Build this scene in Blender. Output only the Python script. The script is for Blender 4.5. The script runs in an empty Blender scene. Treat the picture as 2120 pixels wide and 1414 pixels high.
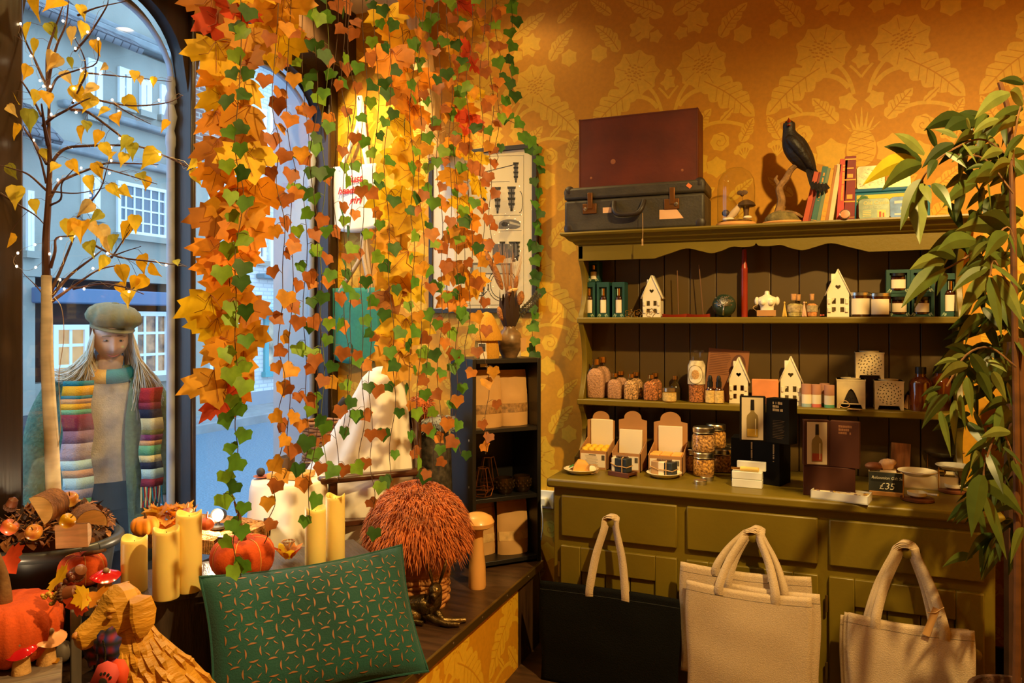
import bpy, math, random
from mathutils import Vector, Matrix, noise as mnoise
from math import sin, cos, pi, radians as R
random.seed(7)
S = bpy.context.scene
COL = S.collection
# ---------------------------------------------------------------- camera, world, light, exposure
cam_d = bpy.data.cameras.new('camera'); cam = bpy.data.objects.new('camera', cam_d); COL.objects.link(cam)
cam.location = (0, 0, 1.45); cam.rotation_euler = (R(90), 0, math.asin(.375))
cam_d.sensor_width = 36; cam_d.lens = 36*1560/2120; cam_d.shift_y = -.0193; cam_d.clip_start = .02
S.camera = cam
S.view_settings.view_transform = 'Standard'; S.view_settings.look = 'None'
S.view_settings.exposure = 0.0; S.view_settings.gamma = 1; S.view_settings.use_curve_mapping = False
W = bpy.data.worlds.new('dusk_sky'); S.world = W; W.use_nodes = True
bgn = W.node_tree.nodes['Background']; bgn.inputs[0].default_value = (.42, .68, 1.0, 1); bgn.inputs[1].default_value = 3.2
S.cycles.max_bounces = 7; S.cycles.diffuse_bounces = 4; S.cycles.glossy_bounces = 3
S.cycles.transmission_bounces = 4; S.cycles.transparent_max_bounces = 12
S.cycles.caustics_reflective = False; S.cycles.caustics_refractive = False; S.cycles.sample_clamp_indirect = 4
WARM = (1, .66, .22)
CEIL = 3.16
DOWN = [  # shop downlights, last three added as unseen fill: x, y, power, cone
    (-1.38, 3.22, 8, 140), (-2.2, 3.0, 150, 122), (-1.72, 2.15, 44, 140), (-1.75, 1.0, 72, 150),
    (.75, 1.40, 500, 166), (-.55, 1.15, 6, 150), (.75, -.6, 6, 150), (-.8, -.9, 6, 150)]
# ---------------------------------------------------------------- picture-to-place helpers
F = 1560.0; CX = 1060.0; HY = 666.0; EYE = 1.45
def ray(px, py):
    a = (px-CX)/F; b = (HY-py)/F
    return Vector((.927*a-.375, .375*a+.927, b))
def atD(px, py, d): return Vector((0, 0, EYE))+ray(px, py)*d
def atY(px, py, Y):
    r = ray(px, py); return Vector((0, 0, EYE))+r*(Y/r.y)
def atX(px, py, X):
    r = ray(px, py); return Vector((0, 0, EYE))+r*(X/r.x)
def atZ(px, py, z):
    r = ray(px, py); return Vector((0, 0, EYE))+r*((z-EYE)/r.z)
def mpp(px, Y): return (Y/ray(px, 0).y)/F      # metres per pixel on the plane Y
# ---------------------------------------------------------------- materials
def c3(r, g=None, b=None):
    if g is None: g = b = r
    f = lambda u: (u/255/12.92) if u <= 10.3 else ((u/255+.055)/1.055)**2.4
    return (f(r), f(g), f(b))
MATS = {}
def mat(name, col, rough=.6, metal=0, nz=None, bump=None, spec=.5, emit=None, transl=0, alpha=1, st=(1, 1, 1), coat=0, sheen=0, sss=0, col2=None):
    if name in MATS: return MATS[name]
    m = bpy.data.materials.new(name); m.use_nodes = True; nt = m.node_tree; N = nt.nodes; L = nt.links
    b = N['Principled BSDF']; out = N['Material Output']
    b.inputs['Base Color'].default_value = (*col, 1); b.inputs['Roughness'].default_value = rough
    b.inputs['Metallic'].default_value = metal; b.inputs['Specular IOR Level'].default_value = spec
    b.inputs['Coat Weight'].default_value = coat; b.inputs['Sheen Weight'].default_value = sheen
    if sss:
        b.inputs['Subsurface Weight'].default_value = sss; b.inputs['Subsurface Radius'].default_value = (.02, .012, .005); b.inputs['Subsurface Scale'].default_value = .6
    if alpha < 1: b.inputs['Alpha'].default_value = alpha
    mp = None
    if nz or bump:
        tc = N.new('ShaderNodeTexCoord'); mp = N.new('ShaderNodeMapping'); mp.inputs['Scale'].default_value = st
        L.new(tc.outputs['Object'], mp.inputs['Vector'])
    if nz:
        t = N.new('ShaderNodeTexNoise'); t.inputs['Scale'].default_value = nz[0]; t.inputs['Detail'].default_value = 4
        L.new(mp.outputs[0], t.inputs['Vector'])
        r = N.new('ShaderNodeValToRGB'); a = nz[1]
        lo = [max(0, x*(1-a)) for x in col]; hi = [min(1, x*(1+a)) for x in (col2 or col)]
        r.color_ramp.elements[0].position = .32; r.color_ramp.elements[1].position = .68
        r.color_ramp.elements[0].color = (*lo, 1); r.color_ramp.elements[1].color = (*hi, 1)
        L.new(t.outputs['Fac'], r.inputs[0]); L.new(r.outputs[0], b.inputs['Base Color'])
    if bump:
        t2 = N.new('ShaderNodeTexNoise'); t2.inputs['Scale'].default_value = bump[0]; t2.inputs['Detail'].default_value = 3
        L.new(mp.outputs[0], t2.inputs['Vector'])
        bp = N.new('ShaderNodeBump'); bp.inputs['Strength'].default_value = bump[1]; bp.inputs['Distance'].default_value = .01
        L.new(t2.outputs['Fac'], bp.inputs['Height']); L.new(bp.outputs[0], b.inputs['Normal'])
    if emit:
        b.inputs['Emission Color'].default_value = (*emit[0], 1); b.inputs['Emission Strength'].default_value = emit[1]
    if transl:
        tr = N.new('ShaderNodeBsdfTranslucent'); mx = N.new('ShaderNodeMixShader'); mx.inputs[0].default_value = transl
        if nz: L.new(r.outputs[0], tr.inputs[0])
        else: tr.inputs[0].default_value = (*col, 1)
        L.new(b.outputs[0], mx.inputs[1]); L.new(tr.outputs[0], mx.inputs[2]); L.new(mx.outputs[0], out.inputs[0])
    MATS[name] = m
    return m
def glass(name, tint=(1, 1, 1), ior=1.45, rough=0.0, boost=1.0):
    if name in MATS: return MATS[name]
    m = bpy.data.materials.new(name); m.use_nodes = True; nt = m.node_tree; N = nt.nodes; L = nt.links
    N.remove(N['Principled BSDF'])
    t = N.new('ShaderNodeBsdfTransparent'); t.inputs[0].default_value = (*tint, 1)
    g = N.new('ShaderNodeBsdfGlossy'); g.inputs['Roughness'].default_value = rough
    f = N.new('ShaderNodeFresnel'); ge = N.new('ShaderNodeNewGeometry'); mf = N.new('ShaderNodeMix')
    mf.inputs[2].default_value = ior; mf.inputs[3].default_value = 1/ior    # a pane reflects the same from both sides
    L.new(ge.outputs['Backfacing'], mf.inputs[0]); L.new(mf.outputs[0], f.inputs[0])
    mx = N.new('ShaderNodeMixShader')
    L.new(f.outputs[0], mx.inputs[0]); L.new(t.outputs[0], mx.inputs[1]); L.new(g.outputs[0], mx.inputs[2])
    L.new(mx.outputs[0], N['Material Output'].inputs[0]); MATS[name] = m
    return m
def brickmat(name, c1, c2, mortar, sc, bw=.5, rh=.25, axis='YZ', rough=.85, msz=.02):
    m = bpy.data.materials.new(name); m.use_nodes = True; N = m.node_tree.nodes; L = m.node_tree.links
    b = N['Principled BSDF']; b.inputs['Roughness'].default_value = rough
    tc = N.new('ShaderNodeTexCoord'); sp = N.new('ShaderNodeSeparateXYZ'); cb = N.new('ShaderNodeCombineXYZ')
    L.new(tc.outputs['Object'], sp.inputs[0])
    L.new(sp.outputs['XYZ'.index(axis[0])], cb.inputs[0]); L.new(sp.outputs['XYZ'.index(axis[1])], cb.inputs[1])
    t = N.new('ShaderNodeTexBrick'); t.inputs['Scale'].default_value = sc; t.inputs['Mortar Size'].default_value = msz
    t.inputs['Brick Width'].default_value = bw; t.inputs['Row Height'].default_value = rh
    for k, cc in zip(('Color1', 'Color2', 'Mortar'), (c1, c2, mortar)): t.inputs[k].default_value = (*cc, 1)
    L.new(cb.outputs[0], t.inputs['Vector']); L.new(t.outputs['Color'], b.inputs['Base Color'])
    bp = N.new('ShaderNodeBump'); bp.inputs['Strength'].default_value = .4; bp.inputs['Distance'].default_value = .01; bp.invert = True
    L.new(t.outputs['Fac'], bp.inputs['Height']); L.new(bp.outputs[0], b.inputs['Normal'])
    return m
# ---------------------------------------------------------------- mesh builder
def rotz(a): return Matrix.Rotation(a, 4, 'Z')
def TR(loc=(0, 0, 0), rz=0, rx=0, ry=0, s=1):
    return Matrix.Translation(loc) @ Matrix.Rotation(rz, 4, 'Z') @ Matrix.Rotation(ry, 4, 'Y') @ Matrix.Rotation(rx, 4, 'X') @ Matrix.Scale(s, 4)
class MB:
    def __init__(s): s.v = []; s.f = []; s.m = []; s.T = None
    def add(s, vs, fs, mi=0):
        o = len(s.v); T = s.T
        if T is not None: vs = [T @ Vector(p) for p in vs]
        s.v.extend(tuple(p) for p in vs); s.f.extend([tuple(i+o for i in f) for f in fs]); s.m.extend([mi]*len(fs)); return s
    def box(s, x0, y0, z0, x1, y1, z1, mi=0):
        return s.add([(x0, y0, z0), (x1, y0, z0), (x1, y1, z0), (x0, y1, z0), (x0, y0, z1), (x1, y0, z1), (x1, y1, z1), (x0, y1, z1)],
                     [(3, 2, 1, 0), (4, 5, 6, 7), (0, 1, 5, 4), (1, 2, 6, 5), (2, 3, 7, 6), (3, 0, 4, 7)], mi)
    def cb(s, c, sz, mi=0):
        return s.box(c[0]-sz[0]/2, c[1]-sz[1]/2, c[2]-sz[2]/2, c[0]+sz[0]/2, c[1]+sz[1]/2, c[2]+sz[2]/2, mi)
    def loft(s, rings, mi=0, caps=True, closed=True):
        n = len(rings[0]); vs = [p for r in rings for p in r]; fs = []
        for i in range(len(rings)-1):
            for j in range(n if closed else n-1):
                k = (j+1) % n; fs.append((i*n+j, i*n+k, (i+1)*n+k, (i+1)*n+j))
        if caps and closed:
            fs.append(tuple(reversed(range(n)))); fs.append(tuple((len(rings)-1)*n+j for j in range(n)))
        return s.add(vs, fs, mi)
    def lathe(s, prof, c=(0, 0, 0), n=20, mi=0, sx=1, sy=1, fold=None, caps=True):
        rg = []
        for r, z in prof:
            ring = []
            for j in range(n):
                a = 2*pi*j/n; q = r*(fold(a, z) if fold else 1)
                ring.append((c[0]+q*cos(a)*sx, c[1]+q*sin(a)*sy, c[2]+z))
            rg.append(ring)
        return s.loft(rg, mi, caps)
    def cyl(s, c, r, h, n=16, mi=0, r2=None): return s.lathe([(r, 0), (r2 if r2 is not None else r, h)], c, n, mi)
    def ell(s, c, rad, mi=0, nu=14, nv=9, fn=None):
        rg = []
        for i in range(nv+1):
            ph = -pi/2+pi*i/nv; cp = max(cos(ph), 1e-3)
            ring = []
            for j in range(nu):
                a = 2*pi*j/nu; d = (cp*cos(a), cp*sin(a), sin(ph)); k = fn(d) if fn else 1
                ring.append((c[0]+rad[0]*d[0]*k, c[1]+rad[1]*d[1]*k, c[2]+rad[2]*d[2]*k))
            rg.append(ring)
        return s.loft(rg, mi)
    def tube(s, pts, r, n=8, mi=0, caps=True, flat=1):
        pts = [Vector(p) for p in pts]; m = len(pts)
        rs = r if isinstance(r, (list, tuple)) else [r]*m
        up = None; rg = []
        for i in range(m):
            t = (pts[min(i+1, m-1)]-pts[max(i-1, 0)])
            t = t.normalized() if t.length > 1e-9 else Vector((0, 0, 1))
            if up is None:
                up = Vector((0, 0, 1)) if abs(t.z) < .9 else Vector((1, 0, 0))
            u = (up-t*up.dot(t))
            u = u.normalized() if u.length > 1e-6 else t.orthogonal().normalized()
            up = u; w = t.cross(u)
            rg.append([pts[i]+(u*cos(2*pi*j/n)*flat+w*sin(2*pi*j/n))*rs[i] for j in range(n)])
        return s.loft(rg, mi, caps)
    def prism(s, poly, z0, z1, mi=0):
        n = len(poly); vs = [(x, y, z0) for x, y in poly]+[(x, y, z1) for x, y in poly]
        fs = [tuple(reversed(range(n))), tuple(range(n, 2*n))]+[(i, (i+1) % n, n+(i+1) % n, n+i) for i in range(n)]
        return s.add(vs, fs, mi)
    def fan(s, c, pts, mi=0):
        n = len(pts); return s.add([c]+list(pts), [(0, i+1, (i+1) % n+1) for i in range(n)], mi)
    def strip(s, a, b, mi=0):
        n = len(a); return s.add(list(a)+list(b), [(i, i+1, n+i+1, n+i) for i in range(n-1)], mi)
    def quad(s, a, b, c, d, mi=0): return s.add([a, b, c, d], [(0, 1, 2, 3)], mi)
    def grid(s, fn, nu, nv, mi=0):
        vs = [fn(i/nu, j/nv) for j in range(nv+1) for i in range(nu+1)]
        return s.add(vs, [(j*(nu+1)+i, j*(nu+1)+i+1, (j+1)*(nu+1)+i+1, (j+1)*(nu+1)+i) for j in range(nv) for i in range(nu)], mi)
def catmull(pts, k=6):
    pts = [Vector(p) for p in pts]; P = [pts[0]*2-pts[1]]+pts+[pts[-1]*2-pts[-2]]; out = []
    for i in range(1, len(P)-2):
        for j in range(k):
            t = j/k; a, b, c, d = P[i-1], P[i], P[i+1], P[i+2]
            out.append(.5*((2*b)+(c-a)*t+(2*a-5*b+4*c-d)*t*t+(3*b-a-3*c+d)*t*t*t))
    return out+[pts[-1]]
def lerp(a, b, t): return a+(b-a)*t
def build(name, mb, mats, parent=None, loc=None, rz=0, world=True, bevel=0, sharp=38, sub=0, solid=0, flat=False):
    me = bpy.data.meshes.new(name); me.from_pydata(mb.v, [], mb.f)
    if not isinstance(mats, (list, tuple)): mats = [mats]
    for m in mats: me.materials.append(m)
    if len(mats) > 1: me.polygons.foreach_set('material_index', mb.m)
    me.validate()
    if not flat:
        me.polygons.foreach_set('use_smooth', [True]*len(me.polygons))
        me.set_sharp_from_angle(angle=R(sharp))
    o = bpy.data.objects.new(name, me); COL.objects.link(o)
    if parent is not None:
        o.parent = parent
        if world: me.transform(wmat(parent).inverted())
    if loc is not None:
        o.location = loc; o.rotation_euler = (0, 0, rz)
        if world and parent is None: me.transform(Matrix.LocRotScale(o.location, o.rotation_euler, None).inverted())
    if bevel:
        b = o.modifiers.new('bevel', 'BEVEL'); b.width = bevel; b.segments = 2; b.limit_method = 'ANGLE'; b.angle_limit = R(40); b.harden_normals = False
    if solid:
        q = o.modifiers.new('solid', 'SOLIDIFY'); q.thickness = solid; q.offset = 0
    if sub:
        q = o.modifiers.new('sub', 'SUBSURF'); q.levels = sub; q.render_levels = sub
    return o
def wmat(o):
    M = Matrix.LocRotScale(o.location, o.rotation_euler, None)
    return wmat(o.parent) @ M if o.parent else M
def tag(o, label, cat, group=None, kind=None):
    o['label'] = label; o['category'] = cat
    if group: o['group'] = group
    if kind: o['kind'] = kind
    return o
def struct(o): o['kind'] = 'structure'; return o
def thing(name, label, cat, loc=(0, 0, 0), rz=0, group=None):
    o = bpy.data.objects.new(name, None); COL.objects.link(o); o.empty_display_size = .05
    o.location = loc; o.rotation_euler = (0, 0, rz); return tag(o, label, cat, group)
KIDS = {}
def dup(root, loc, rz, label, group=None, scale=None):
    ch = [o for o in root.children]
    r = root.copy(); COL.objects.link(r); r.location = loc; r.rotation_euler = (0, 0, rz); r['label'] = label
    if group: r['group'] = group
    if scale: r.scale = (scale,)*3
    def rec(a, b):
        for x in a.children:
            y = x.copy(); COL.objects.link(y); y.parent = b; rec(x, y)
    rec(root, r)
    return r
def text(name, body, size, T, m, parent, align='LEFT', shear=0, ext=.0003, bold=0, sp=1):
    cu = bpy.data.curves.new(name, 'FONT'); cu.body = body; cu.size = size; cu.extrude = ext; cu.align_x = align; cu.shear = shear; cu.offset = bold; cu.space_line = sp
    cu.resolution_u = 3
    tmp = bpy.data.objects.new(name, cu); me = bpy.data.meshes.new_from_object(tmp); bpy.data.objects.remove(tmp); bpy.data.curves.remove(cu)
    me.materials.clear(); me.materials.append(m); me.name = name
    o = bpy.data.objects.new(name, me); COL.objects.link(o); o.parent = parent; o.matrix_local = T
    return o
FRONT = Matrix.Rotation(R(90), 4, 'X')     # text standing upright, read from -Y
# ================================================================ materials used widely
M_blackwood = mat('dark_stained_wood', c3(50, 36, 26), .3, nz=(3, .35), st=(8, 8, .6), bump=(10, .08))
M_floor = mat('floor_boards', c3(70, 48, 30), .5, nz=(5, .4), st=(1, 8, 1))
M_ceil = mat('ceiling_paint', c3(238, 228, 205), .8)
M_paperA = mat('ochre_wallpaper', c3(204, 142, 14), .6, nz=(60, .06))
M_paperB = mat('gold_wallpaper_pattern', c3(224, 176, 40), .55, nz=(60, .06))
M_platwood = mat('platform_boards', c3(66, 44, 28), .32, nz=(5, .45), st=(1, 7, 1), bump=(30, .1))
M_trimbrass = mat('dull_brass', c3(150, 120, 60), .4, .9)
M_steel = mat('bright_steel', c3(205, 205, 200), .25, 1)
M_gold = mat('polished_gold', c3(225, 175, 90), .22, 1)
M_white = mat('white_paint', c3(232, 232, 228), .5)
M_black = mat('black_paint', c3(20, 19, 19), .4)
M_pane = glass('window_glass', (.97, .985, .98), 1.5)
M_lamp = mat('lit_lamp', (1, .8, .5), emit=((1, .72, .38), 14))
WX = -2.55; WY = 3.56
# ---------------------------------------------------------------- damask wallpaper: printed shapes on the paper
def circ(cx, cy, r, n=14, a0=0): return [(cx+r*cos(a0+2*pi*i/n), cy+r*sin(a0+2*pi*i/n)) for i in range(n)]
def petals(cx, cy, r, k, d=.16, n=48, a0=0):
    return [(cx+r*(1-d*abs(cos(k*(t:=2*pi*i/n)/2+a0)))*cos(t), cy+r*(1-d*abs(cos(k*t/2+a0)))*sin(t)) for i in range(n)]
def lobeleaf(x0, y0, x1, y1, w, lobes=4, bend=0):
    L = math.hypot(x1-x0, y1-y0); ux, uy = (x1-x0)/L, (y1-y0)/L; vx, vy = -uy, ux
    A, B = [], []; n = lobes*6
    for i in range(n+1):
        t = i/n; env = w*sin(pi*min(t*.93+.07, 1))**.7*(1-.35*t); sc = .72+.28*abs(sin(pi*lobes*t))
        o = bend*sin(pi*t); d = env*sc
        A.append((x0+ux*L*(t-.03)+vx*(o+d), y0+uy*L*(t-.03)+vy*(o+d))); B.append((x0+ux*L*(t-.03)+vx*(o-d), y0+uy*L*(t-.03)+vy*(o-d)))
    mid = [(x0+ux*L*i/8*.9+vx*bend*sin(pi*i/8), y0+uy*L*i/8*.9+vy*bend*sin(pi*i/8)) for i in range(9)]
    return A, B, mid
def ribbon(pts, w):
    A, B = [], []
    for i, p in enumerate(pts):
        q0 = pts[max(i-1, 0)]; q1 = pts[min(i+1, len(pts)-1)]; dx, dy = q1[0]-q0[0], q1[1]-q0[1]; l = math.hypot(dx, dy) or 1
        A.append((p[0]-dy/l*w/2, p[1]+dx/l*w/2)); B.append((p[0]+dy/l*w/2, p[1]-dx/l*w/2))
    return A, B
def bez(p, n=10):
    return [tuple((1-t)**2*p[0][k]+2*t*(1-t)*p[1][k]+t*t*p[2][k] for k in (0, 1)) for t in [i/n for i in range(n+1)]]
def damask_tile():
    """list of (kind, data, layer): fans and strips of one repeat, x about the axis, y up"""
    D = []
    def sym(f):
        for s in (1, -1): f(s)
    def fan(c, pts, l=1): D.append(('f', c, pts, l))
    def st(A, B, l=1): D.append(('s', A, B, l))
    def leaf(s, x0, y0, x1, y1, w, lb, bend=0, veins=True):
        A, B, mid = lobeleaf(x0, y0, x1, y1, w, lb, bend)
        st([(s*p[0], p[1]) for p in A], [(s*p[0], p[1]) for p in B])
        m = ribbon([(s*p[0], p[1]) for p in mid], .005); st(*m, 0)
        if veins:
            for k in (2, 3, 4, 5, 6):
                for q in (1, -1):
                    p0 = mid[k]; dx, dy = (x1-x0), (y1-y0); L = math.hypot(dx, dy)
                    p1 = (p0[0]+dx/L*w*.4-q*dy/L*w*.62, p0[1]+dy/L*w*.4+q*dx/L*w*.62)
                    st(*ribbon([(s*p0[0], p0[1]), (s*p1[0], p1[1])], .003), 0)
    def one(s):
        fan((s*.155, .535), [(s*a, b) for a, b in petals(.155, .535, .118, 9)])
        for i in range(9):
            a = 2*pi*i/9+.35; st(*ribbon([(s*(.155+.05*cos(a)), .535+.05*sin(a)), (s*(.155+.1*cos(a)), .535+.1*sin(a))], .003), 0)
        for i in range(26):
            a = i*2.4; r = .046*math.sqrt(i/26); x, y = .155+r*cos(a), .535+r*sin(a)
            st(*ribbon([(s*x, y), (s*(x+.012), y+.004)], .006), 0)
        leaf(s, .165, .46, .395, .27, .085, 5, .015)
        leaf(s, .10, .22, .20, .335, .045, 4)
        leaf(s, .33, .17, .385, .275, .035, 3)
        leaf(s, .24, .27, .30, .33, .02, 3, 0, False)
        st(*ribbon(bez([(.03, .33), (.045, .42), (.10, .47)]), .016)) if s > 0 else st(*ribbon([(-a, b) for a, b in bez([(.03, .33), (.045, .42), (.10, .47)])], .016))
        st(*ribbon([(s*a, b) for a, b in bez([(.05, .36), (.10, .44), (.19, .42)])], .02))
        st(*ribbon([(s*a, b) for a, b in bez([(.12, .22), (.20, .30), (.34, .24)])], .016))
        st(*ribbon([(s*a, b) for a, b in bez([(.0, .40), (.02, .43), (.045, .455)])], .01))
        fan((s*.055, .30), [(s*a, b) for a, b in petals(.055, .30, .042, 5, .3)])
        fan((s*.235, .175), [(s*a, b) for a, b in petals(.235, .175, .045, 7, .12)])
        st(*ribbon([(s*(.235+.004*k*cos(k*.9)), .175+.004*k*sin(k*.9)) for k in range(10)], .004), 0)
        fan((s*.12, .08), [(s*a, b) for a, b in petals(.12, .08, .07, 6, .22)])
        fan((s*.22, .06), [(s*a, b) for a, b in petals(.22, .06, .05, 6, .22)])
        for i in range(5):
            a = .9+i*.45; fan((s*(.345+.04*cos(a)), .10+.05*sin(a)), [(s*p, q) for p, q in circ(.345+.04*cos(a), .10+.05*sin(a), .013, 8)])
            st(*ribbon([(s*.345, .09), (s*(.345+.04*cos(a)), .10+.05*sin(a))], .006))
        fan((s*.13, .745), [(s*a, b) for a, b in petals(.13, .745, .065, 7, .3)])
        fan((s*.06, .70), [(s*a, b) for a, b in petals(.06, .70, .035, 5, .3)])
        st(*ribbon([(s*a, b) for a, b in bez([(.13, .73), (.2, .68), (.19, .76)])], .006), 0)
        leaf(s, .24, .66, .36, .80, .045, 4, .01)
        fan((s*.335, .655), [(s*a, b) for a, b in petals(.335, .655, .045, 6, .2)])
        leaf(s, .03, .80, .22, .90, .05, 4)
        leaf(s, .28, .84, .385, .93, .03, 3)
    sym(one)
    fan((0, .475), petals(0, .475, .04, 5, .35)); fan((0, .52), petals(0, .52, .022, 5, .3))
    fan((0, .10), [(.058*cos(t)*(1-.12*sin(t)), .10+.085*sin(t)) for t in [2*pi*i/24 for i in range(24)]])
    for i in range(-2, 3):
        st(*ribbon([(-.05, .09+i*.03), (.05, .12+i*.03)], .0025), 0); st(*ribbon([(.05, .09+i*.03), (-.05, .12+i*.03)], .0025), 0)
    for i in range(-3, 4):
        st([(-.008+i*.012, .17), (i*.024, .27-abs(i)*.022)], [(.008+i*.012, .17), (i*.024+.003, .27-abs(i)*.022)])
    return D
TILE = damask_tile()
def paper(mb, origin, ex, n, u0, u1, v0, v1, ua, va):
    """lay the repeat on a plane: origin + u*ex + v*z + n*small"""
    ex = Vector(ex); n = Vector(n); o = Vector(origin)
    def P(u, v, l): return o+ex*min(max(u, u0), u1)+Vector((0, 0, min(max(v, v0), v1)))+n*(.0001+eps*1.2e-6+.0004*(1-l))
    i0 = int(math.floor((u0-ua)/.824))-1; i1 = int(math.ceil((u1-ua)/.824))+1
    j0 = int(math.floor((v0-va)/.93))-1; j1 = int(math.ceil((v1-va)/.93))+1
    for i in range(i0, i1+1):
        for j in range(j0, j1+1):
            cu, cv = ua+i*.824, va+j*.93
            for eps, (k, a, b, l) in enumerate(TILE):
                pts = [a]+b if k == 'f' else a+b
                us = [cu+p[0] for p in pts]; vs = [cv+p[1] for p in pts]
                if max(us) < u0 or min(us) > u1 or max(vs) < v0 or min(vs) > v1: continue
                if k == 'f': mb.fan(P(cu+a[0], cv+a[1], l), [P(cu+p[0], cv+p[1], l) for p in b], l)
                else: mb.strip([P(cu+p[0], cv+p[1], l) for p in a], [P(cu+p[0], cv+p[1], l) for p in b], l)
# ---------------------------------------------------------------- room shell
mb = MB(); mb.box(-2.75, WY, -.05, 2.4, WY+.12, CEIL)
paper(mb, (0, WY, 0), (1, 0, 0), (0, -1, 0), WX, 2.0, 0.02, CEIL, .177, 2.10)
struct(build('wall_back', mb, [M_paperA, M_paperB], flat=True))
mb = MB(); mb.box(2.2, -2.6, -.05, 2.32, WY, CEIL); paper(mb, (2.2, 0, 0), (0, 1, 0), (-1, 0, 0), 1.5, WY, 0, CEIL, 2.4, 2.1)
struct(build('wall_right', mb, [M_paperA, M_paperB], flat=True))
struct(build('wall_front', MB().box(-2.75, -2.72, -.05, 2.32, -2.6, CEIL), mat('plain_wall', c3(196, 150, 70), .7)))
struct(build('floor', MB().box(-2.6, -2.6, -.06, 2.2, WY, 0), M_floor))
struct(build('ceiling', MB().box(-2.75, -2.72, CEIL, 2.32, WY+.12, CEIL+.1), M_ceil))
mb = MB(); mb.box(-2.63, -2.6, -.4, -2.51, WY, .40); mb.box(-2.63, -2.6, .4, -2.51, 1.62, CEIL)
struct(build('wall_left', mb, M_blackwood))
mb = MB(); mb.box(-1.04, WY-.02, 0, 2.2, WY, .14); struct(build('baseboard_back', mb, M_blackwood, bevel=.004))
# ---------------------------------------------------------------- shop window
win = struct(thing('window_1', 'shop window', 'window', (WX, 2.6, .4))); del win['category']; del win['label']
Y0 = 1.62; YM = 2.47; YE = 3.52; ZT = 2.80
def post(name, y0, y1, x0=-.075, x1=.055, z0=.40, z1=CEIL):
    build(name, MB().box(WX+x0, y0, z0, WX+x1, y1, z1), M_blackwood, win, bevel=.012)
yL1 = atX(49, 700, WX+.05).y; yM0 = atX(371, 700, WX-.02).y; yM1 = atX(399, 700, WX+.03).y; yR = atX(664, 700, WX).y
post('post', yL1-.12, yL1); post('mullion', yM0, yM1); post('post', yR, WY, -.09, .06)
build('lintel', MB().box(WX-.09, 1.5, 2.82, WX+.18, WY, CEIL), M_blackwood, win, bevel=.01)
build('sill', MB().box(WX-.12, 1.5, .36, WX+.1, WY, .42), M_blackwood, win, bevel=.01)
M_spin = mat('pale_grey_paint', c3(176, 178, 190), .5)
for (a, b) in ((yL1, yM0), (yM1, yR)):          # arched heads with little spindles
    c = (a+b)/2; hw = (b-a)/2; mb = MB(); n = 24; zs = 2.44 if a < 2 else 2.44
    lo, hi = [], []
    for i in range(n+1):
        t = -1+2*i/n; y = c+hw*t; z = zs+(2.79-zs)*(1-abs(t)**2.6)**.5
        lo.append((y, z)); hi.append((y, 2.84))
    for x in (WX-.03, WX+.03): mb.strip([(x, y, z) for y, z in lo], [(x, y, z) for y, z in hi])
    mb.strip([(WX-.03, y, z) for y, z in lo], [(WX+.03, y, z) for y, z in lo])
    build('arched_head', mb, M_blackwood, win)
    mb = MB(); mb.strip([(WX-.06, y, z-.0) for y, z in lo], [(WX-.06, y, z-.04) for y, z in lo])
    mb.strip([(WX-.06, y, z-.04) for y, z in lo], [(WX-.03, y, z-.04) for y, z in lo]); build('arch_bead', mb, M_spin, win, solid=.004)
    for y in (a+.018, b-.018):
        pr = [(.016, 0), (.016, 1.78), (.02, 1.80), (.02, 1.83), (.014, 1.86), (.025, 1.92), (.014, 1.97), (.022, 1.985), (.022, 2.0), (.013, 2.03), (.02, 2.06), (.017, 2.09)]
        build('spindle', MB().lathe([(r*1.1, z+.42) for r, z in pr], (WX-.05, y, 0), 12), M_spin, win)
    build('pane', MB().box(WX-.008, a-.01, .41, WX-.003, b+.01, 2.83), M_pane, win)
build('reveal', MB().box(WX-.35, yR+.03, .2, WX-.06, yR+.1, 2.9), M_spin, win)
# ---------------------------------------------------------------- ceiling downlights
for i, (x, y, p, cone) in enumerate(DOWN):
    lab = ['over the back corner of the window display', 'over the ghost in the window bay', 'over the bench in the window', 'over the pumpkins by the left post',
           'in front of the green dresser', 'added as unseen fill over the middle of the shop floor', 'added as unseen fill far behind the camera to the right', 'added as unseen fill far behind the camera to the left'][i]
    d = thing('ceiling_downlight', 'round recessed ceiling downlight '+lab, 'downlight', (x, y, CEIL))
    build('ring', MB().lathe([(.05, 0), (.062, -.006), (.062, -.012), (.048, -.014), (.045, -.002), (.045, 0)], (x, y, CEIL), 24, caps=False), M_white, d)
    build('lens', MB().cyl((x, y, CEIL-.005), .045, .003, 20), M_lamp, d)
    ld = bpy.data.lights.new('lamp_light', 'SPOT'); ld.energy = p; ld.color = WARM; ld.spot_size = R(cone); ld.spot_blend = .55; ld.shadow_soft_size = .045
    lo = bpy.data.objects.new('lamp_light', ld); COL.objects.link(lo); lo.parent = d; lo.location = (0, 0, -.03)
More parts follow.
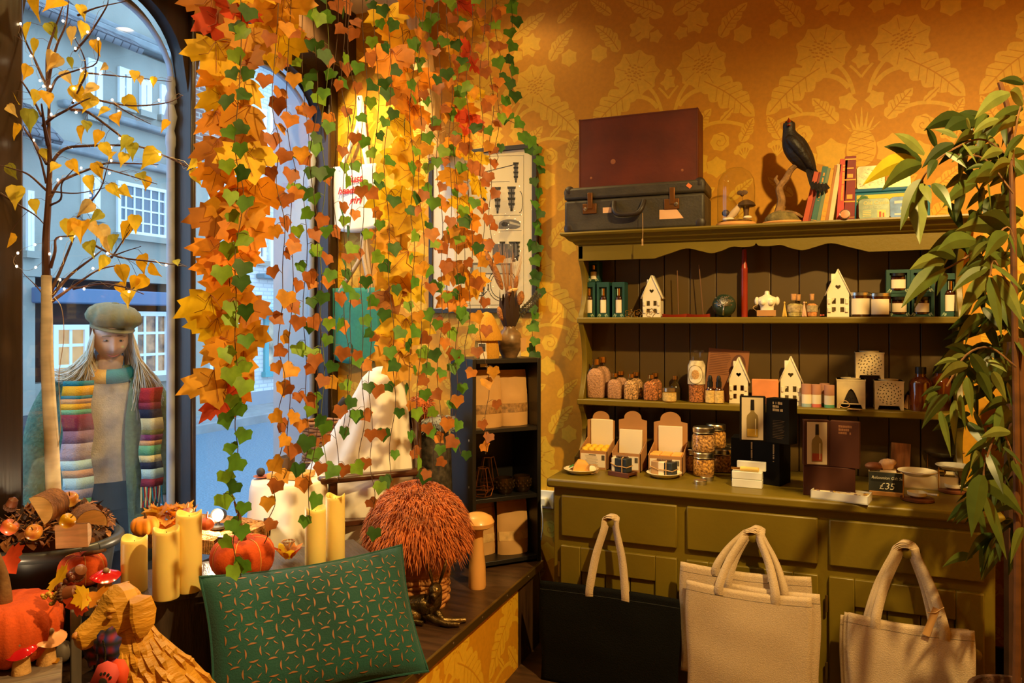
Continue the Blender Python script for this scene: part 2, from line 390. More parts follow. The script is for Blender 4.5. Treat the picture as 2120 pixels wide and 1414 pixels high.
# ---------------------------------------------------------------- street outside
M_road = mat('asphalt', c3(112, 134, 150), .9, nz=(50, .25), bump=(120, .4))
M_pave = mat('pavement_slabs', c3(150, 152, 152), .9, nz=(3, .15))
M_render = mat('grey_blue_render', c3(158, 158, 148), .9, nz=(1.5, .12), bump=(30, .2))
M_rdark = mat('dark_plinth', c3(70, 76, 82), .9, nz=(3, .2))
M_wbrick = brickmat('white_brick', c3(228, 230, 228), c3(214, 218, 218), c3(196, 202, 206), 1.6, .36, .12)
M_rbrick = brickmat('red_brick', c3(150, 112, 98), c3(120, 98, 92), c3(170, 160, 150), 1.6, .36, .12)
M_slate = brickmat('slate_tiles', c3(120, 128, 138), c3(98, 104, 116), c3(60, 64, 74), 2.2, .4, .25, 'YX')
M_tileroof = brickmat('clay_tiles', c3(130, 132, 136), c3(106, 106, 112), c3(66, 66, 72), 2.2, .3, .25, 'YZ')
M_wframe = mat('white_window_paint', c3(242, 244, 244), .5)
M_dkglass = mat('dark_window_glass', c3(92, 110, 124), .08, spec=.8)
M_aqua = mat('aqua_paint', c3(70, 168, 176), .5)
M_litglass = mat('lit_shop_glass', c3(120, 90, 50), .3, emit=((1, .62, .25), .55), nz=(4, .6))
FXX = -9.6
road = struct(build('road_surface', MB().box(-8.5, -6, -.35, -4.2, 30, -.22), M_road))
struct(build('pavement_near', MB().box(-4.2, -6, -.35, -2.63, 30, -.12), M_pave))
mb = MB(); mb.box(-11, -6, -.35, -8.5, 30, -.08); mb.box(-8.62, -6, -.34, -8.48, 30, -.075); struct(build('pavement_far', mb, M_pave, bevel=.02))
def win_house(p, px0, px1, yt, yb, cols, rows, X=FXX, fr=.06, bar=.025, glassm=None, name='window', fm=None, lab=None, zfix=None):
    a = atX(px0, yt, X); b = atX(px1, yb, X); mid = (px0+px1)/2
    y0, y1 = a.y, b.y; z1 = atX(mid, yt, X).z; z0 = atX(mid, yb, X).z
    x = X+.03; mb = MB()
    mb.box(X-.02, y0, z0, x+.02, y0+fr, z1); mb.box(X-.02, y1-fr, z0, x+.02, y1, z1); mb.box(X-.02, y0+fr, z0, x+.02, y1-fr, z0+fr); mb.box(X-.02, y0+fr, z1-fr, x+.02, y1-fr, z1)
    for i in range(1, cols): y = lerp(y0, y1, i/cols); mb.box(X, y-bar/2, z0+fr, x, y+bar/2, z1-fr)
    for j in range(1, rows): z = lerp(z0, z1, j/rows); mb.box(X, y0+fr, z-bar/2, x-.004, y1-fr, z+bar/2)
    o = build(name, mb, fm or M_wframe, p)
    build('pane', MB().box(X-.01, y0+fr, z0+fr, X+.012, y1-fr, z1-fr), glassm or M_dkglass, o)
    build('sill', MB().box(X, y0-.05, z0-.09, X+.1, y1+.05, z0), M_render if fm is None else fm, o)
    return o
hg = thing('town_house', 'grey rendered town house with jettied windows across the street', 'house', (FXX, 8, -.08))
mb = MB(); mb.box(-13, 2.0, -.08, FXX-.35, 9.25, 5.6); mb.box(FXX-.4, 2.0, 2.05, FXX, 9.25, 5.55); mb.box(FXX-.4, 9.2, -.08, FXX-.02, 9.25, 2.1); mb.box(FXX-.4, 2, -.08, FXX-.02, 6.9, 2.1)
mb.box(FXX-.4, 6.9, -.08, FXX-.05, 9.2, .62)
build('wall', mb, M_render, hg)
build('plinth', MB().box(FXX-.3, 2, -.08, FXX+.02, 9.25, .22), M_rdark, hg)
mb = MB()
zt = atX(300, 108, FXX).z; mb.box(FXX-.1, 2, zt, FXX+.16, 9.26, zt+.12); mb.box(FXX-.1, 2, zt+.12, FXX+.1, 9.26, zt+.22)
zb = atX(270, 236, FXX).z; mb.box(FXX-.1, 7.2, zb-.2, FXX+.14, 9.26, zb-.1)
zc = atX(300, 352, FXX).z; mb.box(FXX-.1, 6.9, zc, FXX+.12, 9.26, zc+.14)
build('moulding', mb, mat('weathered_stone', c3(138, 144, 146), .9, nz=(4, .2)), hg, bevel=.03)
mb = MB(); zf = atX(270, 625, FXX).z; mb.box(FXX-.2, 6.85, zf-.05, FXX+.22, 9.24, zf+.16); build('shop_fascia', mb, mat('fascia_blue', c3(96, 118, 150), .6), hg, bevel=.02)
build('shop_recess', MB().box(FXX-.36, 6.9, .6, FXX-.34, 9.2, 2.05), mat('deep_brown', c3(70, 50, 46), .8), hg)
ws = win_house(hg, 178, 208, 125, 240, 1, 2, FXX, .1)
for a, b, t, u in ((243, 268, 142, 218), (288, 310, 165, 232), (330, 349, 178, 242)): win_house(hg, a, b, t, u, 1, 2, FXX, .09)
win_house(hg, 168, 203, 365, 445, 1, 3, FXX, .09)
win_house(hg, 240, 343, 384, 488, 6, 4, FXX, .05)
win_house(hg, 53, 66, 395, 520, 1, 1, FXX, .04)
win_house(hg, 106, 180, 672, 800, 2, 3, FXX, .07, .04, M_litglass, 'shop_window')
win_house(hg, 272, 346, 645, 778, 3, 3, FXX, .07, .04, mat('display_glass', c3(96, 92, 92), .1, nz=(5, .7), col2=c3(170, 120, 80)), 'shop_window')
mb = MB(); z0 = 5.55
mb.add([(FXX+.35, 1, z0-.1), (FXX+.35, 8.3, z0-.1), (-13, 8.3, z0+2.6), (-13, 1, z0+2.6)], [(0, 1, 2, 3)]); build('roof', mb, M_tileroof, hg, solid=.1)
gA = [(FXX-.1, 7.6, z0), (FXX-.1, 9.25, z0), (FXX-.1, 9.25, z0+2.6), (FXX-.1, 9.2, z0+2.6), (FXX-.1, 7.9, z0+1.0)]
build('gable', MB().add(gA+[(p[0]-2, p[1], p[2]) for p in gA], [(0, 1, 2, 3, 4), (0, 5, 6, 1), (1, 6, 7, 2), (2, 7, 8, 3), (3, 8, 9, 4), (4, 9, 5, 0)]), M_render, hg)
build('porch_roof', MB().add([(FXX+.5, 4, atX(100, 300, FXX).z), (FXX+.5, 6.9, atX(130, 315, FXX).z), (FXX, 6.8, atX(110, 235, FXX).z), (FXX, 4, atX(80, 230, FXX).z)], [(0, 1, 2, 3)]), M_tileroof, hg, solid=.08)
hw_ = thing('town_house', 'white painted brick house with sash windows and an aqua shopfront', 'house', (FXX, 12, -.08))
ew = atX(520, 118, FXX); YW = 9.72
mb = MB(); mb.box(-13, YW, -.08, FXX, 18, ew.z); build('wall', mb, M_wbrick, hw_)
build('plinth', MB().box(FXX-.1, YW, -.08, FXX+.03, 18, .16), mat('grey_plinth', c3(150, 160, 170), .9), hw_)
build('eaves', MB().box(FXX-.1, YW+.3, ew.z-.1, FXX+.3, 18, ew.z+.12), mat('gutter_grey', c3(110, 122, 140), .6), hw_, bevel=.03)
build('roof', MB().add([(FXX+.35, YW+.3, ew.z+.1), (FXX+.35, 18, ew.z+.1), (-13, 18, ew.z+3), (-13, YW+.3, ew.z+3)], [(0, 1, 2, 3)]), M_slate, hw_, solid=.1)
build('chimney_pier', MB().box(FXX-.3, YW-.45, atX(410, 335, FXX).z, FXX+.22, YW+.28, 7.2), M_rbrick, hw_)
build('drain_pier', MB().box(FXX-.3, YW-.45, -.08, FXX+.2, YW+.02, atX(410, 335, FXX).z), M_render, hw_)
for a, b, t, u, cc, rr in ((530, 548, 225, 338, 1, 2), (555, 590, 215, 350, 2, 4), (598, 630, 235, 360, 2, 4), (556, 586, 460, 560, 2, 4), (594, 622, 470, 570, 2, 4), (530, 547, 440, 540, 1, 3)): win_house(hw_, a, b, t, u, cc, rr, FXX, .08)
build('street_door', MB().box(FXX-.1, atX(437, 700, FXX).y, -.05, FXX+.02, atX(482, 700, FXX).y, atX(460, 630, FXX).z), mat('navy_door', c3(46, 58, 76), .5), hw_)
build('door_frame', MB().box(FXX-.1, atX(430, 700, FXX).y, -.05, FXX+.05, atX(437, 700, FXX).y, atX(460, 625, FXX).z), M_wframe, hw_)
sf = win_house(hw_, 545, 655, 655, 765, 2, 1, FXX, .1, .06, mat('shop_display', c3(120, 110, 104), .15, nz=(2.5, .6), col2=c3(200, 170, 140)), 'shop_window', M_aqua)
a = atX(530, 640, FXX); b = atX(680, 640, FXX); build('shop_fascia', MB().box(FXX, a.y, atX(600, 655, FXX).z, FXX+.25, b.y, atX(600, 642, FXX).z), M_aqua, hw_, bevel=.02)
build('shop_cornice', MB().box(FXX, a.y, atX(600, 582, FXX).z, FXX+.2, b.y, atX(600, 572, FXX).z), mat('teal_lead', c3(80, 132, 150), .6), hw_, bevel=.02)
# ---------------------------------------------------------------- display platform in the window bay
PZ = .37; PX = -1.15
pf = thing('display_platform', 'low window platform with dark boards and a wallpapered front', 'platform', (PX, 2, 0))
poly = [(-2.5, .3), (PX, .3), (PX, 3.21), (-1.30, WY-.005), (-2.5, WY-.005)]
build('top', MB().prism(poly, PZ-.03, PZ), M_platwood, pf, bevel=.003)
mb = MB(); mb.box(PX-.05, .3, 0, PX-.012, 2.94, PZ-.03); paper(mb, (PX-.012, 0, 0), (0, 1, 0), (1, 0, 0), .3, 2.94, .01, PZ-.03, 2.2, -.2); mb.v = mb.v
build('front_panel', mb, [M_paperA, M_paperB], pf, flat=True)
build('end_panel', MB().box(PX-.05, 2.94, 0, PX-.012, 3.2, PZ-.03), M_platwood, pf)
build('edge_strip', MB().box(PX-.006, .3, PZ-.03, PX+.006, 3.21, PZ+.002), M_trimbrass, pf, bevel=.002)
for k in range(9):
    build('screw', MB().lathe([(.004, 0), (.003, .002), (.0005, .0025)], (0, 0, 0), 8), M_steel, pf, world=False).matrix_local = Matrix.Translation((.006, -.9+.24*k, PZ-.012)) @ Matrix.Rotation(R(90), 4, 'Y')
# ================================================================ the green dresser
M_olive = mat('olive_paint', c3(112, 94, 20), .42, nz=(3, .10), st=(1, 1, 1), bump=(60, .06))
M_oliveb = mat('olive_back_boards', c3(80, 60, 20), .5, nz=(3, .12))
DY = 2.957; DC = .80; RY = 3.34; RB = 3.50
dl = atY(1147, 900, DY+.03).x; dr = atY(2061, 900, DY+.03).x
dx1 = atY(1410, 1000, DY).x; dx2 = atY(1705, 1000, DY).x
ds = thing('green_dresser', 'olive green painted dresser with shelf rack, drawers and cupboard doors', 'dresser', ((dl+dr)/2, DY, 0))
mb = MB(); mb.box(dl, DY+.03, .08, dr, WY-.03, DC-.04); mb.box(dl+.02, DY+.05, 0, dr-.02, WY-.05, .08); build('carcass', mb, M_olive, ds, bevel=.003)
build('counter_top', MB().box(dl-.025, DY, DC-.038, dr+.025, WY-.03, DC), M_olive, ds, bevel=.01)
edges = [(dl+.035, dx1-.018), (dx1+.018, dx2-.018), (dx2+.018, dr-.035)]
def knob(p, x, z, r=.021):
    o = build('knob', MB().lathe([(.009, 0), (.009, .012), (r*.8, .018), (r, .03), (r*.8, .042), (r*.3, .047)], (0, 0, 0), 18), M_olive, p, world=False)
    inv = wmat(p).inverted(); o.matrix_local = inv @ Matrix.Translation((x, DY+.012, z)) @ Matrix.Rotation(R(90), 4, 'X'); return o
KN = []
for i, (a, b) in enumerate(edges):
    zt, zb = DC-.068, DC-.238
    dw = build('drawer', MB().box(a, DY+.014, zb, b, DY+.03, zt), M_olive, ds, bevel=.006)
    kx = (atY(1268, 1066, DY).x, atY(1560, 1090, DY).x, atY(1876, 1130, DY).x)[i]; kz = (zt+zb)/2; knob(dw, kx, kz); KN.append((kx, kz))
    zt2 = DC-.275; mb = MB(); fr = .085
    mb.box(a, DY+.010, .10, a+fr, DY+.03, zt2); mb.box(b-fr, DY+.010, .10, b, DY+.03, zt2); mb.box(a+fr, DY+.010, zt2-.10, b-fr, DY+.03, zt2); mb.box(a+fr, DY+.010, .10, b-fr, DY+.03, .2)
    dd = build('door', mb, M_olive, ds, bevel=.004)
    mb = MB(); n = 3
    for k in range(n): q0 = lerp(a+fr, b-fr, k/n); q1 = lerp(a+fr, b-fr, (k+1)/n); mb.box(q0+.002, DY+.022, .2, q1-.002, DY+.034, zt2-.1)
    build('door_panel', mb, M_olive, dd, bevel=.003)
    knob(dd, b-.035, zt2-.20, .024)
    for z in (zt2-.10, .18): build('hinge', MB().lathe([(.005, -.03), (.005, .03)], (a-.008, DY+.014, z), 8), M_trimbrass, dd)
# rack
XL = atY(1197, 700, RY).x; XR = atY(1999, 700, RY).x; S1 = 1.470; S2 = 1.095; XC = -.238
prof = []
def side_prof():
    pts = [(RB, DC), (RY-.06, DC), (RY-.06, DC+.04)]
    for z0, z1 in ((DC+.04, S2-.03), (S2, S1-.03), (S1, 1.735)):
        for k in range(9):
            t = k/8; pts.append((RY+.005+.055*sin(pi*t)**.8, lerp(z0+.015, z1-.01, t)))
        pts.append((RY-.0, z1+.005))
    return pts+[(RY, 1.80), (RB, 1.80)]
for x in (XL, XR-.024):
    mb = MB(); mb.T = Matrix(((0, 0, 1, x), (1, 0, 0, 0), (0, 1, 0, 0), (0, 0, 0, 1))); mb.prism(side_prof(), 0, .024); build('rack_side', mb, M_olive, ds, bevel=.003)
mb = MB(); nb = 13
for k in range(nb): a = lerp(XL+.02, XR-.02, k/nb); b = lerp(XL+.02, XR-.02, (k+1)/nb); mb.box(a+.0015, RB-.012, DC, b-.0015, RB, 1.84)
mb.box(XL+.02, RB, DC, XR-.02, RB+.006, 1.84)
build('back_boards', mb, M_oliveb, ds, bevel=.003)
for z in (S1, S2):
    mb = MB(); mb.box(XL+.024, RY, z-.028, XR-.024, RB-.012, z); mb.box(XL-.004, RY-.008, z-.027, XR+.004, RY, z-.001); build('shelf', mb, M_olive, ds, bevel=.004)
fx = [XL, -.67, -.60, -.529, -.47, -.422, -.375, -.337, -.29, XC-.012, XC]; fz = [1.731, 1.731, 1.752, 1.771, 1.758, 1.7465, 1.757, 1.771, 1.768, 1.771, 1.782]
xs = fx+[2*XC-x for x in reversed(fx[1:-1])]+[XR]; zs = fz+list(reversed(fz[1:-1]))+[1.733]
cp = catmull([(x, 0, z) for x, z in zip(xs[1:-1], zs[1:-1])], 5)
poly = [(XL, 1.731)]+[(p.x, p.z) for p in cp]+[(XR, 1.733), (XR, 1.82), (XL, 1.82)]
mb = MB(); mb.T = Matrix(((1, 0, 0, 0), (0, 0, -1, RY+.02), (0, 1, 0, 0), (0, 0, 0, 1))); mb.prism(poly, 0, .02); build('frieze', mb, M_olive, ds)
mb = MB(); CZ = 1.857; a, b = XL-.05, XR+.05
st = [(0, 1.80), (.012, 1.805), (.02, 1.815), (.035, 1.822), (.05, 1.838), (.062, 1.842), (.068, 1.85), (.066, CZ)]
mb.loft([[(a+.05-d, RY-d, z), (b-.05+d, RY-d, z), (b-.05+d, RB, z), (a+.05-d, RB, z)] for d, z in st]); build('cornice', mb, M_olive, ds, sharp=20)
# ---------------------------------------------------------------- materials for the goods
M_card = mat('brown_card', c3(178, 128, 78), .8, nz=(9, .1)); M_kraft = mat('kraft_paper', c3(196, 150, 92), .7, nz=(7, .1))
M_label = mat('cream_label', c3(236, 222, 196), .7); M_ink = mat('dark_ink', c3(40, 34, 30), .8)
M_dgreen = mat('dark_green_carton', c3(22, 70, 62), .55); M_amber = mat('amber_glass', c3(58, 24, 8), .08, spec=.7, coat=.6)
M_cream = mat('cream_ceramic', c3(240, 228, 200), .35, coat=.2); M_clear = glass('clear_glass', (.96, .97, .95), 1.45)
M_cork = mat('cork', c3(190, 140, 90), .9, nz=(60, .3)); M_tin = mat('tin_lid', c3(205, 200, 185), .28, 1)
M_red = mat('red_lacquer', c3(150, 46, 22), .35, nz=(8, .2)); M_darkbrown = mat('dark_brown_box', c3(66, 30, 14), .65, spec=.3); M_blackbox = mat('matt_black_card', c3(15, 12, 9), .8, spec=.15)
M_pinkcard = mat('tan_card', c3(206, 160, 110), .8, nz=(20, .08)); M_twine = mat('jute_twine', c3(190, 150, 100), .9, nz=(90, .3))
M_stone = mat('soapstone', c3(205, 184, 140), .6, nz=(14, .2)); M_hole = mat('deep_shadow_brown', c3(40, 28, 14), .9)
M_ygold = mat('yellow_soap', c3(250, 205, 60), .5, sss=.2); M_osoap = mat('amber_soap', c3(236, 170, 80), .5, sss=.2, nz=(20, .1))
M_navy = mat('dark_navy_soap', c3(40, 48, 54), .5, nz=(40, .2)); M_tan = mat('fawn_soap', c3(176, 140, 104), .55, nz=(30, .1))
SY = RY+.09
def on(px, Y, z): p = atY(px, 700, Y); return Vector((p.x, Y, z))
def W_(w, px, Y): return w*mpp(px, Y)
def shelf_z(i): return (S1, S2, DC)[i]
# --- green cartons with bottles
def boxed_bottle(label, px, z, w=26, h=73, Y=SY-.02, jar=False, g='green cartons with cut-out fronts', dep=None):
    p = on(px, Y, z); sw = W_(w, px, Y); sh = W_(h, px, Y); d = dep or sw
    t = thing('boxed_jar' if jar else 'boxed_bottle', label, 'boxed jar' if jar else 'boxed bottle', p, 0, g)
    x0, x1 = -sw/2, sw/2; wi = sw*(.32 if not jar else .36); b0, b1 = sh*.12, sh*.86
    mb = MB(); fy = -.0
    mb.box(x0, fy+.012, 0, x1, d, sh); mb.box(x0, fy, 0, -wi, fy+.012, sh); mb.box(wi, fy, 0, x1, fy+.012, sh); mb.box(-wi, fy, 0, wi, fy+.012, b0); mb.box(-wi, fy, b1, wi, fy+.012, sh)
    for q in range(5): mb.ell((x0+.006+.003*q, fy-.0002, .006+.004*(q % 3)), (.003, .0004, .0015+.0008*q), 1, 6, 4); mb.ell((x1-.006-.003*q, fy-.0002, .006+.004*(q % 3)), (.003, .0004, .0015+.0008*q), 1, 6, 4)
    build('carton', mb, [M_dgreen, mat('pale_leaf_print', c3(150, 170, 140), .7)], t, world=False)
    r = wi*.85
    if jar:
        build('jar', MB().lathe([(r, b0), (r, b1*.8), (r*.9, b1*.86)], (0, .011, 0), 16, sy=.6), M_amber, t, world=False)
        build('lid', MB().cyl((0, .011, b1*.84), r*.98, b1*.14, 16), M_black, t, world=False)
        build('label', MB().lathe([(r*1.03, sh*.2), (r*1.03, sh*.58)], (0, .011, 0), 16, sy=.62, caps=False), M_label, t, world=False)
    else:
        build('bottle', MB().lathe([(r, b0), (r, sh*.52), (r*.8, sh*.58), (r*.5, sh*.62)], (0, .011, 0), 16, sy=.6), M_amber, t, world=False)
        build('cap', MB().cyl((0, .009, sh*.62), r*.55, sh*.2, 14), M_gold, t, world=False)
        build('label', MB().lathe([(r*1.03, b0+.002), (r*1.03, sh*.5)], (0, .011, 0), 16, sy=.62, caps=False), M_label, t, world=False)
    return t
boxed_bottle('green carton with a small gold-capped bottle, nearest the left end of the upper shelf', 1219, S1)
boxed_bottle('green bottle carton, middle one of the three on the upper shelf', 1248, S1)
boxed_bottle('green bottle carton of the upper shelf trio, nearest the white pottery house', 1280, S1, dep=.07)
boxed_bottle('green bottle carton stacked on top of the trio, under the dresser frieze', 1228, S1+W_(73.5, 1219, SY), 26, 42, SY)
boxed_bottle('tall green bottle carton half hidden by plant leaves, right end of upper shelf', 1968, S1, 36, 90)
for px, z, lab in ((1862, 0, 'lower green jar carton beside the amber jars'), (1909, 0, 'lower green jar carton nearest the bottle carton by the plant'), (1860, 1, 'upper green jar carton stacked beside the amber jars'), (1910, 1, 'upper green jar carton partly behind plant leaves')):
    boxed_bottle(lab, px, S1+z*W_(49, 1862, SY), 45, 48.5, jar=True, g='green jar cartons stacked two by two', dep=.06)
# --- gold wire roses
for px, dy, lab in ((1303, 0, 'gold wire flower ring beside the green cartons'), (1321, .02, 'gold wire flower ring set a little further back'), (1347, -.06, 'gold wire flower ring in front of the white pottery house')):
    p = on(px, SY-.03+dy, S1); r = W_(8, px, SY)
    mb = MB(); pts = [(r*(1+.16*cos(5*a))*cos(a), 0, r+r*(1+.16*cos(5*a))*sin(a)) for a in [2*pi*i/40 for i in range(41)]]; mb.tube(pts, .0016, 5)
    mb.tube([(r*.55*(1-i/22)*cos(i*.55), 0, r+r*.55*(1-i/22)*sin(i*.55)) for i in range(20)], .0014, 5)
    tag(build('wire_flower', mb, M_gold, loc=p, world=False), lab, 'ornament', 'gold wire flower rings')
# --- white pottery houses
def house(label, px, z, w, h, Y=SY-.02):
    p = on(px, Y, z); sw = W_(w, px, Y); sh = W_(h, px, Y); d = sw*.75
    t = thing('pottery_house', label, 'pottery house', p, 0, 'white pottery tealight houses')
    ev = sh*.52; ov = sw*.02; hx = sw/2-.003; mb = MB()
    def heart(cx, cz, r, n=18):
        o = []
        for i in range(n):
            a = 2*pi*i/n; o.append((cx+r*.062*16*sin(a)**3, cz+r*.062*(13*cos(a)-5*cos(2*a)-2*cos(3*a)-cos(4*a))))
        return o
    # front wall with real openings: strips around windows
    wn = [(-hx*.56, -hx*.2), (hx*.2, hx*.56)]; rows = [(sh*.10, sh*.21), (sh*.28, sh*.40)]
    xs = [-hx, *wn[0], *wn[1], hx]; zs_ = [0, *rows[0], *rows[1], ev]
    for i in range(5):
        for j in range(5):
            if i in (1, 3) and j in (1, 3): continue
            mb.box(xs[i], 0, zs_[j], xs[i+1], .004, zs_[j+1])
    hc = ev+sh*.12; hp = heart(0, hc, sh*.055)
    out = [(-hx, ev), (hx, ev), (0, sh)]
    # gable ring around the heart
    def hit(a):
        dx, dz = cos(a), sin(a); best = 9
        for (x1, z1), (x2, z2) in zip(out, out[1:]+out[:1]):
            ex, ez = x2-x1, z2-z1; den = dx*ez-dz*ex
            if abs(den) < 1e-9: continue
            tt = ((x1)*ez-(z1-hc)*ex)/den; u = ((x1)*dz-(z1-hc)*dx)/den
            if tt > 0 and -1e-6 <= u <= 1+1e-6: best = min(best, tt)
        return (dx*best, hc+dz*best)
    angs = sorted(set([math.atan2(q[1]-hc, q[0]) for q in hp]+[math.atan2(z1-hc, x1) for x1, z1 in out]))
    def hr(a):
        import bisect
        best = None
        for k in range(len(hp)):
            a1 = math.atan2(hp[k][1]-hc, hp[k][0]); a2 = math.atan2(hp[(k+1) % len(hp)][1]-hc, hp[(k+1) % len(hp)][0])
            dd = (a1-a2) % (2*pi); e = (a1-a) % (2*pi)
            if e <= dd+1e-9 and dd < 2: f = e/dd if dd > 1e-9 else 0; return (lerp(hp[k][0], hp[(k+1) % len(hp)][0], f), lerp(hp[k][1], hp[(k+1) % len(hp)][1], f))
        return (0, hc)
    A = [hr(a) for a in angs]; B = [hit(a) for a in angs]; n = len(A)
    vs = [(x, 0, z_) for x, z_ in A+B]+[(x, .004, z_) for x, z_ in A+B]
    fs = [(i, (i+1) % n, n+(i+1) % n, n+i) for i in range(n)]+[(i, 2*n+i, 2*n+(i+1) % n, (i+1) % n) for i in range(n)]+[(2*n+i, 3*n+i, 3*n+(i+1) % n, 2*n+(i+1) % n) for i in range(n)]
    mb.add(vs, fs)
    mb.box(-hx, .004, 0, -hx+.004, d, ev); mb.box(hx-.004, .004, 0, hx, d, ev); mb.add([(-hx, d, 0), (hx, d, 0), (hx, d, ev), (0, d, sh), (-hx, d, ev)], [(0, 1, 2, 3, 4)]); mb.box(-hx, .004, 0, hx, d, .004)
    build('wall', mb, M_cream, t, world=False, sharp=20)
    mb = MB(); e = .004; mb.add([(-hx-e*2, -e, ev-e*3), (0, -e, sh+e), (0, d, sh+e), (-hx-e*2, d, ev-e*3)], [(0, 1, 2, 3)]); mb.add([(hx+e*2, -e, ev-e*3), (0, -e, sh+e), (0, d, sh+e), (hx+e*2, d, ev-e*3)], [(0, 1, 2, 3)])
    build('roof', mb, M_cream, t, world=False, solid=.004)
    build('chimney', MB().box(-hx*.62, d*.3, sh*.7, -hx*.18, d*.6, sh*.93), M_cream, t, world=False, bevel=.001)
    for s in (-1, 1): build('shutter', MB().box(s*hx*.78-.006, -.006, sh*.1, s*hx*.78+.006, 0, sh*.2), M_cream, t, world=False, bevel=.0015); build('shutter', MB().box(s*hx*.8-.005, -.005, sh*.28, s*hx*.8+.005, 0, sh*.39), M_cream, t, world=False, bevel=.0015)
house('white pottery house with a heart cutout beside the green cartons, upper shelf', 1349, S1, 40, 85)
house('tallest white pottery house, upper shelf beside the amber jars', 1735, S1, 45, 97)
house('white pottery house behind the photo box, lower shelf', 1529, S2, 40, 93)
house('white pottery house beside the paper tubes, lower shelf', 1637, S2, 43, 99)
# --- incense holders
for (a, b, sx, ex, yt, lab) in ((1372, 1421, 1405, 1402, 560, 'dark red incense holder with upright stick beside the pottery house'), (1423, 1470, 1456, 1447, 548, 'dark red incense holder with leaning stick beside the silver sphere')):
    pa, pb = on(a, SY, S1), on(b, SY, S1); c = (pa+pb)/2; hw = (pb.x-pa.x)/2
    t = thing('incense_holder', lab, 'incense holder', c, 0, 'incense holders with sticks')
    build('boat', MB().loft([[(x, y*k, z) for y, z in ((-.018, .012+abs(x/hw)**3*.004), (-.012, 0), (.012, 0), (.018, .012+abs(x/hw)**3*.004), (.01, .006), (-.01, .006))] for x, k in [(-hw, .7), (-hw*.7, 1), (0, 1), (hw*.7, 1), (hw, .7)]]), M_red, t, world=False)
    p0 = on(sx, SY, S1+.006)-c; p1 = atY(ex, yt, SY)-c; build('stick', MB().tube([p0, p1], .0022, 6), mat('incense', c3(120, 84, 52), .9), t, world=False)
# --- silver tree sphere
p = on(1499, SY, S1); r = W_(24, 1499, SY)
t = thing('sphere_ornament', 'dark green sphere ornament wrapped in a silver tree', 'ornament', p)
build('sphere', MB().ell((0, 0, r), (r, r, r), 0, 24, 16), mat('dark_sphere', c3(44, 60, 44), .25, nz=(10, .3)), t, world=False)
mb = MB(); random.seed(3)
def onsph(u, v, q=1.02): return (r*q*sin(u)*cos(v), -r*q*cos(u)*cos(v), r+r*q*sin(v))
mb.tube([onsph(.02*i, -.9+.18*i) for i in range(6)], [.0045, .004, .0035, .003, .003, .002], 6)
for k in range(34):
    u = random.uniform(-.95, .95); v = random.uniform(-.05, .85); mb.tube([onsph(u*.3, -.1+v*.3), onsph(u*.7, v*.75), onsph(u, v)], [.0018, .0014, .001], 5)
    mb.ell(onsph(u, v), (.0035, .002, .003), 0, 6, 4)
build('tree_relief', mb, M_steel, t, world=False)
# --- red turned post
p = on(1541, SY+.02, S1); s = mpp(1541, SY+.02); r = 6.6*s
tag(build('wooden_post', MB().lathe([(r, 0), (r, 95*s), (r*1.03, 96*s), (r*.98, 98*s), (r*1.05, 100*s), (r*1.05, 101*s), (r*.9, 103*s), (r*.72, 135*s), (r*.7, 140*s), (.001, 141*s)], (0, 0, 0), 18), M_red, loc=p, world=False), 'tall red turned wooden post standing on the upper shelf', 'post')
# --- torso candle
p = on(1588, SY-.01, S1); s = mpp(1588, SY)
t = thing('torso_candle', 'cream torso shaped candle on the upper shelf', 'candle', p)
def torso(d):
    return 1
rg = []
for z, rx, ry, dy in ((0, 14, 9, 0), (3, 18, 10, 0), (8, 17, 9.5, 0), (15, 13, 8, 0), (22, 13.5, 8, 0), (28, 17, 9.5, -1), (35, 20, 9.5, -1), (40, 18, 8, 0), (44, 9, 6, 0), (47, 5, 4.5, 0), (52, 4.6, 4.4, 0), (54, 3, 3, 0)):
    rg.append([(rx*s*cos(a), (ry*s*sin(a)+dy*s), z*s) for a in [2*pi*i/20 for i in range(20)]])
mb = MB().loft(rg)
for q in (-1, 1): mb.ell((q*7.5*s, -7.5*s, 30*s), (6.5*s, 5.5*s, 6.5*s), 0, 12, 8); mb.ell((q*20*s, 0, 33*s), (5*s, 5*s, 9*s), 0, 10, 7)
build('body', mb, M_cream, t, world=False, sharp=70)
o = build('tag', MB().box(-19*s, -17*s, 2*s, 18*s, -15*s, 14*s), M_card, t, world=False); o['label'] = 'brown card tag'
build('string', MB().tube(catmull([(-19*s, -16*s, 12*s), (-27*s, -8*s, 20*s), (-16*s, 0, 27*s)], 5), .0012, 5), M_twine, t, world=False)
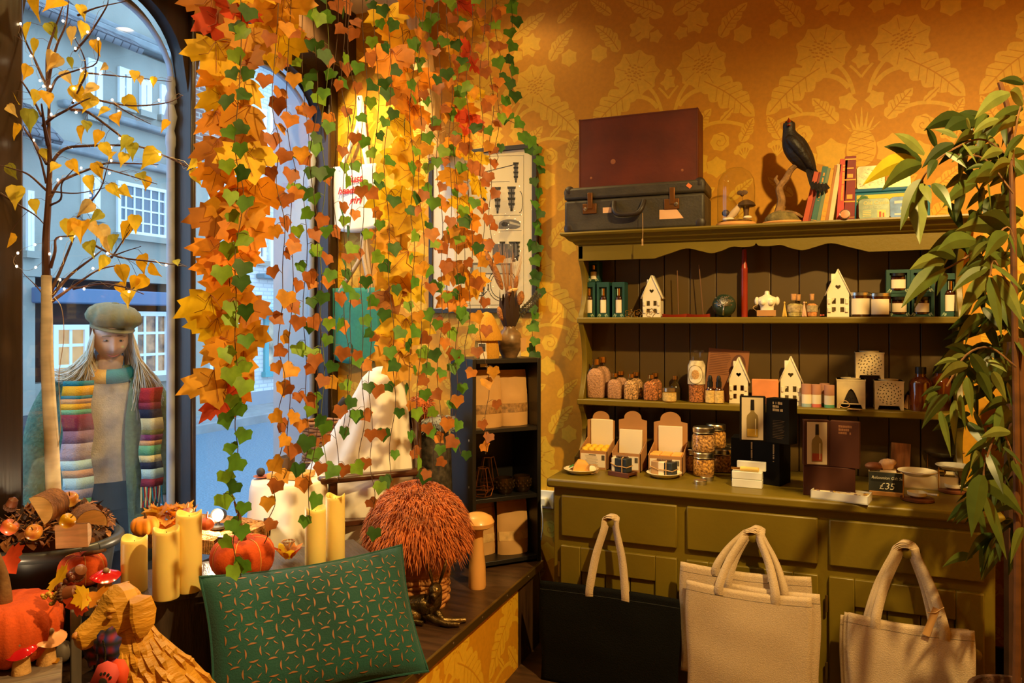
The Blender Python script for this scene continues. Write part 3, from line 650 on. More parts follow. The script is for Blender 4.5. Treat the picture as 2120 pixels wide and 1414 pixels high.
# --- corked jars with tassels
def cork_bottle(label, px, w, h, fill, tass, Y=SY-.02, side=-1):
    p = on(px, Y, S1); s = mpp(px, Y); r = w*s/2; H = h*s
    t = thing('corked_bottle', label, 'corked bottle', p, 0, 'corked bottles with tassels')
    build('filling', MB().lathe([(r*.85, .003), (r*.95, H*.2), (r*.92, H*.5), (r*.5, H*.58)], (0, 0, 0), 16), fill, t, world=False)
    build('bottle', MB().lathe([(r*.9, 0), (r, H*.15), (r, H*.5), (r*.5, H*.68), (r*.42, H*.72), (r*.45, H*.8)], (0, 0, 0), 16, caps=False), M_clear, t, world=False)
    build('cork', MB().lathe([(r*.38, H*.72), (r*.44, H)], (0, 0, 0), 12), M_cork, t, world=False)
    mb = MB(); mb.lathe([(r*1.03, H*.22), (r*1.03, H*.5)], (0, 0, 0), 16, caps=False); build('label', mb, mat('aged_label', c3(170, 150, 110), .8, nz=(90, .35)), t, world=False)
    mb = MB(); tx = side*(r+.008)
    mb.ell((tx, -r*.5, H*.62), (.0035, .0035, .005))
    for k in range(14):
        a = 2*pi*k/14; mb.tube([(tx, -r*.5, H*.6), (tx+.005*cos(a), -r*.5+.005*sin(a), H*.3), (tx+.009*cos(a), -r*.5+.009*sin(a)-.004, .002)], .0012, 4)
    build('tassel', mb, tass, t, world=False)
M_ty = mat('yellow_thread', c3(230, 190, 90), .8); M_tp = mat('pink_thread', c3(240, 190, 160), .8); M_tr = mat('red_thread', c3(220, 100, 80), .8)
cork_bottle('corked bottle of pale herbs with a yellow tassel, upper shelf', 1643, 27, 48, mat('herb_mix', c3(190, 170, 110), .9, nz=(120, .4)), M_ty)
cork_bottle('corked bottle tucked behind the pale herb bottle', 1653, 22, 47, mat('herb_mix2', c3(170, 150, 90), .9, nz=(120, .4)), M_ty, SY+.05, 1)
cork_bottle('corked bottle of orange salt with a pink tassel, upper shelf', 1681, 22, 48, mat('orange_salt', c3(214, 140, 80), .9, nz=(120, .4)), M_tp)
p = on(1699, SY-.01, S1); mb = MB(); mb.ell((0, 0, .004), (.004, .004, .004))
for k in range(12): mb.tube([(0, 0, .004), (.014, .004*cos(k), .003+.002*(k % 3))], .0012, 4)
tag(build('loose_tassel', mb, M_tr, loc=p+Vector((0, 0, .003)), world=False), 'red thread tassel lying beside the tallest pottery house', 'tassel')
# --- amber candle jars
for px, w, h, lab, lw in ((1781, 38, 51, 'amber candle jar with plain cream label beside the tallest pottery house', .9), (1821, 43, 49, 'wider amber candle jar with torn-edge label', .72)):
    Y = SY-.01; p = on(px, Y, S1); s = mpp(px, Y); r = w*s/2; H = h*s
    t = thing('candle_jar', lab, 'candle jar', p, 0, 'amber candle jars')
    build('jar', MB().lathe([(r*.95, 0), (r, .003), (r, H*.85)], (0, 0, 0), 24), M_amber, t, world=False)
    build('lid', MB().lathe([(r*1.02, H*.86), (r*1.02, H*.98), (r*.97, H), (r*.5, H*.99)], (0, 0, 0), 24), M_tin, t, world=False)
    vs = [[(1.01*r*sin(a*lw*1.2), -1.01*r*cos(a*lw*1.2), z) for a in [-1+2*i/12 for i in range(13)]] for z in (H*.1, H*.74)]
    build('label', MB().strip(vs[0], vs[1]), M_label, t, world=False)
# ---------------------------------------------------------------- lower shelf
def salt_bottle(label, px, w, h, fill, Y=SY, base='flat'):
    p = on(px, Y, S2); s = mpp(px, Y); r = w*s/2; H = h*s
    t = thing('salt_bottle', label, 'bottle of bath salts', p, 0, 'square-shouldered bottles of bath salts')
    def ring(k, z):
        return [(k*r*math.copysign(abs(cos(a))**.5, cos(a)), k*r*.7*math.copysign(abs(sin(a))**.5, sin(a)), z) for a in [2*pi*i/20 for i in range(20)]]
    build('salts', MB().loft([ring(.9, .003), ring(.94, H*.1), ring(.94, H*.58), ring(.7, H*.7), ring(.35, H*.76)]), fill, t, world=False)
    build('glass', MB().loft([ring(.95, 0), ring(1, .004), ring(1, H*.6), ring(.75, H*.74), ring(.4, H*.82), ring(.38, H*.88)], caps=False), M_clear, t, world=False)
    build('cap', MB().cyl((0, 0, H*.86), r*.44, H*.14, 14), M_gold, t, world=False)
M_psalt = mat('pink_salt', c3(190, 140, 110), .7, nz=(150, .35), bump=(150, .5)); M_rsalt = mat('rose_petal_salt', c3(120, 66, 36), .7, nz=(150, .8), col2=c3(200, 150, 100)); M_dsalt = mat('petal_tea', c3(110, 52, 30), .8, nz=(150, .8), col2=c3(180, 110, 60))
for px, w, h, f, Y, lab in ((1247, 36, 82, M_psalt, SY+.05, 'large pink salt bottle standing behind the front one, far left of lower shelf'), (1234, 38, 80, M_psalt, SY-.02, 'large pink salt bottle in front, far left of lower shelf'),
    (1286, 28, 54, M_psalt, SY+.05, 'small pale salt bottle tucked behind its twin'), (1273, 30, 53, M_psalt, SY-.03, 'small pale salt bottle beside the large salt bottles'),
    (1317, 28, 53, M_rsalt, SY+.05, 'small rose petal bottle tucked behind its twin'), (1307, 30, 53, M_rsalt, SY-.04, 'small rose petal salt bottle in front, third kind from left'),
    (1357, 28, 53, M_dsalt, SY+.05, 'small dark petal bottle tucked behind its twin'), (1348, 31, 53, M_dsalt, SY-.04, 'small dark red petal bottle beside the little tin-lidded jar')):
    salt_bottle(lab, px, w, h, f, Y)
p = on(1386, SY-.07, S2); s = mpp(1386, SY-.07)
t = thing('balm_jar', 'little balm jar with silver lid and cream label, lower shelf', 'jar', p)
build('jar', MB().lathe([(13*s, 0), (14*s, 2*s), (14*s, 20*s), (12*s, 22*s)], (0, 0, 0), 20), mat('honey_glass', c3(170, 130, 60), .15), t, world=False)
build('lid', MB().cyl((0, 0, 22*s), 14*s, 7*s, 20), M_tin, t, world=False); build('label', MB().lathe([(14.2*s, 3*s), (14.2*s, 19*s)], (0, 0, 0), 20, caps=False), mat('kraft_label', c3(214, 180, 110), .8, nz=(120, .25)), t, world=False)
p = on(1398, SY+.03, S2); s = mpp(1398, SY)
t = thing('miniature_bottle', 'dark miniature bottle with brass cap behind the balm jar', 'bottle', p)
build('bottle', MB().lathe([(12*s, 0), (13*s, 3*s), (13*s, 24*s), (9*s, 32*s), (4.5*s, 37*s), (4.5*s, 42*s)], (0, 0, 0), 18), mat('olive_glass', c3(60, 46, 20), .08, coat=.5), t, world=False); build('cap', MB().cyl((0, 0, 42*s), 5.5*s, 8*s, 12), M_gold, t, world=False)
p = on(1442, SY-.04, S2); s = mpp(1442, SY-.04)
t = thing('flared_bottle', 'tall flare-necked glass bottle of petals with round label', 'bottle', p)
build('petals', MB().lathe([(15*s, 1*s), (16*s, 40*s), (16*s, 70*s), (12*s, 80*s)], (0, 0, 0), 20), M_dsalt, t, world=False)
build('glass', MB().lathe([(16*s, 0), (17.5*s, 3*s), (17.5*s, 76*s), (13*s, 86*s), (11*s, 92*s), (12*s, 98*s), (16*s, 108*s)], (0, 0, 0), 24, caps=False), M_clear, t, world=False)
build('paper_wrap', MB().lathe([(17.8*s, 38*s), (17.8*s, 76*s), (13.4*s, 86*s)], (0, 0, 0), 24, caps=False), mat('speckled_paper', c3(205, 190, 160), .8, nz=(40, .35)), t, world=False)
mb = MB(); rr = 18.2*s
for q0, q1, mi in ((0, 15, 0), (15, 16, 1), (0, 8, 2)):
    A = [];
    for i in range(25):
        a = 2*pi*i/24; A.append((q1*s*cos(a), q1*s*1.2*sin(a)))
    pts = [(rr*(1+.002*mi)*sin(x/rr), -rr*(1+.003*mi)*cos(x/rr), 58*s+z) for x, z in A]; c = (0, -rr*(1+.002*mi), 58*s); mb.fan(c, pts, (0, 1, 2)[mi]) if mi != 1 else mb.tube(pts, .0008, 4, 1)
build('label', mb, [M_label, M_trimbrass, mat('label_emblem', c3(196, 150, 90), .8, nz=(200, .4))], t, world=False)
p = on(1504, RB-.03, S2); s = mpp(1504, RB-.03)
t = thing('postcard', 'brown printed postcard propped behind the bottles, lower shelf', 'card', p)
T = Matrix.Translation((0, 0, 50*s)) @ Matrix.Rotation(R(4.5), 4, 'Y') @ Matrix.Rotation(R(-8), 4, 'X'); mb = MB(); mb.T = T; mb.box(-41*s, -.0005, -50*s, 41*s, .0005, 58*s)
build('card', mb, mat('brown_postcard', c3(140, 84, 40), .6, nz=(8, .1)), t, world=False)
mb = MB(); mb.T = T
for k in range(13): mb.box(-37*s, -.001, (48-3.6*k)*s, (2+3*sin(k*7))*s, -.0008, (48.9-3.6*k)*s)
build('printed_lines', mb, mat('brown_ink', c3(90, 50, 24), .8), t, world=False)
mb = MB(); mb.T = T; mb.ell((21*s, -.0008, 25*s), (15*s, .0006, 24*s)); mb.ell((21*s, -.0012, 34*s), (6*s, .0008, 8*s), 1); mb.ell((21*s, -.0012, 16*s), (10*s, .0008, 14*s), 2)
build('portrait', mb, [mat('portrait_ground', c3(92, 52, 30), .7), mat('portrait_face', c3(150, 100, 64), .7), mat('portrait_coat', c3(54, 32, 24), .7)], t, world=False)
for px, lab in ((1470, 'amber dropper bottle nearer the flared bottle, cream label'), (1488, 'amber dropper bottle nearer the pottery house, cream label')):
    p = on(px, SY-.06, S2); s = mpp(px, SY-.06); t = thing('dropper_bottle', lab, 'dropper bottle', p, 0, 'pair of amber dropper bottles')
    build('bottle', MB().lathe([(9*s, 0), (9.5*s, 2*s), (9.5*s, 28*s), (5*s, 34*s), (4*s, 35*s)], (0, 0, 0), 16), M_amber, t, world=False)
    build('collar', MB().cyl((0, 0, 34*s), 6*s, 11*s, 14), M_black, t, world=False); build('bulb', MB().lathe([(4.5*s, 45*s), (5*s, 50*s), (3*s, 57*s), (1*s, 58*s)], (0, 0, 0), 12), M_black, t, world=False)
    build('label', MB().lathe([(9.8*s, 2*s), (9.8*s, 27*s)], (0, 0, 0), 16, caps=False), mat('kraft_label', c3(214, 180, 110)), t, world=False)
p = on(1584, SY-.02, S2); s = mpp(1584, SY)
tag(build('soap_slab', MB().box(-26*s, -.012, 0, 26*s, .012, 52*s), mat('salmon_soap', c3(226, 140, 84), .55, nz=(14, .12)), loc=p, rz=.05, world=False, bevel=.004), 'salmon orange soap slab standing between two pottery houses', 'soap')
for px, Y, cc, lab in ((1670, SY-.05, (150, 175, 180), 'paper balm tube with a blue band'), (1690, SY-.05, (214, 110, 90), 'paper balm tube with a coral band'), (1707, SY+.0, (70, 140, 110), 'paper balm tube tucked behind the green banded one'), (1717, SY-.06, (90, 160, 120), 'paper balm tube with a green band, nearest the carved burner')):
    p = on(px, Y, S2); s = mpp(px, Y); r = 9.8*s; t = thing('paper_tube', lab, 'balm tube', p, 0, 'paper balm tubes')
    build('tube', MB().cyl((0, 0, 0), r*.97, 27*s, 18), M_pinkcard, t, world=False); build('cap', MB().cyl((0, 0, 27*s), r, 20*s, 18), mat('dusty_pink_card', c3(186, 132, 104), .8), t, world=False)
    build('label', MB().lathe([(r*.99, 7*s), (r*.99, 26*s)], (0, 0, 0), 18, caps=False), M_label, t, world=False); build('band', MB().lathe([(r*1., .5*s), (r*1., 7*s)], (0, 0, 0), 18, caps=False), mat('band_%d' % px, c3(*cc), .7), t, world=False)
# --- carved soapstone burners
def burner(label, px, z, w, h, arch=False, Y=SY-.05):
    p = on(px, Y, z); s = mpp(px, Y); hw = w*s/2; H = h*s; d = hw*1.7
    t = thing('oil_burner', label, 'oil burner', p, 0, 'carved soapstone oil burners')
    mb = MB(); lg = H*.14
    if not arch:
        mb.box(-hw, 0, lg, hw, d, H)
    else:
        mb.box(-hw, .008, lg, hw, d, H); pts = []
        n = 16; A = [(-hw*.55*(1-(i/n))**.6 if i < n else 0, H*.18+H*.5*(i/n)) for i in range(n+1)]; A = [(-x if False else x, z_) for x, z_ in A]
        L_ = [(x, 0, z_) for x, z_ in A]; mb.strip([(-hw, 0, z_) for _, z_ in A], L_); mb.strip([(-x, 0, z_) for x, z_ in A], [(hw, 0, z_) for _, z_ in A])
        mb.box(-hw, 0, H*.68, hw, .008, H); mb.box(-hw, 0, lg, hw, .008, H*.18)
        mb.strip(L_, [(x, .008, z_) for x, z_ in A]); mb.strip([(-x, 0, z_) for x, z_ in A], [(-x, .008, z_) for x, z_ in A])
    for a in (-1, 1):
        for b in (0, 1):
            mb.add([(a*hw, b*d, 0), (a*(hw-.011), b*d, 0), (a*(hw-.016), b*d, lg), (a*hw, b*d, lg), (a*hw, b*d+(.01 if b == 0 else -.01), 0), (a*(hw-.011), b*d+(.01 if b == 0 else -.01), 0), (a*(hw-.016), b*d+(.01 if b == 0 else -.01), lg), (a*hw, b*d+(.01 if b == 0 else -.01), lg)], [(0, 1, 2, 3), (4, 7, 6, 5), (0, 4, 5, 1), (1, 5, 6, 2), (3, 2, 6, 7), (0, 3, 7, 4)])
    mb.box(-hw*1.03, -.001, H*.95, hw*1.03, d, H)
    build('body', mb, M_stone, t, world=False, sharp=30)
    build('dish_rim', MB().lathe([(hw*.7, H), (hw*.72, H+.005), (hw*.6, H+.005), (hw*.5, H+.001)], (0, d/2, 0), 24), M_stone, t, world=False)
    mb = MB(); random.seed(px)
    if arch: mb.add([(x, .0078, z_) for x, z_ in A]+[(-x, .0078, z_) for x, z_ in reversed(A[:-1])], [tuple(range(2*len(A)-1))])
    def blob(x, z_, a, l, w_):
        mb.add([(x+cos(a)*l*q+sin(a)*w_*e, -.0012, z_+sin(a)*l*q-cos(a)*w_*e) for q, e in ((-1, 0), (-.3, .8), (.6, 1), (1, 0), (.6, -1), (-.3, -.6))], [(0, 1, 2, 3, 4, 5)])
    if not arch:
        for ring_, n in ((.2, 5), (.42, 10), (.64, 15), (.8, 18)):
            for k in range(n):
                a = 2*pi*k/n+ring_*3; x = hw*ring_*cos(a); z_ = H*.56+hw*ring_*sin(a)
                if abs(x) < hw*.82 and lg+.004 < z_ < H*.92: blob(x, z_, a+1.1+random.uniform(-.6, .6), hw*.075, hw*.035)
    else:
        for k in range(14): blob(random.uniform(-.4, .4)*hw, H*.2+random.random()*H*.25, random.random()*3, hw*.06, hw*.03)
    build('opening_shade', mb, [M_hole], t, world=False, flat=True)  # flat dark shapes paint the shade inside the cut openings
burner('carved soapstone burner with pointed arch opening, lower shelf', 1762, S2, 54, 60, True)
burner('carved soapstone burner beside the amber bottles, lower shelf', 1841, S2, 54, 60)
burner('carved soapstone burner balanced on top of the other two', 1801, S2+W_(62, 1800, SY-.05), 53, 55, False, SY-.03)
p = on(1752, SY-.09, S2); mb = MB()
mb.tube(catmull([(-.03, 0, .004), (-.02, -.006, .03), (.0, -.008, .034), (.012, -.006, .015), (-.01, -.01, .008), (-.03, 0, .018)], 6), .0018, 5)
t = thing('gift_tag', 'tan card tag on twine in front of the arched burner', 'tag', p); build('twine', mb, M_twine, t, world=False)
m2 = MB(); m2.T = TR((.03, -.012, .003), rz=-.35); m2.box(-.024, -.012, -.001, .026, .012, .0008); build('card', m2, M_pinkcard, t, world=False)
p = on(1876, SY, S2); m2 = MB(); m2.T = TR(ry=.3); m2.box(-.014, -.01, .004, .012, .01, .058); tag(build('wood_offcut', m2, M_card, loc=p, world=False), 'small leaning wood offcut beside the carved burner', 'wood')
for px, w, h, Y, lab in ((1906, 42, 88, SY-.02, 'large brown glass bottle, lower shelf by the plant'), (1946, 42, 90, SY+.04, 'brown glass bottle set back behind plant leaves')):
    p = on(px, Y, S2); s = mpp(px, Y); t = thing('apothecary_bottle', lab, 'bottle', p, 0, 'brown apothecary bottles')
    build('bottle', MB().lathe([(w*.48*s, 0), (w*.5*s, 3*s), (w*.5*s, 56*s), (w*.42*s, 64*s), (w*.24*s, 70*s), (w*.22*s, 78*s)], (0, 0, 0), 24), mat('brown_glass', c3(92, 40, 14), .07, coat=.7, spec=.8), t, world=False)
    build('cap', MB().cyl((0, 0, 76*s), w*.25*s, 14*s, 16), M_black, t, world=False)
# ================================================================ goods on the dresser counter
def soap_box(label, px0, px1, pyb, topy, cardm, content, Y=3.215):
    a, b = atY(px0, 900, Y), atY(px1, 900, Y); w = (b.x-a.x)/2; c = Vector(((a.x+b.x)/2, Y, DC)); s = mpp((px0+px1)/2, Y); h = 38*s; d = .135
    t = thing('soap_carton', label, 'soap carton', c, 0, 'open brown soap cartons')
    mb = MB(); k = .003
    mb.box(-w, 0, 0, w, k, h); mb.box(-w, k, 0, w, d, k)
    for q in (-1, 1): x = q*w; mb.add([(x, 0, 0), (x, d, 0), (x, d, h*1.5), (x, 0, h), (x-q*k, 0, 0), (x-q*k, d, 0), (x-q*k, d, h*1.5), (x-q*k, 0, h)], [(0, 1, 2, 3), (4, 7, 6, 5), (3, 2, 6, 7), (0, 3, 7, 4), (1, 5, 6, 2)])
    H = (atY((px0+px1)/2, topy, Y+d).z-DC); r = w*.62
    pr = [(-w, 0), (w, 0), (w, H-r*1.05), (r, H-r*.9)]+[(r*cos(q), H-r*.8+r*.8*sin(q)) for q in [pi*i/10 for i in range(1, 10)]]+[(-r, H-r*.9), (-w, H-r*1.05)]
    m2 = MB(); m2.T = Matrix(((1, 0, 0, 0), (0, 0, -1, d), (0, 1, 0, 0), (0, 0, 0, 1))); m2.prism(pr, 0, k)
    build('box', mb, M_card, t, world=False); build('back_flap', m2, M_card, t, world=False)
    build('label', MB().box(-w*.88, -.0006, h*.12, w*.86, 0, h*.84), M_label, t, world=False)
    m3 = MB(); random.seed(px0)
    for j in range(9): m3.box(-w*.45-random.random()*w*.15, -.001, h*(.74-.06*j)-.0007, w*(.2+random.random()*.2), -.0006, h*(.74-.06*j))
    for j in range(12): m3.box(w*.6+j*w*.018, -.001, h*.5, w*.6+j*w*.018+.0006*(1+j % 2), -.0006, h*.78)
    m3.box(-w*.3, -.001, h*.76, w*.2, -.0006, h*.80); build('label_print', m3, M_ink, t, world=False)
    return t, w, h, d, s
t, w, h, d, s = soap_box('brown open soap carton nearest the left end of the counter', 1199, 1257, 970, 850, None, None)
m = MB();
for i in range(4):
    for j in range(2): m.ell((-w*.7+i*w*.45, .03+.05*j, h*1.02+.004*j), (w*.25, .026, .012), 0, 10, 6)
build('soap', m.box(-w*.93, .006, .004, w*.93, .1, h), M_ygold, t, world=False, bevel=.003)
build('back_card', MB().box(-w*.7, d-.012, .01, w*.9, d-.004, .205), M_label, t, world=False, bevel=.002)
t, w, h, d, s = soap_box('brown open soap carton in the middle with a big cream card', 1266, 1326, 972, 850, None, None)
m = MB(); m.T = TR((0, d-.05, .005), rx=-.12); m.box(-w*.85, 0, 0, w*.75, .02, .165); build('back_card', m, M_label, t, world=False, bevel=.002)
t, w, h, d, s = soap_box('brown open soap carton with amber soap bars, beside the petal jars', 1341, 1413, 975, 852, None, None)
m = MB();
for i in range(3): m.box(-w*.92+i*w*.62, .006, .004, -w*.92+i*w*.62+w*.58, .09, h*1.08)
build('soap', m, M_osoap, t, world=False, bevel=.004)
build('back_card', MB().box(-w*.7, d-.013, .01, w*.72, d-.004, .19), M_label, t, world=False, bevel=.002)
def saucer(name, label, px, py, w, Y=None, m=M_cream):
    p = atZ(px, py, DC) if Y is None else on(px, Y, DC); sc = p.y and mpp(px, p.y); r = w*sc/2
    t = thing(name, label, 'soap dish', p); n = 48
    build('bowl', MB().lathe([(r*.62, 0), (r*.7, .004), (r*1, .02), (r*.96, .021), (r*.66, .008), (r*.1, .006)], (0, 0, 0), n, fold=lambda a, z: 1+.012*cos(24*a)), m, t, world=False)
    return t, p, r
saucer('soap_dish', 'round fluted dish at the far left of the counter', 1203, 979, 72)
p = atZ(1203, 979, DC); m = MB(); m.T = TR((p.x, p.y, DC+.007), rz=.3); q = .03
m.loft([[(-.036, -q, 0), (.036, -q, 0), (.036, q, 0), (-.036, q, 0)], [(-.03, -q, .025), (.036, -q, .03), (.03, q, .03), (-.03, q, .025)], [(-.012, -.02, .052), (.02, -.018, .046), (.016, .02, .046), (-.012, .02, .05)]])
tag(build('amber_soap', m, M_osoap, loc=(p.x, p.y, DC+.007), bevel=.004), 'amber soap wedge lying on the far left dish', 'soap')
m = MB(); q = Vector((p.x+.055, p.y-.03, DC+.002))
for k in range(3): m.tube([q+Vector((.022*cos(a)+.004*k, .004*k, .024+.02*sin(a))) for a in [2*pi*i/18 for i in range(19)]], .0014, 5)
tag(build('twine_loop', m, M_twine, loc=q), 'loops of tan twine beside the far left dish', 'twine')
m = MB(); m.T = TR((p.x-.045, p.y+.02, DC+.02), rz=.5, ry=-.5); m.grid(lambda u, v: (-.028+.056*u, -.02+.04*v, .004*sin(u*5)), 6, 4); m.box(-.012, -.01, .005, .008, .006, .006, 1)
tag(build('wrapped_label', m, [M_label, mat('green_print', c3(60, 140, 70))], loc=(p.x-.045, p.y+.02, DC+.02), solid=.001), 'cream paper wrapper with green print on the far left dish', 'paper')
# wooden rack + striped soap
p = atZ(1289, 985, DC); rk = thing('soap_rack', 'dark wooden slatted soap rack on the counter', 'soap rack', p, -.35)
m = MB();
for k in range(6): m.box(-.05+.0175*k, -.028, .008, -.05+.0175*k+.011, .032, .018)
build('slats', m, M_red if False else mat('walnut', c3(92, 48, 26), .45, nz=(8, .3)), rk, world=False, bevel=.001)
m = MB(); m.box(-.052, -.034, 0, .05, -.026, .020); m.box(-.052, .028, 0, .05, .036, .02); build('rails', m, MATS['walnut'], rk, world=False, bevel=.0015)
def striped_soap(label, p, cols, sz, rz):
    t = thing('striped_soap', label, 'soap', p, rz, 'striped soaps tied with twine'); x = -sz[0]/2
    for f, mm in cols: build('soap_layer', MB().box(x, -sz[1]/2, 0, x+sz[0]*f, sz[1]/2, sz[2]), mm, t, world=False, bevel=.003); x += sz[0]*f
    m = MB(); e = .0015; X, Yh, Z = sz[0]/2+e, sz[1]/2+e, sz[2]
    m.tube([(-X, -Yh, Z*.6), (-X*.3, -Yh, Z*.42), (X*.4, -Yh-e, Z*.45), (X, -Yh, Z*.4), (X, Yh, Z*.45), (-X, Yh, Z*.5), (-X, -Yh, Z*.6)], .0022, 6)
    m.tube([(X*.45, -Yh-e, 0), (X*.45, -Yh-e, Z+e), (X*.2, 0, Z+e*2), (X*.3, Yh, Z), (X*.3, Yh, 0)], .0022, 6)
    build('twine', m, M_twine, t, world=False)
    m = MB(); m.tube([(-X*.6, -.006, Z+.006), (X*.6, .01, Z+.006)], .0045, 8); m.ell((-X*.2, -.004, Z+.006), (.006, .006, .005)); build('cinnamon_stick', m, mat('cinnamon', c3(120, 90, 70), .8), t, world=False)
striped_soap('cream and black soap tied with twine on the dark rack', p+Vector((-.004, 0, .018)), [(.22, M_label), (.78, M_navy)], (.075, .045, .058), -.35)
t, p, r = saucer('soap_dish', 'round fluted dish in front of the amber soap carton', 1375, 987, 73)
striped_soap('fawn, cream and black soap tied with twine on a fluted dish', p+Vector((0, 0, .009)), [(.34, M_tan), (.28, M_label), (.38, M_navy)], (.098, .05, .056), -.3)
# petal jars
def mason(label, p, r, h, m):
    t = thing('petal_jar', label, 'petal jar', p, 0, 'mason jars of dried petals')
    build('petals', MB().lathe([(r*.85, .003), (r*.93, .01), (r*.93, h*.62), (r*.8, h*.72), (r*.1, h*.74)], (0, 0, 0), 18), m, t, world=False)
    build('glass', MB().lathe([(r*.9, 0), (r, .006), (r, h*.64), (r*.86, h*.74), (r*.84, h*.8)], (0, 0, 0), 24, caps=False), M_clear, t, world=False)
    build('lid', MB().lathe([(r*.9, h*.76), (r*.94, h*.77), (r*.9, h*.79), (r*.93, h*.83), (r*.93, h*.96), (r*.86, h), (r*.7, h*.99), (r*.3, h*.985)], (0, 0, 0), 28), M_tin, t, world=False)
    return t
M_pet = mat('marigold_petals', c3(170, 92, 36), .9, nz=(110, .7), col2=c3(226, 146, 70), bump=(110, .8)); M_pet2 = mat('rose_petals', c3(150, 80, 50), .9, nz=(110, .7), col2=c3(220, 150, 90), bump=(110, .8))
p = atZ(1457, 985, DC); s = mpp(1457, p.y); r = 22.5*s; hj = 50*s
mason('petal jar at the bottom of the front stack', p, r, hj, M_pet); mason('petal jar on top of the front stack', p+Vector((0, 0, hj)), r*1.06, hj*1.04, M_pet2)
pb = p+Vector((.035, .12, 0)); mason('petal jar supporting the rear stack', pb, r, hj, M_pet2); mason('petal jar on top of the rear stack', pb+Vector((0, 0, hj)), r, hj*1.02, M_pet)
p2 = atZ(1430, 977, DC)+Vector((0, .03, 0)); mason('small petal jar left of the front stack', p2, r*.72, hj*.95, M_pet2)
p3 = atZ(1496, 977, DC)+Vector((.01, .01, 0)); mason('small petal jar right of the front stack', p3, r*.85, hj*.98, M_pet)
p4 = p3+Vector((.02, .075, 0)); mason('small petal jar behind, nearest the black cartons', p4, r*.7, hj*.98, M_pet2)
for px, py, lab in ((1450, 1002, 'flat silver tin in front of the petal jars'), (1464, 994, 'flat silver tin tucked behind the other tin')):
    p = atZ(px, py, DC); r = 13*mpp(px, p.y); t = thing('salve_tin', lab, 'tin', p, 0, 'flat silver salve tins')
    build('base', MB().lathe([(r, 0), (r, .008)], (0, 0, 0), 24), M_tin, t, world=False); build('lid', MB().lathe([(r*1.04, .006), (r*1.04, .014), (r*.96, .016), (r*.3, .0155)], (0, 0, 0), 24), M_tin, t, world=False)
# black and brown cartons
def bottle_pic(t, T, w, h, liquid):
    m = MB(); m.T = T; m.box(-w/2, -.0012, 0, w/2, 0, h); build('photo_panel', m, mat('photo_ground', c3(208, 190, 160), .6), t, world=False)
    m = MB(); m.T = T; bw = w*.27
    pr = [(-bw, .06*h), (-bw*1.02, .5*h), (-bw*.9, .58*h), (-bw*.35, .66*h), (-bw*.3, .72*h), (bw*.3, .72*h), (bw*.35, .66*h), (bw*.9, .58*h), (bw*1.02, .5*h), (bw, .06*h)]
    m.add([(x, -.0018, z) for x, z in pr], [tuple(range(10))], 0); m.add([(x, -.0022, z) for x, z in ((-bw*.9, .08*h), (bw*.9, .08*h), (bw*.9, .26*h), (-bw*.9, .26*h))], [(0, 1, 2, 3)], 1)
    m.add([(x, -.0024, z) for x, z in ((-bw*.34, .7*h), (bw*.34, .7*h), (bw*.3, .95*h), (-bw*.3, .95*h))], [(0, 1, 2, 3)], 2); m.add([(x, -.0024, z) for x, z in ((bw*.45, .12*h), (bw*.6, .12*h), (bw*.6, .5*h), (bw*.45, .5*h))], [(0, 1, 2, 3)], 3)
    build('bottle_picture', m, [mat('picture_glass', c3(132, 112, 66), .5), liquid, M_black, mat('picture_glint', c3(226, 214, 180), .5)], t, world=False)
def glyphs(t, T, w, h, rows, m_, fill=.8, seed=1):
    """small unreadable print: rows of letter-sized marks in a w x h area"""
    rnd = random.Random(seed); m = MB(); m.T = T; rh = h/rows
    for r in range(rows):
        x = 0; e = w*rnd.uniform(.6, 1)
        while x < e:
            q = rh*rnd.uniform(.25, .55)
            if rnd.random() < fill: m.box(x, -.0007, -rh*(r+.75)*1.0, x+q*.8, -.0002, -rh*r-rh*.1*rnd.random())
            x += q
    build('printed_text', m, m_, t, world=False)
M_txt = mat('pale_print', c3(190, 160, 110), .7)
def carton(label, p, rz, w, d, h, m, grp='tall dark perfume cartons'):
    """front-left edge at p; width along +x', depth along +y' """
    t = thing('perfume_carton', label, 'carton', p, rz, grp); build('carton', MB().box(0, 0, 0, w, d, h), m, t, world=False, bevel=.002); return t
hb = 100*mpp(1600, 3.0)
t = carton('tall matt black carton in front with upright gilt lettering', atZ(1617, 1008, DC)+Vector((-.115, .045, 0)), R(-21), .118, .105, hb, M_blackbox)
glyphs(t, Matrix.Translation((.096, 0, hb*.9)) @ Matrix.Rotation(R(90), 4, 'Y'), hb*.55, .008, 1, M_txt, .9, 3)
t = carton('tall matt black carton standing behind the white vial case', on(1513, 3.19, DC), R(-2), .105, .1, hb*.98, M_blackbox)
glyphs(t, Matrix.Translation((.085, 0, hb*.9)) @ Matrix.Rotation(R(90), 4, 'Y'), hb*.55, .008, 1, M_txt, .9, 4)
pt = atY(1585, 700, 3.06); ztop = DC+hb+.002; h2 = 92*mpp(1585, 3.1)
t = thing('perfume_carton', 'open black carton with a bottle photograph standing on the black cartons', 'carton', (pt.x, 3.08, ztop), 0, 'tall dark perfume cartons')
TL = TR((0, 0, 0), rz=R(8)); TRr = TR((0, 0, 0), rz=R(-32))
m = MB(); m.T = TR(rz=R(8)); m.box(-.095, 0, 0, 0, .05, h2); m.T = TR(rz=R(-30)); m.box(0, 0, 0, .10, .055, h2*.985); build('carton', m, M_blackbox, t, world=False, bevel=.0015)
bottle_pic(t, TR(rz=R(8)) @ TR((-.05, -.0005, .006)), .08, h2*.95, mat('pale_oil', c3(206, 166, 60), .4))
glyphs(t, TR(rz=R(-30)) @ Matrix.Translation((.03, 0, h2*.92)), .045, .04, 3, M_txt, .9, 5)
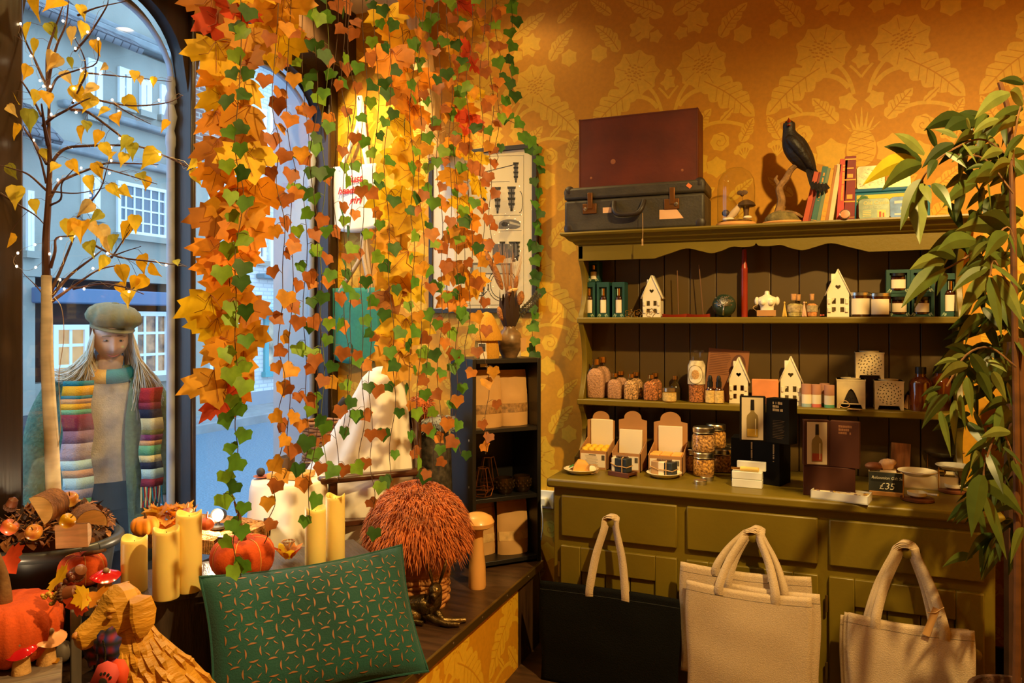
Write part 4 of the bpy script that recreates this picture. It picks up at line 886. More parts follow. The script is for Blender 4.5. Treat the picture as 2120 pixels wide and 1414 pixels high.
m = MB(); m.T = TR(rz=R(-30))
for k in range(12): m.box(.03, -.0008, h2*(.5-.035*k), .03+.05-.004*(k % 3), -.0002, h2*(.5-.035*k)+.0008)
build('printed_lines', m, mat('faint_print', c3(110, 86, 54), .8), t, world=False)
pb = on(1663, 3.03, DC); hl = 62*mpp(1715, 3.03); wb = atY(1771, 900, 3.03).x-pb.x
t = carton('long low brown carton beside the black cartons', pb, 0, wb, .11, hl, M_darkbrown, 'brown perfume cartons')
h3 = 94*mpp(1720, 3.06); pt = on(1718, 3.04, DC+hl+.001)
t = thing('perfume_carton', 'open brown carton with a bottle photograph on the long brown carton', 'carton', pt, 0, 'brown perfume cartons')
m = MB(); m.T = TR(rz=R(10)); m.box(-.092, 0, 0, 0, .035, h3); m.T = TR(rz=R(-10)); m.box(0, 0, 0, .10, .035, h3); build('carton', m, M_darkbrown, t, world=False, bevel=.0015)
bottle_pic(t, TR(rz=R(10)) @ TR((-.045, -.0005, .006)), .07, h3*.93, mat('rose_oil', c3(150, 60, 40), .4))
glyphs(t, TR(rz=R(-10)) @ Matrix.Translation((.03, 0, h3*.92)), .05, .036, 3, mat('brown_print', c3(130, 82, 50)), .9, 6)
# white vial case
p = atZ(1546, 1010, DC); s = mpp(1546, p.y); t = thing('vial_case', 'open white case showing a small glass perfume vial', 'perfume case', p, -.04)
m = MB(); m.box(-30*s, -.0, 0, 30*s, .045, 17*s); m.box(-30*s, 0, 17.5*s, 30*s, .045, 33*s); build('case', m, M_white, t, world=False, bevel=.002)
m = MB(); m.box(-22*s, .03, 33*s, 36*s, .05, 52*s); build('lid', m, M_white, t, world=False, bevel=.002)
m = MB(); m.T = TR((0, .012, 38*s), ry=R(90)); m.lathe([(4*s, -14*s), (5*s, -13*s), (5*s, 22*s), (3*s, 24*s)], (0, 0, 0), 14); build('vial', m, mat('vial_glass', c3(250, 214, 120), .12, coat=.6), t, world=False)
m = MB(); m.T = TR((0, .012, 38*s), ry=R(90)); m.lathe([(3*s, -32*s), (3*s, -14*s)], (0, 0, 0), 10); build('cap', m, M_gold, t, world=False)
# white tray with flower heads
a, b = atZ(1678, 1031, DC), atZ(1797, 1046, DC); p = (a+b)/2; rz_ = math.atan2(b.y-a.y, b.x-a.x); L = (b-a).length/2; hh = 17*mpp(1740, p.y)
t = thing('white_tray_box', 'shallow open white box holding dried flower wax melts', 'box', p, rz_)
m = MB(); D_ = .09; m.box(-L, 0, 0, L, D_, .004); m.box(-L, 0, 0, L, .003, hh); m.box(-L, D_-.003, 0, L, D_, hh); m.box(-L, 0, 0, -L+.003, D_, hh); m.box(L-.003, 0, 0, L, D_, hh); build('tray', m, M_white, t, world=False)
m = MB(); random.seed(5); m.box(-L+.004, .004, .004, L-.004, D_-.004, hh*.8, 0)
for k in range(26):
    x = random.uniform(-L*.9, L*.9); c = (x, random.uniform(.012, D_-.012), hh*.8); m.ell(c, (random.uniform(.004, .009), .005, .003), 1+k % 3, 7, 5)
build('wax_melt', m, [mat('ivory_wax', c3(240, 226, 190), .5), mat('lavender_bits', c3(120, 100, 110), .9), mat('yellow_bits', c3(210, 170, 60), .9), mat('brown_bits', c3(130, 90, 50), .9)], t, world=False)
# relaxation gift box + slate price sign
p = atZ(1800, 1010, DC); gb = thing('gift_box', 'open cream gift box filled with bath gifts and a shell', 'gift box', p+Vector((.02, .06, 0)), R(-4))
m = MB(); w, d, h = .29, .13, .055
m.box(-.02, 0, 0, w, d, .004); m.box(-.02, 0, 0, w, .004, h); m.box(-.02, d-.004, 0, w, d, h); m.box(-.02, 0, 0, -.016, d, h); m.box(w-.004, 0, 0, w, d, h); build('box', m, mat('ivory_card', c3(228, 212, 172), .6), gb, world=False)
m = MB(); m.box(-.016, .004, .004, w-.004, d-.004, .045); build('shredded_paper', m, mat('shredded_paper', c3(196, 168, 110), .9, nz=(90, .5), bump=(90, 1)), gb, world=False)
m = MB();
for k in range(3): m.box(.02+.075*k, .02, .045, .08+.075*k, .1, .057, k % 2)
m.T = TR((.225, .06, .06), rz=.5, ry=R(90)); m.lathe([(.012, -.03), (.013, .02), (.006, .03)], (0, 0, 0), 12, 2); m.T = None
build('gift_items', m, [M_label, M_kraft, M_tin], gb, world=False, bevel=.002)
p2 = gb.location+Vector((.0, .05, 0))
g2 = thing('shell', 'large pinkish sea shell resting on the gift box', 'shell', p2+Vector((.03, .0, .058)), .4)
m = MB(); m.ell((-.03, 0, .012), (.036, .026, .016), 0, 12, 8); m.ell((.02, -.005, .018), (.03, .024, .022), 1, 12, 8, fn=lambda d_: 1+.12*cos(5*math.atan2(d_[1], d_[0]))); m.ell((.035, -.018, .03), (.016, .014, .012), 1, 10, 7)
build('shell_body', m, [mat('brown_shell', c3(150, 96, 72), .5, nz=(30, .3)), mat('pink_shell', c3(236, 196, 160), .45, nz=(30, .15))], g2, world=False)
p = atZ(1838, 1027, DC)+Vector((-.005, .0, 0)); s = mpp(1838, p.y); sg = thing('price_sign', 'small chalkboard price sign in a wooden stand', 'sign', p, R(-3))
m = MB(); m.T = TR((0, 0, 8*s), rx=R(-7)); m.box(-33*s, -.0015, 0, 33*s, .0015, 40*s); build('slate', m, mat('slate_board', c3(36, 38, 34), .7), sg, world=False, bevel=.001)
build('stand', MB().box(-32*s, -.008, 0, 32*s, .01, 9*s), mat('pine', c3(196, 140, 80), .5, nz=(8, .2)), sg, world=False, bevel=.0015)
M_chalk = mat('chalk', c3(220, 214, 196), .9)
text('lettering', 'Relaxation Gift Set', 8*s, TR((-28*s, -.0055, 35*s), rx=R(-7)) @ FRONT, M_chalk, sg, shear=.25); text('lettering', '£35', 19*s, TR((-14*s, -.0035, 14*s), rx=R(-7)) @ FRONT, M_chalk, sg, shear=.2)
p = on(1862, RB-.10, DC+.045); s = mpp(1862, RB-.1); m = MB(); m.T = TR((0, 0, 0), ry=R(3), rx=R(-8)); m.box(-18*s, 0, 0, 18*s, .006, 50*s)
p.z = DC; m2 = MB(); m2.T = TR((0, 0, 0), ry=R(3), rx=R(-8)); m2.box(-18*s, 0, 0, 18*s, .006, 82*s)
tag(build('bark_plaque', m2, mat('burnt_wood', c3(150, 96, 50), .7, nz=(9, .6), st=(4, 1, .6)), loc=p, world=False), 'scorched wooden plaque leaning at the back of the counter', 'plaque')
# wax burners: bowl on a stand over a pan of wax on a wooden board
M_pan = mat('white_enamel', c3(224, 216, 200), .3, coat=.4); M_wal = MATS['walnut']
def wax_burner(label, p, rz, s, bm):
    t = thing('wax_burner', label, 'wax burner', p, rz, 'wax burners on round boards'); s *= 1
    build('board', MB().lathe([(.052*s, 0), (.056*s, .003), (.056*s, .010), (.053*s, .012)], (0, 0, 0), 28), M_wal, t, world=False)
    m = MB(); m.tube([(-.045*s, -.03*s, .012), (-.045*s, -.03*s, .098*s), (-.045*s, .03*s, .098*s), (-.045*s, .03*s, .012)], .0022, 6); m.tube([(-.045*s, 0, .098*s), (.02*s, 0, .098*s)], .002, 6)
    m.tube([(.045*s*cos(a), .045*s*sin(a), .098*s) for a in [2*pi*i/24 for i in range(25)]], .002, 6); build('wire_stand', m, M_gold, t, world=False)
    build('bowl', MB().lathe([(.01*s, .088*s), (.04*s, .092*s), (.066*s, .108*s), (.064*s, .11*s), (.036*s, .097*s), (.004*s, .095*s)], (0, 0, 0), 32), bm, t, world=False)
    m = MB(); m.lathe([(.022*s, .013), (.032*s, .02), (.034*s, .032), (.031*s, .032), (.028*s, .02), (.004, .017)], (0, 0, 0), 24); build('pan', m, M_pan, t, world=False)
    m = MB(); m.tube([(.03*s, -.012, .03), (.065*s, -.026, .032)], [.006, .0075], 8, flat=.6); build('pan_handle', m, M_pan, t, world=False)
wax_burner('wax burner with a white bowl nearest the counter edge', atZ(1899, 1036, DC), -.1, 1.0, M_pan)
wax_burner('wax burner with a pewter bowl at the back', atZ(1962, 1008, DC)+Vector((.0, .10, 0)), -.3, 1.15, M_tin)
wax_burner('wax burner with a grey bowl beside the plant', atZ(1962, 1018, DC)+Vector((.02, .0, 0)), -.5, .95, mat('grey_enamel', c3(186, 184, 176), .3, coat=.3))
# ================================================================ on top of the dresser
TZ = CZ; TY = 3.36
M_lea = mat('brown_leather', c3(92, 32, 8), .55, nz=(7, .25), bump=(40, .1)); M_blea = mat('black_leathercloth', c3(58, 52, 42), .55, nz=(12, .25), bump=(90, .15)); M_blk2 = mat('dark_leather', c3(40, 30, 24), .5)
pl, pr = atY(1168, 470, 3.30), atY(1459, 470, 3.30); L = pr.x-pl.x; Dp = .22; rz = R(1.5)
sc_ = thing('black_suitcase', 'old black suitcase with brass latches lying along the dresser top', 'suitcase', (pl.x, 3.30, TZ), 0)
Hs = 96*mpp(1310, 3.30)
build('case', MB().box(0, 0, 0, L, Dp, Hs*.72), M_blea, sc_, world=False, bevel=.012); build('lid', MB().box(-.002, -.002, Hs*.725, L+.002, Dp+.002, Hs), M_blea, sc_, world=False, bevel=.012)
for x in (0, L):
    for z in (0, Hs*.72): pass
m_ = lambda x, z, sx, sz: MB().ell((x, .004, z), (sx, .02, sz), 0, 14, 9)
for x, z in ((.018, .02), (L-.018, .02), (.018, Hs-.02), (L-.018, Hs-.02)): build('corner_cap', MB().ell((x+(.004 if x < .1 else -.004), .010, z), (.026, .013, .03), 0, 14, 9), M_blk2, sc_, world=False)
for px in (1222, 1392):
    x = atY(px, 430, 3.30).x-pl.x; la = build('latch', MB().box(x-.035, -.006, Hs*.40, x+.03, .002, Hs*.62), mat('aged_brass', c3(120, 76, 34), .45, .7), sc_, world=False, bevel=.002)
    build('hasp', MB().box(x-.012, -.009, Hs*.5, x+.012, 0, Hs*.86), MATS['aged_brass'], la, world=False, bevel=.003)
    m = MB(); m.T = TR((x+.017 if px > 1300 else x-.02, -.007, Hs*.5), rx=R(90)); m.lathe([(.009, 0), (.009, .002), (.004, .003)], (0, 0, 0), 14); build('keyhole', m, M_steel, la, world=False)
hx0, hx1 = atY(1272, 440, 3.30).x-pl.x, atY(1334, 440, 3.30).x-pl.x
m = MB(); m.tube(catmull([(hx0, -.004, Hs*.62), (hx0+.006, -.028, Hs*.44), (hx0+.03, -.034, Hs*.33), (hx1-.03, -.034, Hs*.33), (hx1-.006, -.028, Hs*.44), (hx1, -.004, Hs*.62)], 5), .011, 10); build('handle', m, M_blk2, sc_, world=False)
M_tagp = mat('pale_sticker', c3(226, 176, 130), .7); M_tagp2 = mat('orange_sticker', c3(220, 120, 60), .7)
m = MB(); x = atY(1257, 430, 3.3).x-pl.x; m.box(x-.02, -.0012, Hs*.4, x+.02, 0, Hs*.52); x = atY(1389, 440, 3.3).x-pl.x
m.prism([(0, 0)], 0, 0) if False else m.add([(x-.05, -.0012, Hs*.20), (x+.055, -.0012, Hs*.20), (x+.025, -.0012, Hs*.40), (x-.05, -.0012, Hs*.40)], [(0, 1, 2, 3)]); build('paper_label', m, M_tagp, sc_, world=False)
x = atY(1427, 392, 3.3).x-pl.x; m = MB(); m.T = TR((x, -.0035, Hs*.87), ry=R(40)); m.box(-.011, -.001, -.008, .011, 0, .008); build('sticker', m, M_tagp2, sc_, world=False)
x = hx1; m = MB(); m.tube([(x, -.036, Hs*.33), (x+.002, -.04, -.02), (x, -.038, -.05)], .0012, 4); m.box(x-.003, -.042, -.075, x+.004, -.04, -.045); build('luggage_string', m, M_twine, sc_, world=False)
pa, pb = atY(1198, 390, 3.36), atY(1446, 380, 3.36); L2 = pb.x-pa.x; H2 = 150*mpp(1320, 3.36)
t = thing('brown_suitcase', 'worn brown leather suitcase standing on the black suitcase', 'suitcase', (pa.x, 3.36, TZ+Hs))
build('case', MB().box(0, 0, 0, L2, .15, H2), M_lea, t, world=False, bevel=.006)
m = MB()
for x0, x1, z0, z1 in ((0, L2, .004, .007), (0, L2, H2-.007, H2-.004), (.004, .007, 0, H2), (L2-.007, L2-.004, 0, H2)): m.box(x0, -.0015, z0, x1, .002, z1)
build('stitched_edge', m, mat('edge_leather', c3(96, 40, 16), .6), t, world=False)
m = MB()
for x, z, r in ((.06, .05, .006), (L2-.07, .055, .006), (L2*.3, H2*.36, .012)): m.ell((x, -.0004, z), (r, .0008, r), 0, 8, 5)
build('scuff', m, mat('scuffed_leather', c3(150, 90, 56), .8), t, world=False)
# cloche with its figurine
p = on(1524, 3.37, TZ); s = mpp(1524, 3.37); r = 40*s
t = thing('glass_cloche', 'clear glass dome cloche on a wooden base', 'cloche', p)
build('base', MB().lathe([(r*1.0, 0), (r*1.03, .006), (r*.98, .016), (r*.94, .018)], (0, 0, 0), 32), mat('pine', c3(196, 140, 80)), t, world=False)
build('dome', MB().lathe([(r*.92, .019), (r*.94, .025), (r*.94, 80*s), (r*.88, 98*s), (r*.7, 112*s), (r*.4, 121*s), (.002, 124*s)], (0, 0, 0), 36, caps=False), M_clear, t, world=False)
f = thing('forest_figurine', 'little mouse and toadstool figurine inside the glass cloche', 'figurine', p+Vector((0, 0, .019)))
m = MB(); m.ell((0, 0, .006), (r*.8, r*.8, .008)); build('moss', m, mat('moss', c3(120, 96, 50), .95, nz=(60, .4), bump=(60, 1)), f, world=False)
m = MB(); m.lathe([(6*s, .005), (5*s, 20*s), (7*s, 34*s)], (20*s, 0, 0), 12); build('stem', m, mat('brown_resin', c3(90, 60, 36), .6), f, world=False)
m = MB(); m.lathe([(16*s, 32*s), (19*s, 34*s), (15*s, 41*s), (6*s, 46*s), (.5*s, 47*s)], (20*s, 0, 0), 18); build('cap', m, mat('toadstool_cap', c3(70, 50, 34), .5), f, world=False)
m = MB(); m.tube([(-14*s, -6*s, 9*s), (-5*s, -6*s, 18*s), (3*s, -5*s, 28*s), (7*s, -4*s, 36*s)], [6*s, 8*s, 6.5*s, 4*s], 10); build('body', m, mat('pale_fur', c3(210, 180, 150), .8), f, world=False)
m = MB(); m.ell((-20*s, -8*s, 20*s), (8*s, 7*s, 7*s)); build('acorn_cup', m, mat('toadstool_cap', (0, 0, 0)), f, world=False)
m = MB(); m.ell((12*s, 2*s, 58*s), (4*s, 4*s, 4*s)); m.ell((8*s, 2*s, 62*s), (7*s, .8*s, 5*s)); m.ell((16*s, 2*s, 62*s), (7*s, .8*s, 5*s)); m.tube([(12*s, 2*s, 46*s), (12*s, 2*s, 58*s)], .0008, 4); build('butterfly', m, mat('brown_resin', (0, 0, 0)), f, world=False)
m = MB(); m.ell((24*s, -14*s, 8*s), (9*s, 7*s, 4*s)); m.ell((-14*s, -16*s, 6*s), (12*s, 7*s, 4*s)); build('leaf', m, M_label, f, world=False)
# blackbird
p = on(1622, 3.36, TZ); s = mpp(1622, 3.36)
bd = thing('perch', 'mossy rock base with a branch perch on the dresser top', 'perch', p)
m = MB(); m.lathe([(42*s, 0), (44*s, 3*s), (41*s, 6*s)], (0, 0, 0), 28, sy=.8); build('plinth', m, mat('pine', (0, 0, 0)), bd, world=False)
m = MB(); random.seed(2); m.ell((0, 0, 8*s), (38*s, 30*s, 22*s), 0, 28, 14, fn=lambda d: 1+.09*mnoise.noise(Vector(d)*4)); build('moss_mound', m, mat('grey_moss', c3(112, 98, 56), .95, nz=(40, .4), bump=(50, 1)), bd, world=False)
m = MB(); m.tube(catmull([(-10*s, 0, 24*s), (-4*s, 0, 50*s), (-8*s, 0, 75*s), (4*s, -4*s, 92*s), (14*s, -6*s, 110*s), (24*s, -4*s, 120*s)], 5), [9*s-i*.15*s for i in range(26)], 8); m.tube([(-6*s, 0, 78*s), (-16*s, 4*s, 96*s), (-12*s, 4*s, 104*s)], [5*s, 4*s, 2*s], 6); m.tube([(-4*s, -10*s, 26*s), (24*s, -18*s, 20*s), (42*s, -20*s, 8*s)], [4*s, 3*s, 2*s], 6)
build('branch', m, mat('lichen_bark', c3(140, 104, 62), .9, nz=(30, .4), bump=(40, .8)), bd, world=False)
bb = thing('blackbird', 'black stuffed bird with an orange open beak perched above the books', 'bird', p+Vector((22*s, -2*s, 112*s)), 0)
M_bird = mat('black_plumage', c3(26, 20, 18), .55, nz=(30, .3), bump=(60, .4)); m = MB()
ax = catmull([(40*s, -6*s, -18*s), (28*s, 2*s, 4*s), (10*s, 0, 30*s), (-4*s, 0, 56*s), (-10*s, 0, 74*s), (-11*s, 0, 86*s), (-11*s, -1*s, 96*s), (-11*s, -1*s, 103*s)], 4)
rr = [4, 6, 8, 11, 14, 17, 20, 22, 23, 24, 24, 23.5, 22, 20, 18, 16, 14.5, 13.3, 12.6, 12.4, 12.2, 12.4, 12.4, 12, 11.5, 10, 8, 5, 1.5]
m.tube(ax, [rr[min(i, len(rr)-1)]*s for i in range(len(ax))], 16); build('body', m, M_bird, bb, world=False, sharp=80)
m = MB()
for q in range(-2, 3):
    m.loft([[(x, y, z) for x, y, z in [(a[0]+w_*cos(.6)*k, a[1]+q*1.2*s, a[2]+w_*sin(.6)*k) for k in (-1, 1)]+[(a[0]+w_*cos(.6)*k, a[1]+q*1.2*s+1.4*s, a[2]+w_*sin(.6)*k) for k in (1, -1)]] for a, w_ in (((30*s+q*3*s, -6*s, -2*s), 4*s), ((42*s+q*5*s, -26*s, -33*s), 5*s), ((50*s+q*7*s, -42*s, -56*s+abs(q)*3*s), 3*s))])
build('tail', m, M_bird, bb, world=False)
for q in (-1, 1):
    m = MB(); m.tube(catmull([(-14*s, q*17*s, 66*s), (4*s, q*21*s, 44*s), (24*s, q*14*s, 14*s), (36*s, q*7*s, -6*s)], 4), [5*s, 9*s, 11*s, 11*s, 11*s, 10.5*s, 10*s, 9*s, 8*s, 7*s, 6*s, 4*s, 2*s], 10, flat=1); build('wing', m, M_bird, bb, world=False, sharp=80)
m = MB(); m.loft([[(-11*s+a*cos(t)*4*s, -12*s-b, 95*s+dz+sin(t)*2.2*s*a) for t in [2*pi*i/8 for i in range(8)]] for a, b, dz in ((1, 0, 2*s), (.7, 6*s, 4*s), (.1, 12*s, 7*s))]); m.loft([[(-11*s+a*cos(t)*4*s, -11*s-b, 90*s+dz+sin(t)*2.2*s*a) for t in [2*pi*i/8 for i in range(8)]] for a, b, dz in ((1, 0, 0), (.7, 6*s, -1*s), (.1, 11*s, -1*s))])
build('beak', m, mat('orange_beak', c3(190, 70, 24), .5), bb, world=False)
for q in (-1, 1): build('eye', MB().ell((-11*s+q*9*s, -8*s, 97*s), (1.6*s, 1.6*s, 1.6*s), 0, 8, 6), mat('bird_eye', c3(180, 120, 40), .1), bb, world=False)
m = MB()
for q in (-1, 1): m.tube([(8*s, q*6*s, 18*s), (2*s, q*5*s, 4*s), (-2*s, q*4*s-2*s, 2*s)], [3*s, 1.6*s, 1.4*s], 6); m.tube([(-2*s, q*4*s-2*s, 2*s), (-10*s, q*6*s-4*s, 1*s)], 1.2*s, 5)
build('feet', m, mat('bird_leg', c3(150, 110, 50), .6), bb, world=False)
# books leaning on each other
def book(label, px, w, h, tilt, cc, Y=3.30, lines=(), title=None, d=.13):
    p = on(px, Y, TZ); s = mpp(px, Y); t = thing('book', label, 'book', p, 0, 'old books along the dresser top')
    T = TR(ry=R(tilt)); m = MB(); m.T = T; W2 = w*s; H_ = h*s
    m.box(0, 0, 0, W2*.13, d, H_); m.box(W2*.87, 0, 0, W2, d, H_); m.box(0, -.0015, 0, W2, .003, H_); build('cover', m, mat('book_%d' % px, c3(*cc), .55, nz=(20, .12)), t, world=False, bevel=.001)
    m = MB(); m.T = T; m.box(W2*.13, .003, .003, W2*.87, d-.004, H_-.003); build('pages', m, mat('old_pages', c3(214, 190, 140), .9), t, world=False)
    m = MB(); m.T = T
    for f0, f1, x0, x1 in lines: m.box(W2*x0, -.0022, H_*f0, W2*x1, -.0014, H_*f1)
    if lines: build('spine_tooling', m, mat('gilt', c3(206, 150, 70), .4, .4), t, world=False)
    if title: glyphs(t, T @ Matrix.Translation((W2*.7, -.0016, H_*.9)) @ Matrix.Rotation(R(90), 4, 'Y'), H_*.72, W2*.4, 1, mat('gilt', c3(206, 150, 70), .4, .4), .85, px)
TI = ((.1, .8, .35, .37),)
book('thin rust orange book leaning, first from the blackbird perch', 1661, 11, 106, 12.5, (176, 70, 34))
book('thin dark red book leaning against the rust orange one', 1672, 5, 104, 12, (120, 40, 30))
book('teal green book with gilt title among the leaning books', 1678, 11, 116, 11.5, (52, 100, 92), title=True, lines=((.03, .04, 0, 1),))
book('thin grey green book beside the teal one', 1690, 7, 112, 11, (104, 122, 92))
book('mustard yellow book with brown figures on the spine', 1698, 9, 108, 10, (214, 150, 44), lines=((.1, .13, .2, .9), (.2, .26, .3, .8), (.36, .42, .2, .9), (.5, .55, .3, .8), (.7, .73, .2, .9)))
book('slim tan book leaning beside the cream one', 1708, 6, 116, 9, (170, 110, 50))
book('cream book with pale pages showing, leaning', 1715, 9, 118, 8, (224, 196, 150))
book('coral red book standing almost upright with gilt title', 1731, 15, 127, 3.5, (188, 62, 50), title=True)
book('tall crimson leather book with gilt bands, last upright book', 1746, 21, 132, 1.5, (122, 26, 26), lines=((.04, .05, 0, 1), (.28, .30, 0, 1), (.33, .40, .25, .75), (.62, .64, 0, 1), (.66, .72, .25, .75), (.94, .96, 0, 1), (.8, .82, .2, .8)))
p = on(1749, 3.272, TZ); s = mpp(1749, 3.27); t = thing('pocket_watch_badge', 'round orange and silver badge propped against the crimson book', 'badge', p)
m = MB(); m.T = TR((0, 0, 10*s), rx=R(80)); m.lathe([(10*s, 0), (10.5*s, .003), (8.5*s, .005)], (0, 0, 0), 28); build('rim', m, M_steel, t, world=False)
m = MB(); m.T = TR((0, 0, 10*s), rx=R(80)); m.lathe([(8.5*s, .0052), (.0005, .0056)], (0, 0, 0), 24); build('face', m, mat('orange_enamel', c3(224, 110, 60), .3), t, world=False)
# tins
pa = on(1768, 3.36, TZ); pb = atY(1926, 400, 3.36); wt = pb.x-pa.x; s = mpp(1850, 3.36); ht = 68*s
t = thing('large_picture_tin', 'large yellow and blue picture tin at the back of the dresser top', 'tin', pa)
build('tin', MB().box(0, 0, 0, wt, .12, ht*.88), mat('tin_blue', c3(30, 110, 140), .35), t, world=False, bevel=.004); build('lid', MB().box(-.002, -.002, ht*.88, wt+.002, .122, ht), mat('tin_lid_blue', c3(36, 104, 150), .3), t, world=False, bevel=.004)
m = MB(); m.box(.01, -.001, .008, wt-.01, -.0002, ht*.80); build('picture_panel', m, mat('tin_yellow', c3(236, 196, 60), .4, nz=(7, .12)), t, world=False)
m = MB(); random.seed(8)
for k in range(16): m.ell((.015+random.random()*.07, -.0012, ht*.48+random.random()*ht*.28), (.008, .0006, .007), 0, 8, 4)
build('painted_foliage', m, mat('tin_foliage', c3(60, 110, 50), .5), t, world=False)
def small_tin(label, px, w, h, z, Y, cc, tilt=-10, rz=0, word=None):
    p = on(px, Y, z); s = mpp(px, Y); t = thing('tobacco_tin', label, 'tin', p, rz, 'small old tobacco tins')
    T = TR(rx=R(tilt)); w_, h_ = w*s, h*s; r = w_*.14
    def rr(e): 
        o = []
        for cx, cz, a0 in ((w_/2-r, r, -90), (w_/2-r, h_-r, 0), (-w_/2+r, h_-r, 90), (-w_/2+r, r, 180)):
            for k in range(5): a = R(a0+22.5*k); o.append((cx+(r+e)*cos(a), cz+(r+e)*sin(a)))
        return o
    m = MB(); m.T = T @ Matrix(((1, 0, 0, 0), (0, 0, 1, 0), (0, 1, 0, 0), (0, 0, 0, 1))); m.prism(rr(0), 0, .022); build('tin', m, M_steel, t, world=False, bevel=.002)
    m = MB(); m.T = T @ Matrix(((1, 0, 0, 0), (0, 0, 1, 0), (0, 1, 0, 0), (0, 0, 0, 1))); m.prism(rr(-.002), -.0015, 0); lid = build('lid', m, mat('tin_%d' % px, c3(*cc), .35, .3, nz=(50, .25)), t, world=False)
    return t, T, w_, h_
t, T, w_, h_ = small_tin('green and gold tobacco tin with castle picture, in front of the big tin', 1810, 60, 46, TZ, 3.325, (78, 90, 70))
M_gilt = MATS['gilt']
text('lettering', 'Old Castle', h_*.24, T @ Matrix.Translation((-w_*.34, -.002, h_*.70)) @ FRONT, mat('cream_print', c3(236, 200, 120)), t); text('lettering', 'NAVY CUT', h_*.15, T @ Matrix.Translation((-w_*.34, -.002, h_*.52)) @ FRONT, mat('pale_print2', c3(190, 190, 160)), t)
m = MB(); m.T = T; m.box(w_*.1, -.002, h_*.1, w_*.36, -.0014, h_*.44)
for k in range(4): m.box(-w_*.36, -.002, h_*(.40-.08*k), -w_*.1, -.0014, h_*(.425-.08*k))
build('printed_panel', m, mat('cream_print', (0, 0, 0)), t, world=False); m = MB(); m.T = T; m.box(w_*.15, -.0026, h_*.1, w_*.22, -.002, h_*.36); m.box(w_*.26, -.0026, h_*.1, w_*.31, -.002, h_*.3); build('castle_print', m, mat('castle_red', c3(170, 80, 40)), t, world=False)
t, T, w_, h_ = small_tin('blue and silver tobacco tin beside the castle tin', 1880, 70, 48, TZ, 3.325, (70, 100, 150), rz=-.06)
m = MB(); m.T = T; m.box(-w_*.36, -.002, h_*.68, w_*.3, -.0014, h_*.8); m.box(-w_*.2, -.002, h_*.38, w_*.2, -.0014, h_*.52); m.box(-w_*.36, -.002, h_*.16, w_*.36, -.0014, h_*.24); build('printed_panel', m, mat('silver_print', c3(190, 190, 190), .4), t, world=False)
t, T, w_, h_ = small_tin('embossed silver tin standing on the large picture tin', 1803, 54, 53, TZ+ht, 3.40, (150, 140, 112))
m = MB(); m.T = T; random.seed(4)
for k in range(40): m.ell((random.uniform(-.4, .4)*w_, -.0015, random.uniform(.12, .86)*h_), (random.uniform(.002, .006), .0008, .0016), 0, 7, 4)
build('embossing', m, M_tin, t, world=False)
small_tin('second silver tin on the picture tin, mostly behind leaves', 1862, 44, 30, TZ+ht, 3.42, (180, 150, 80))
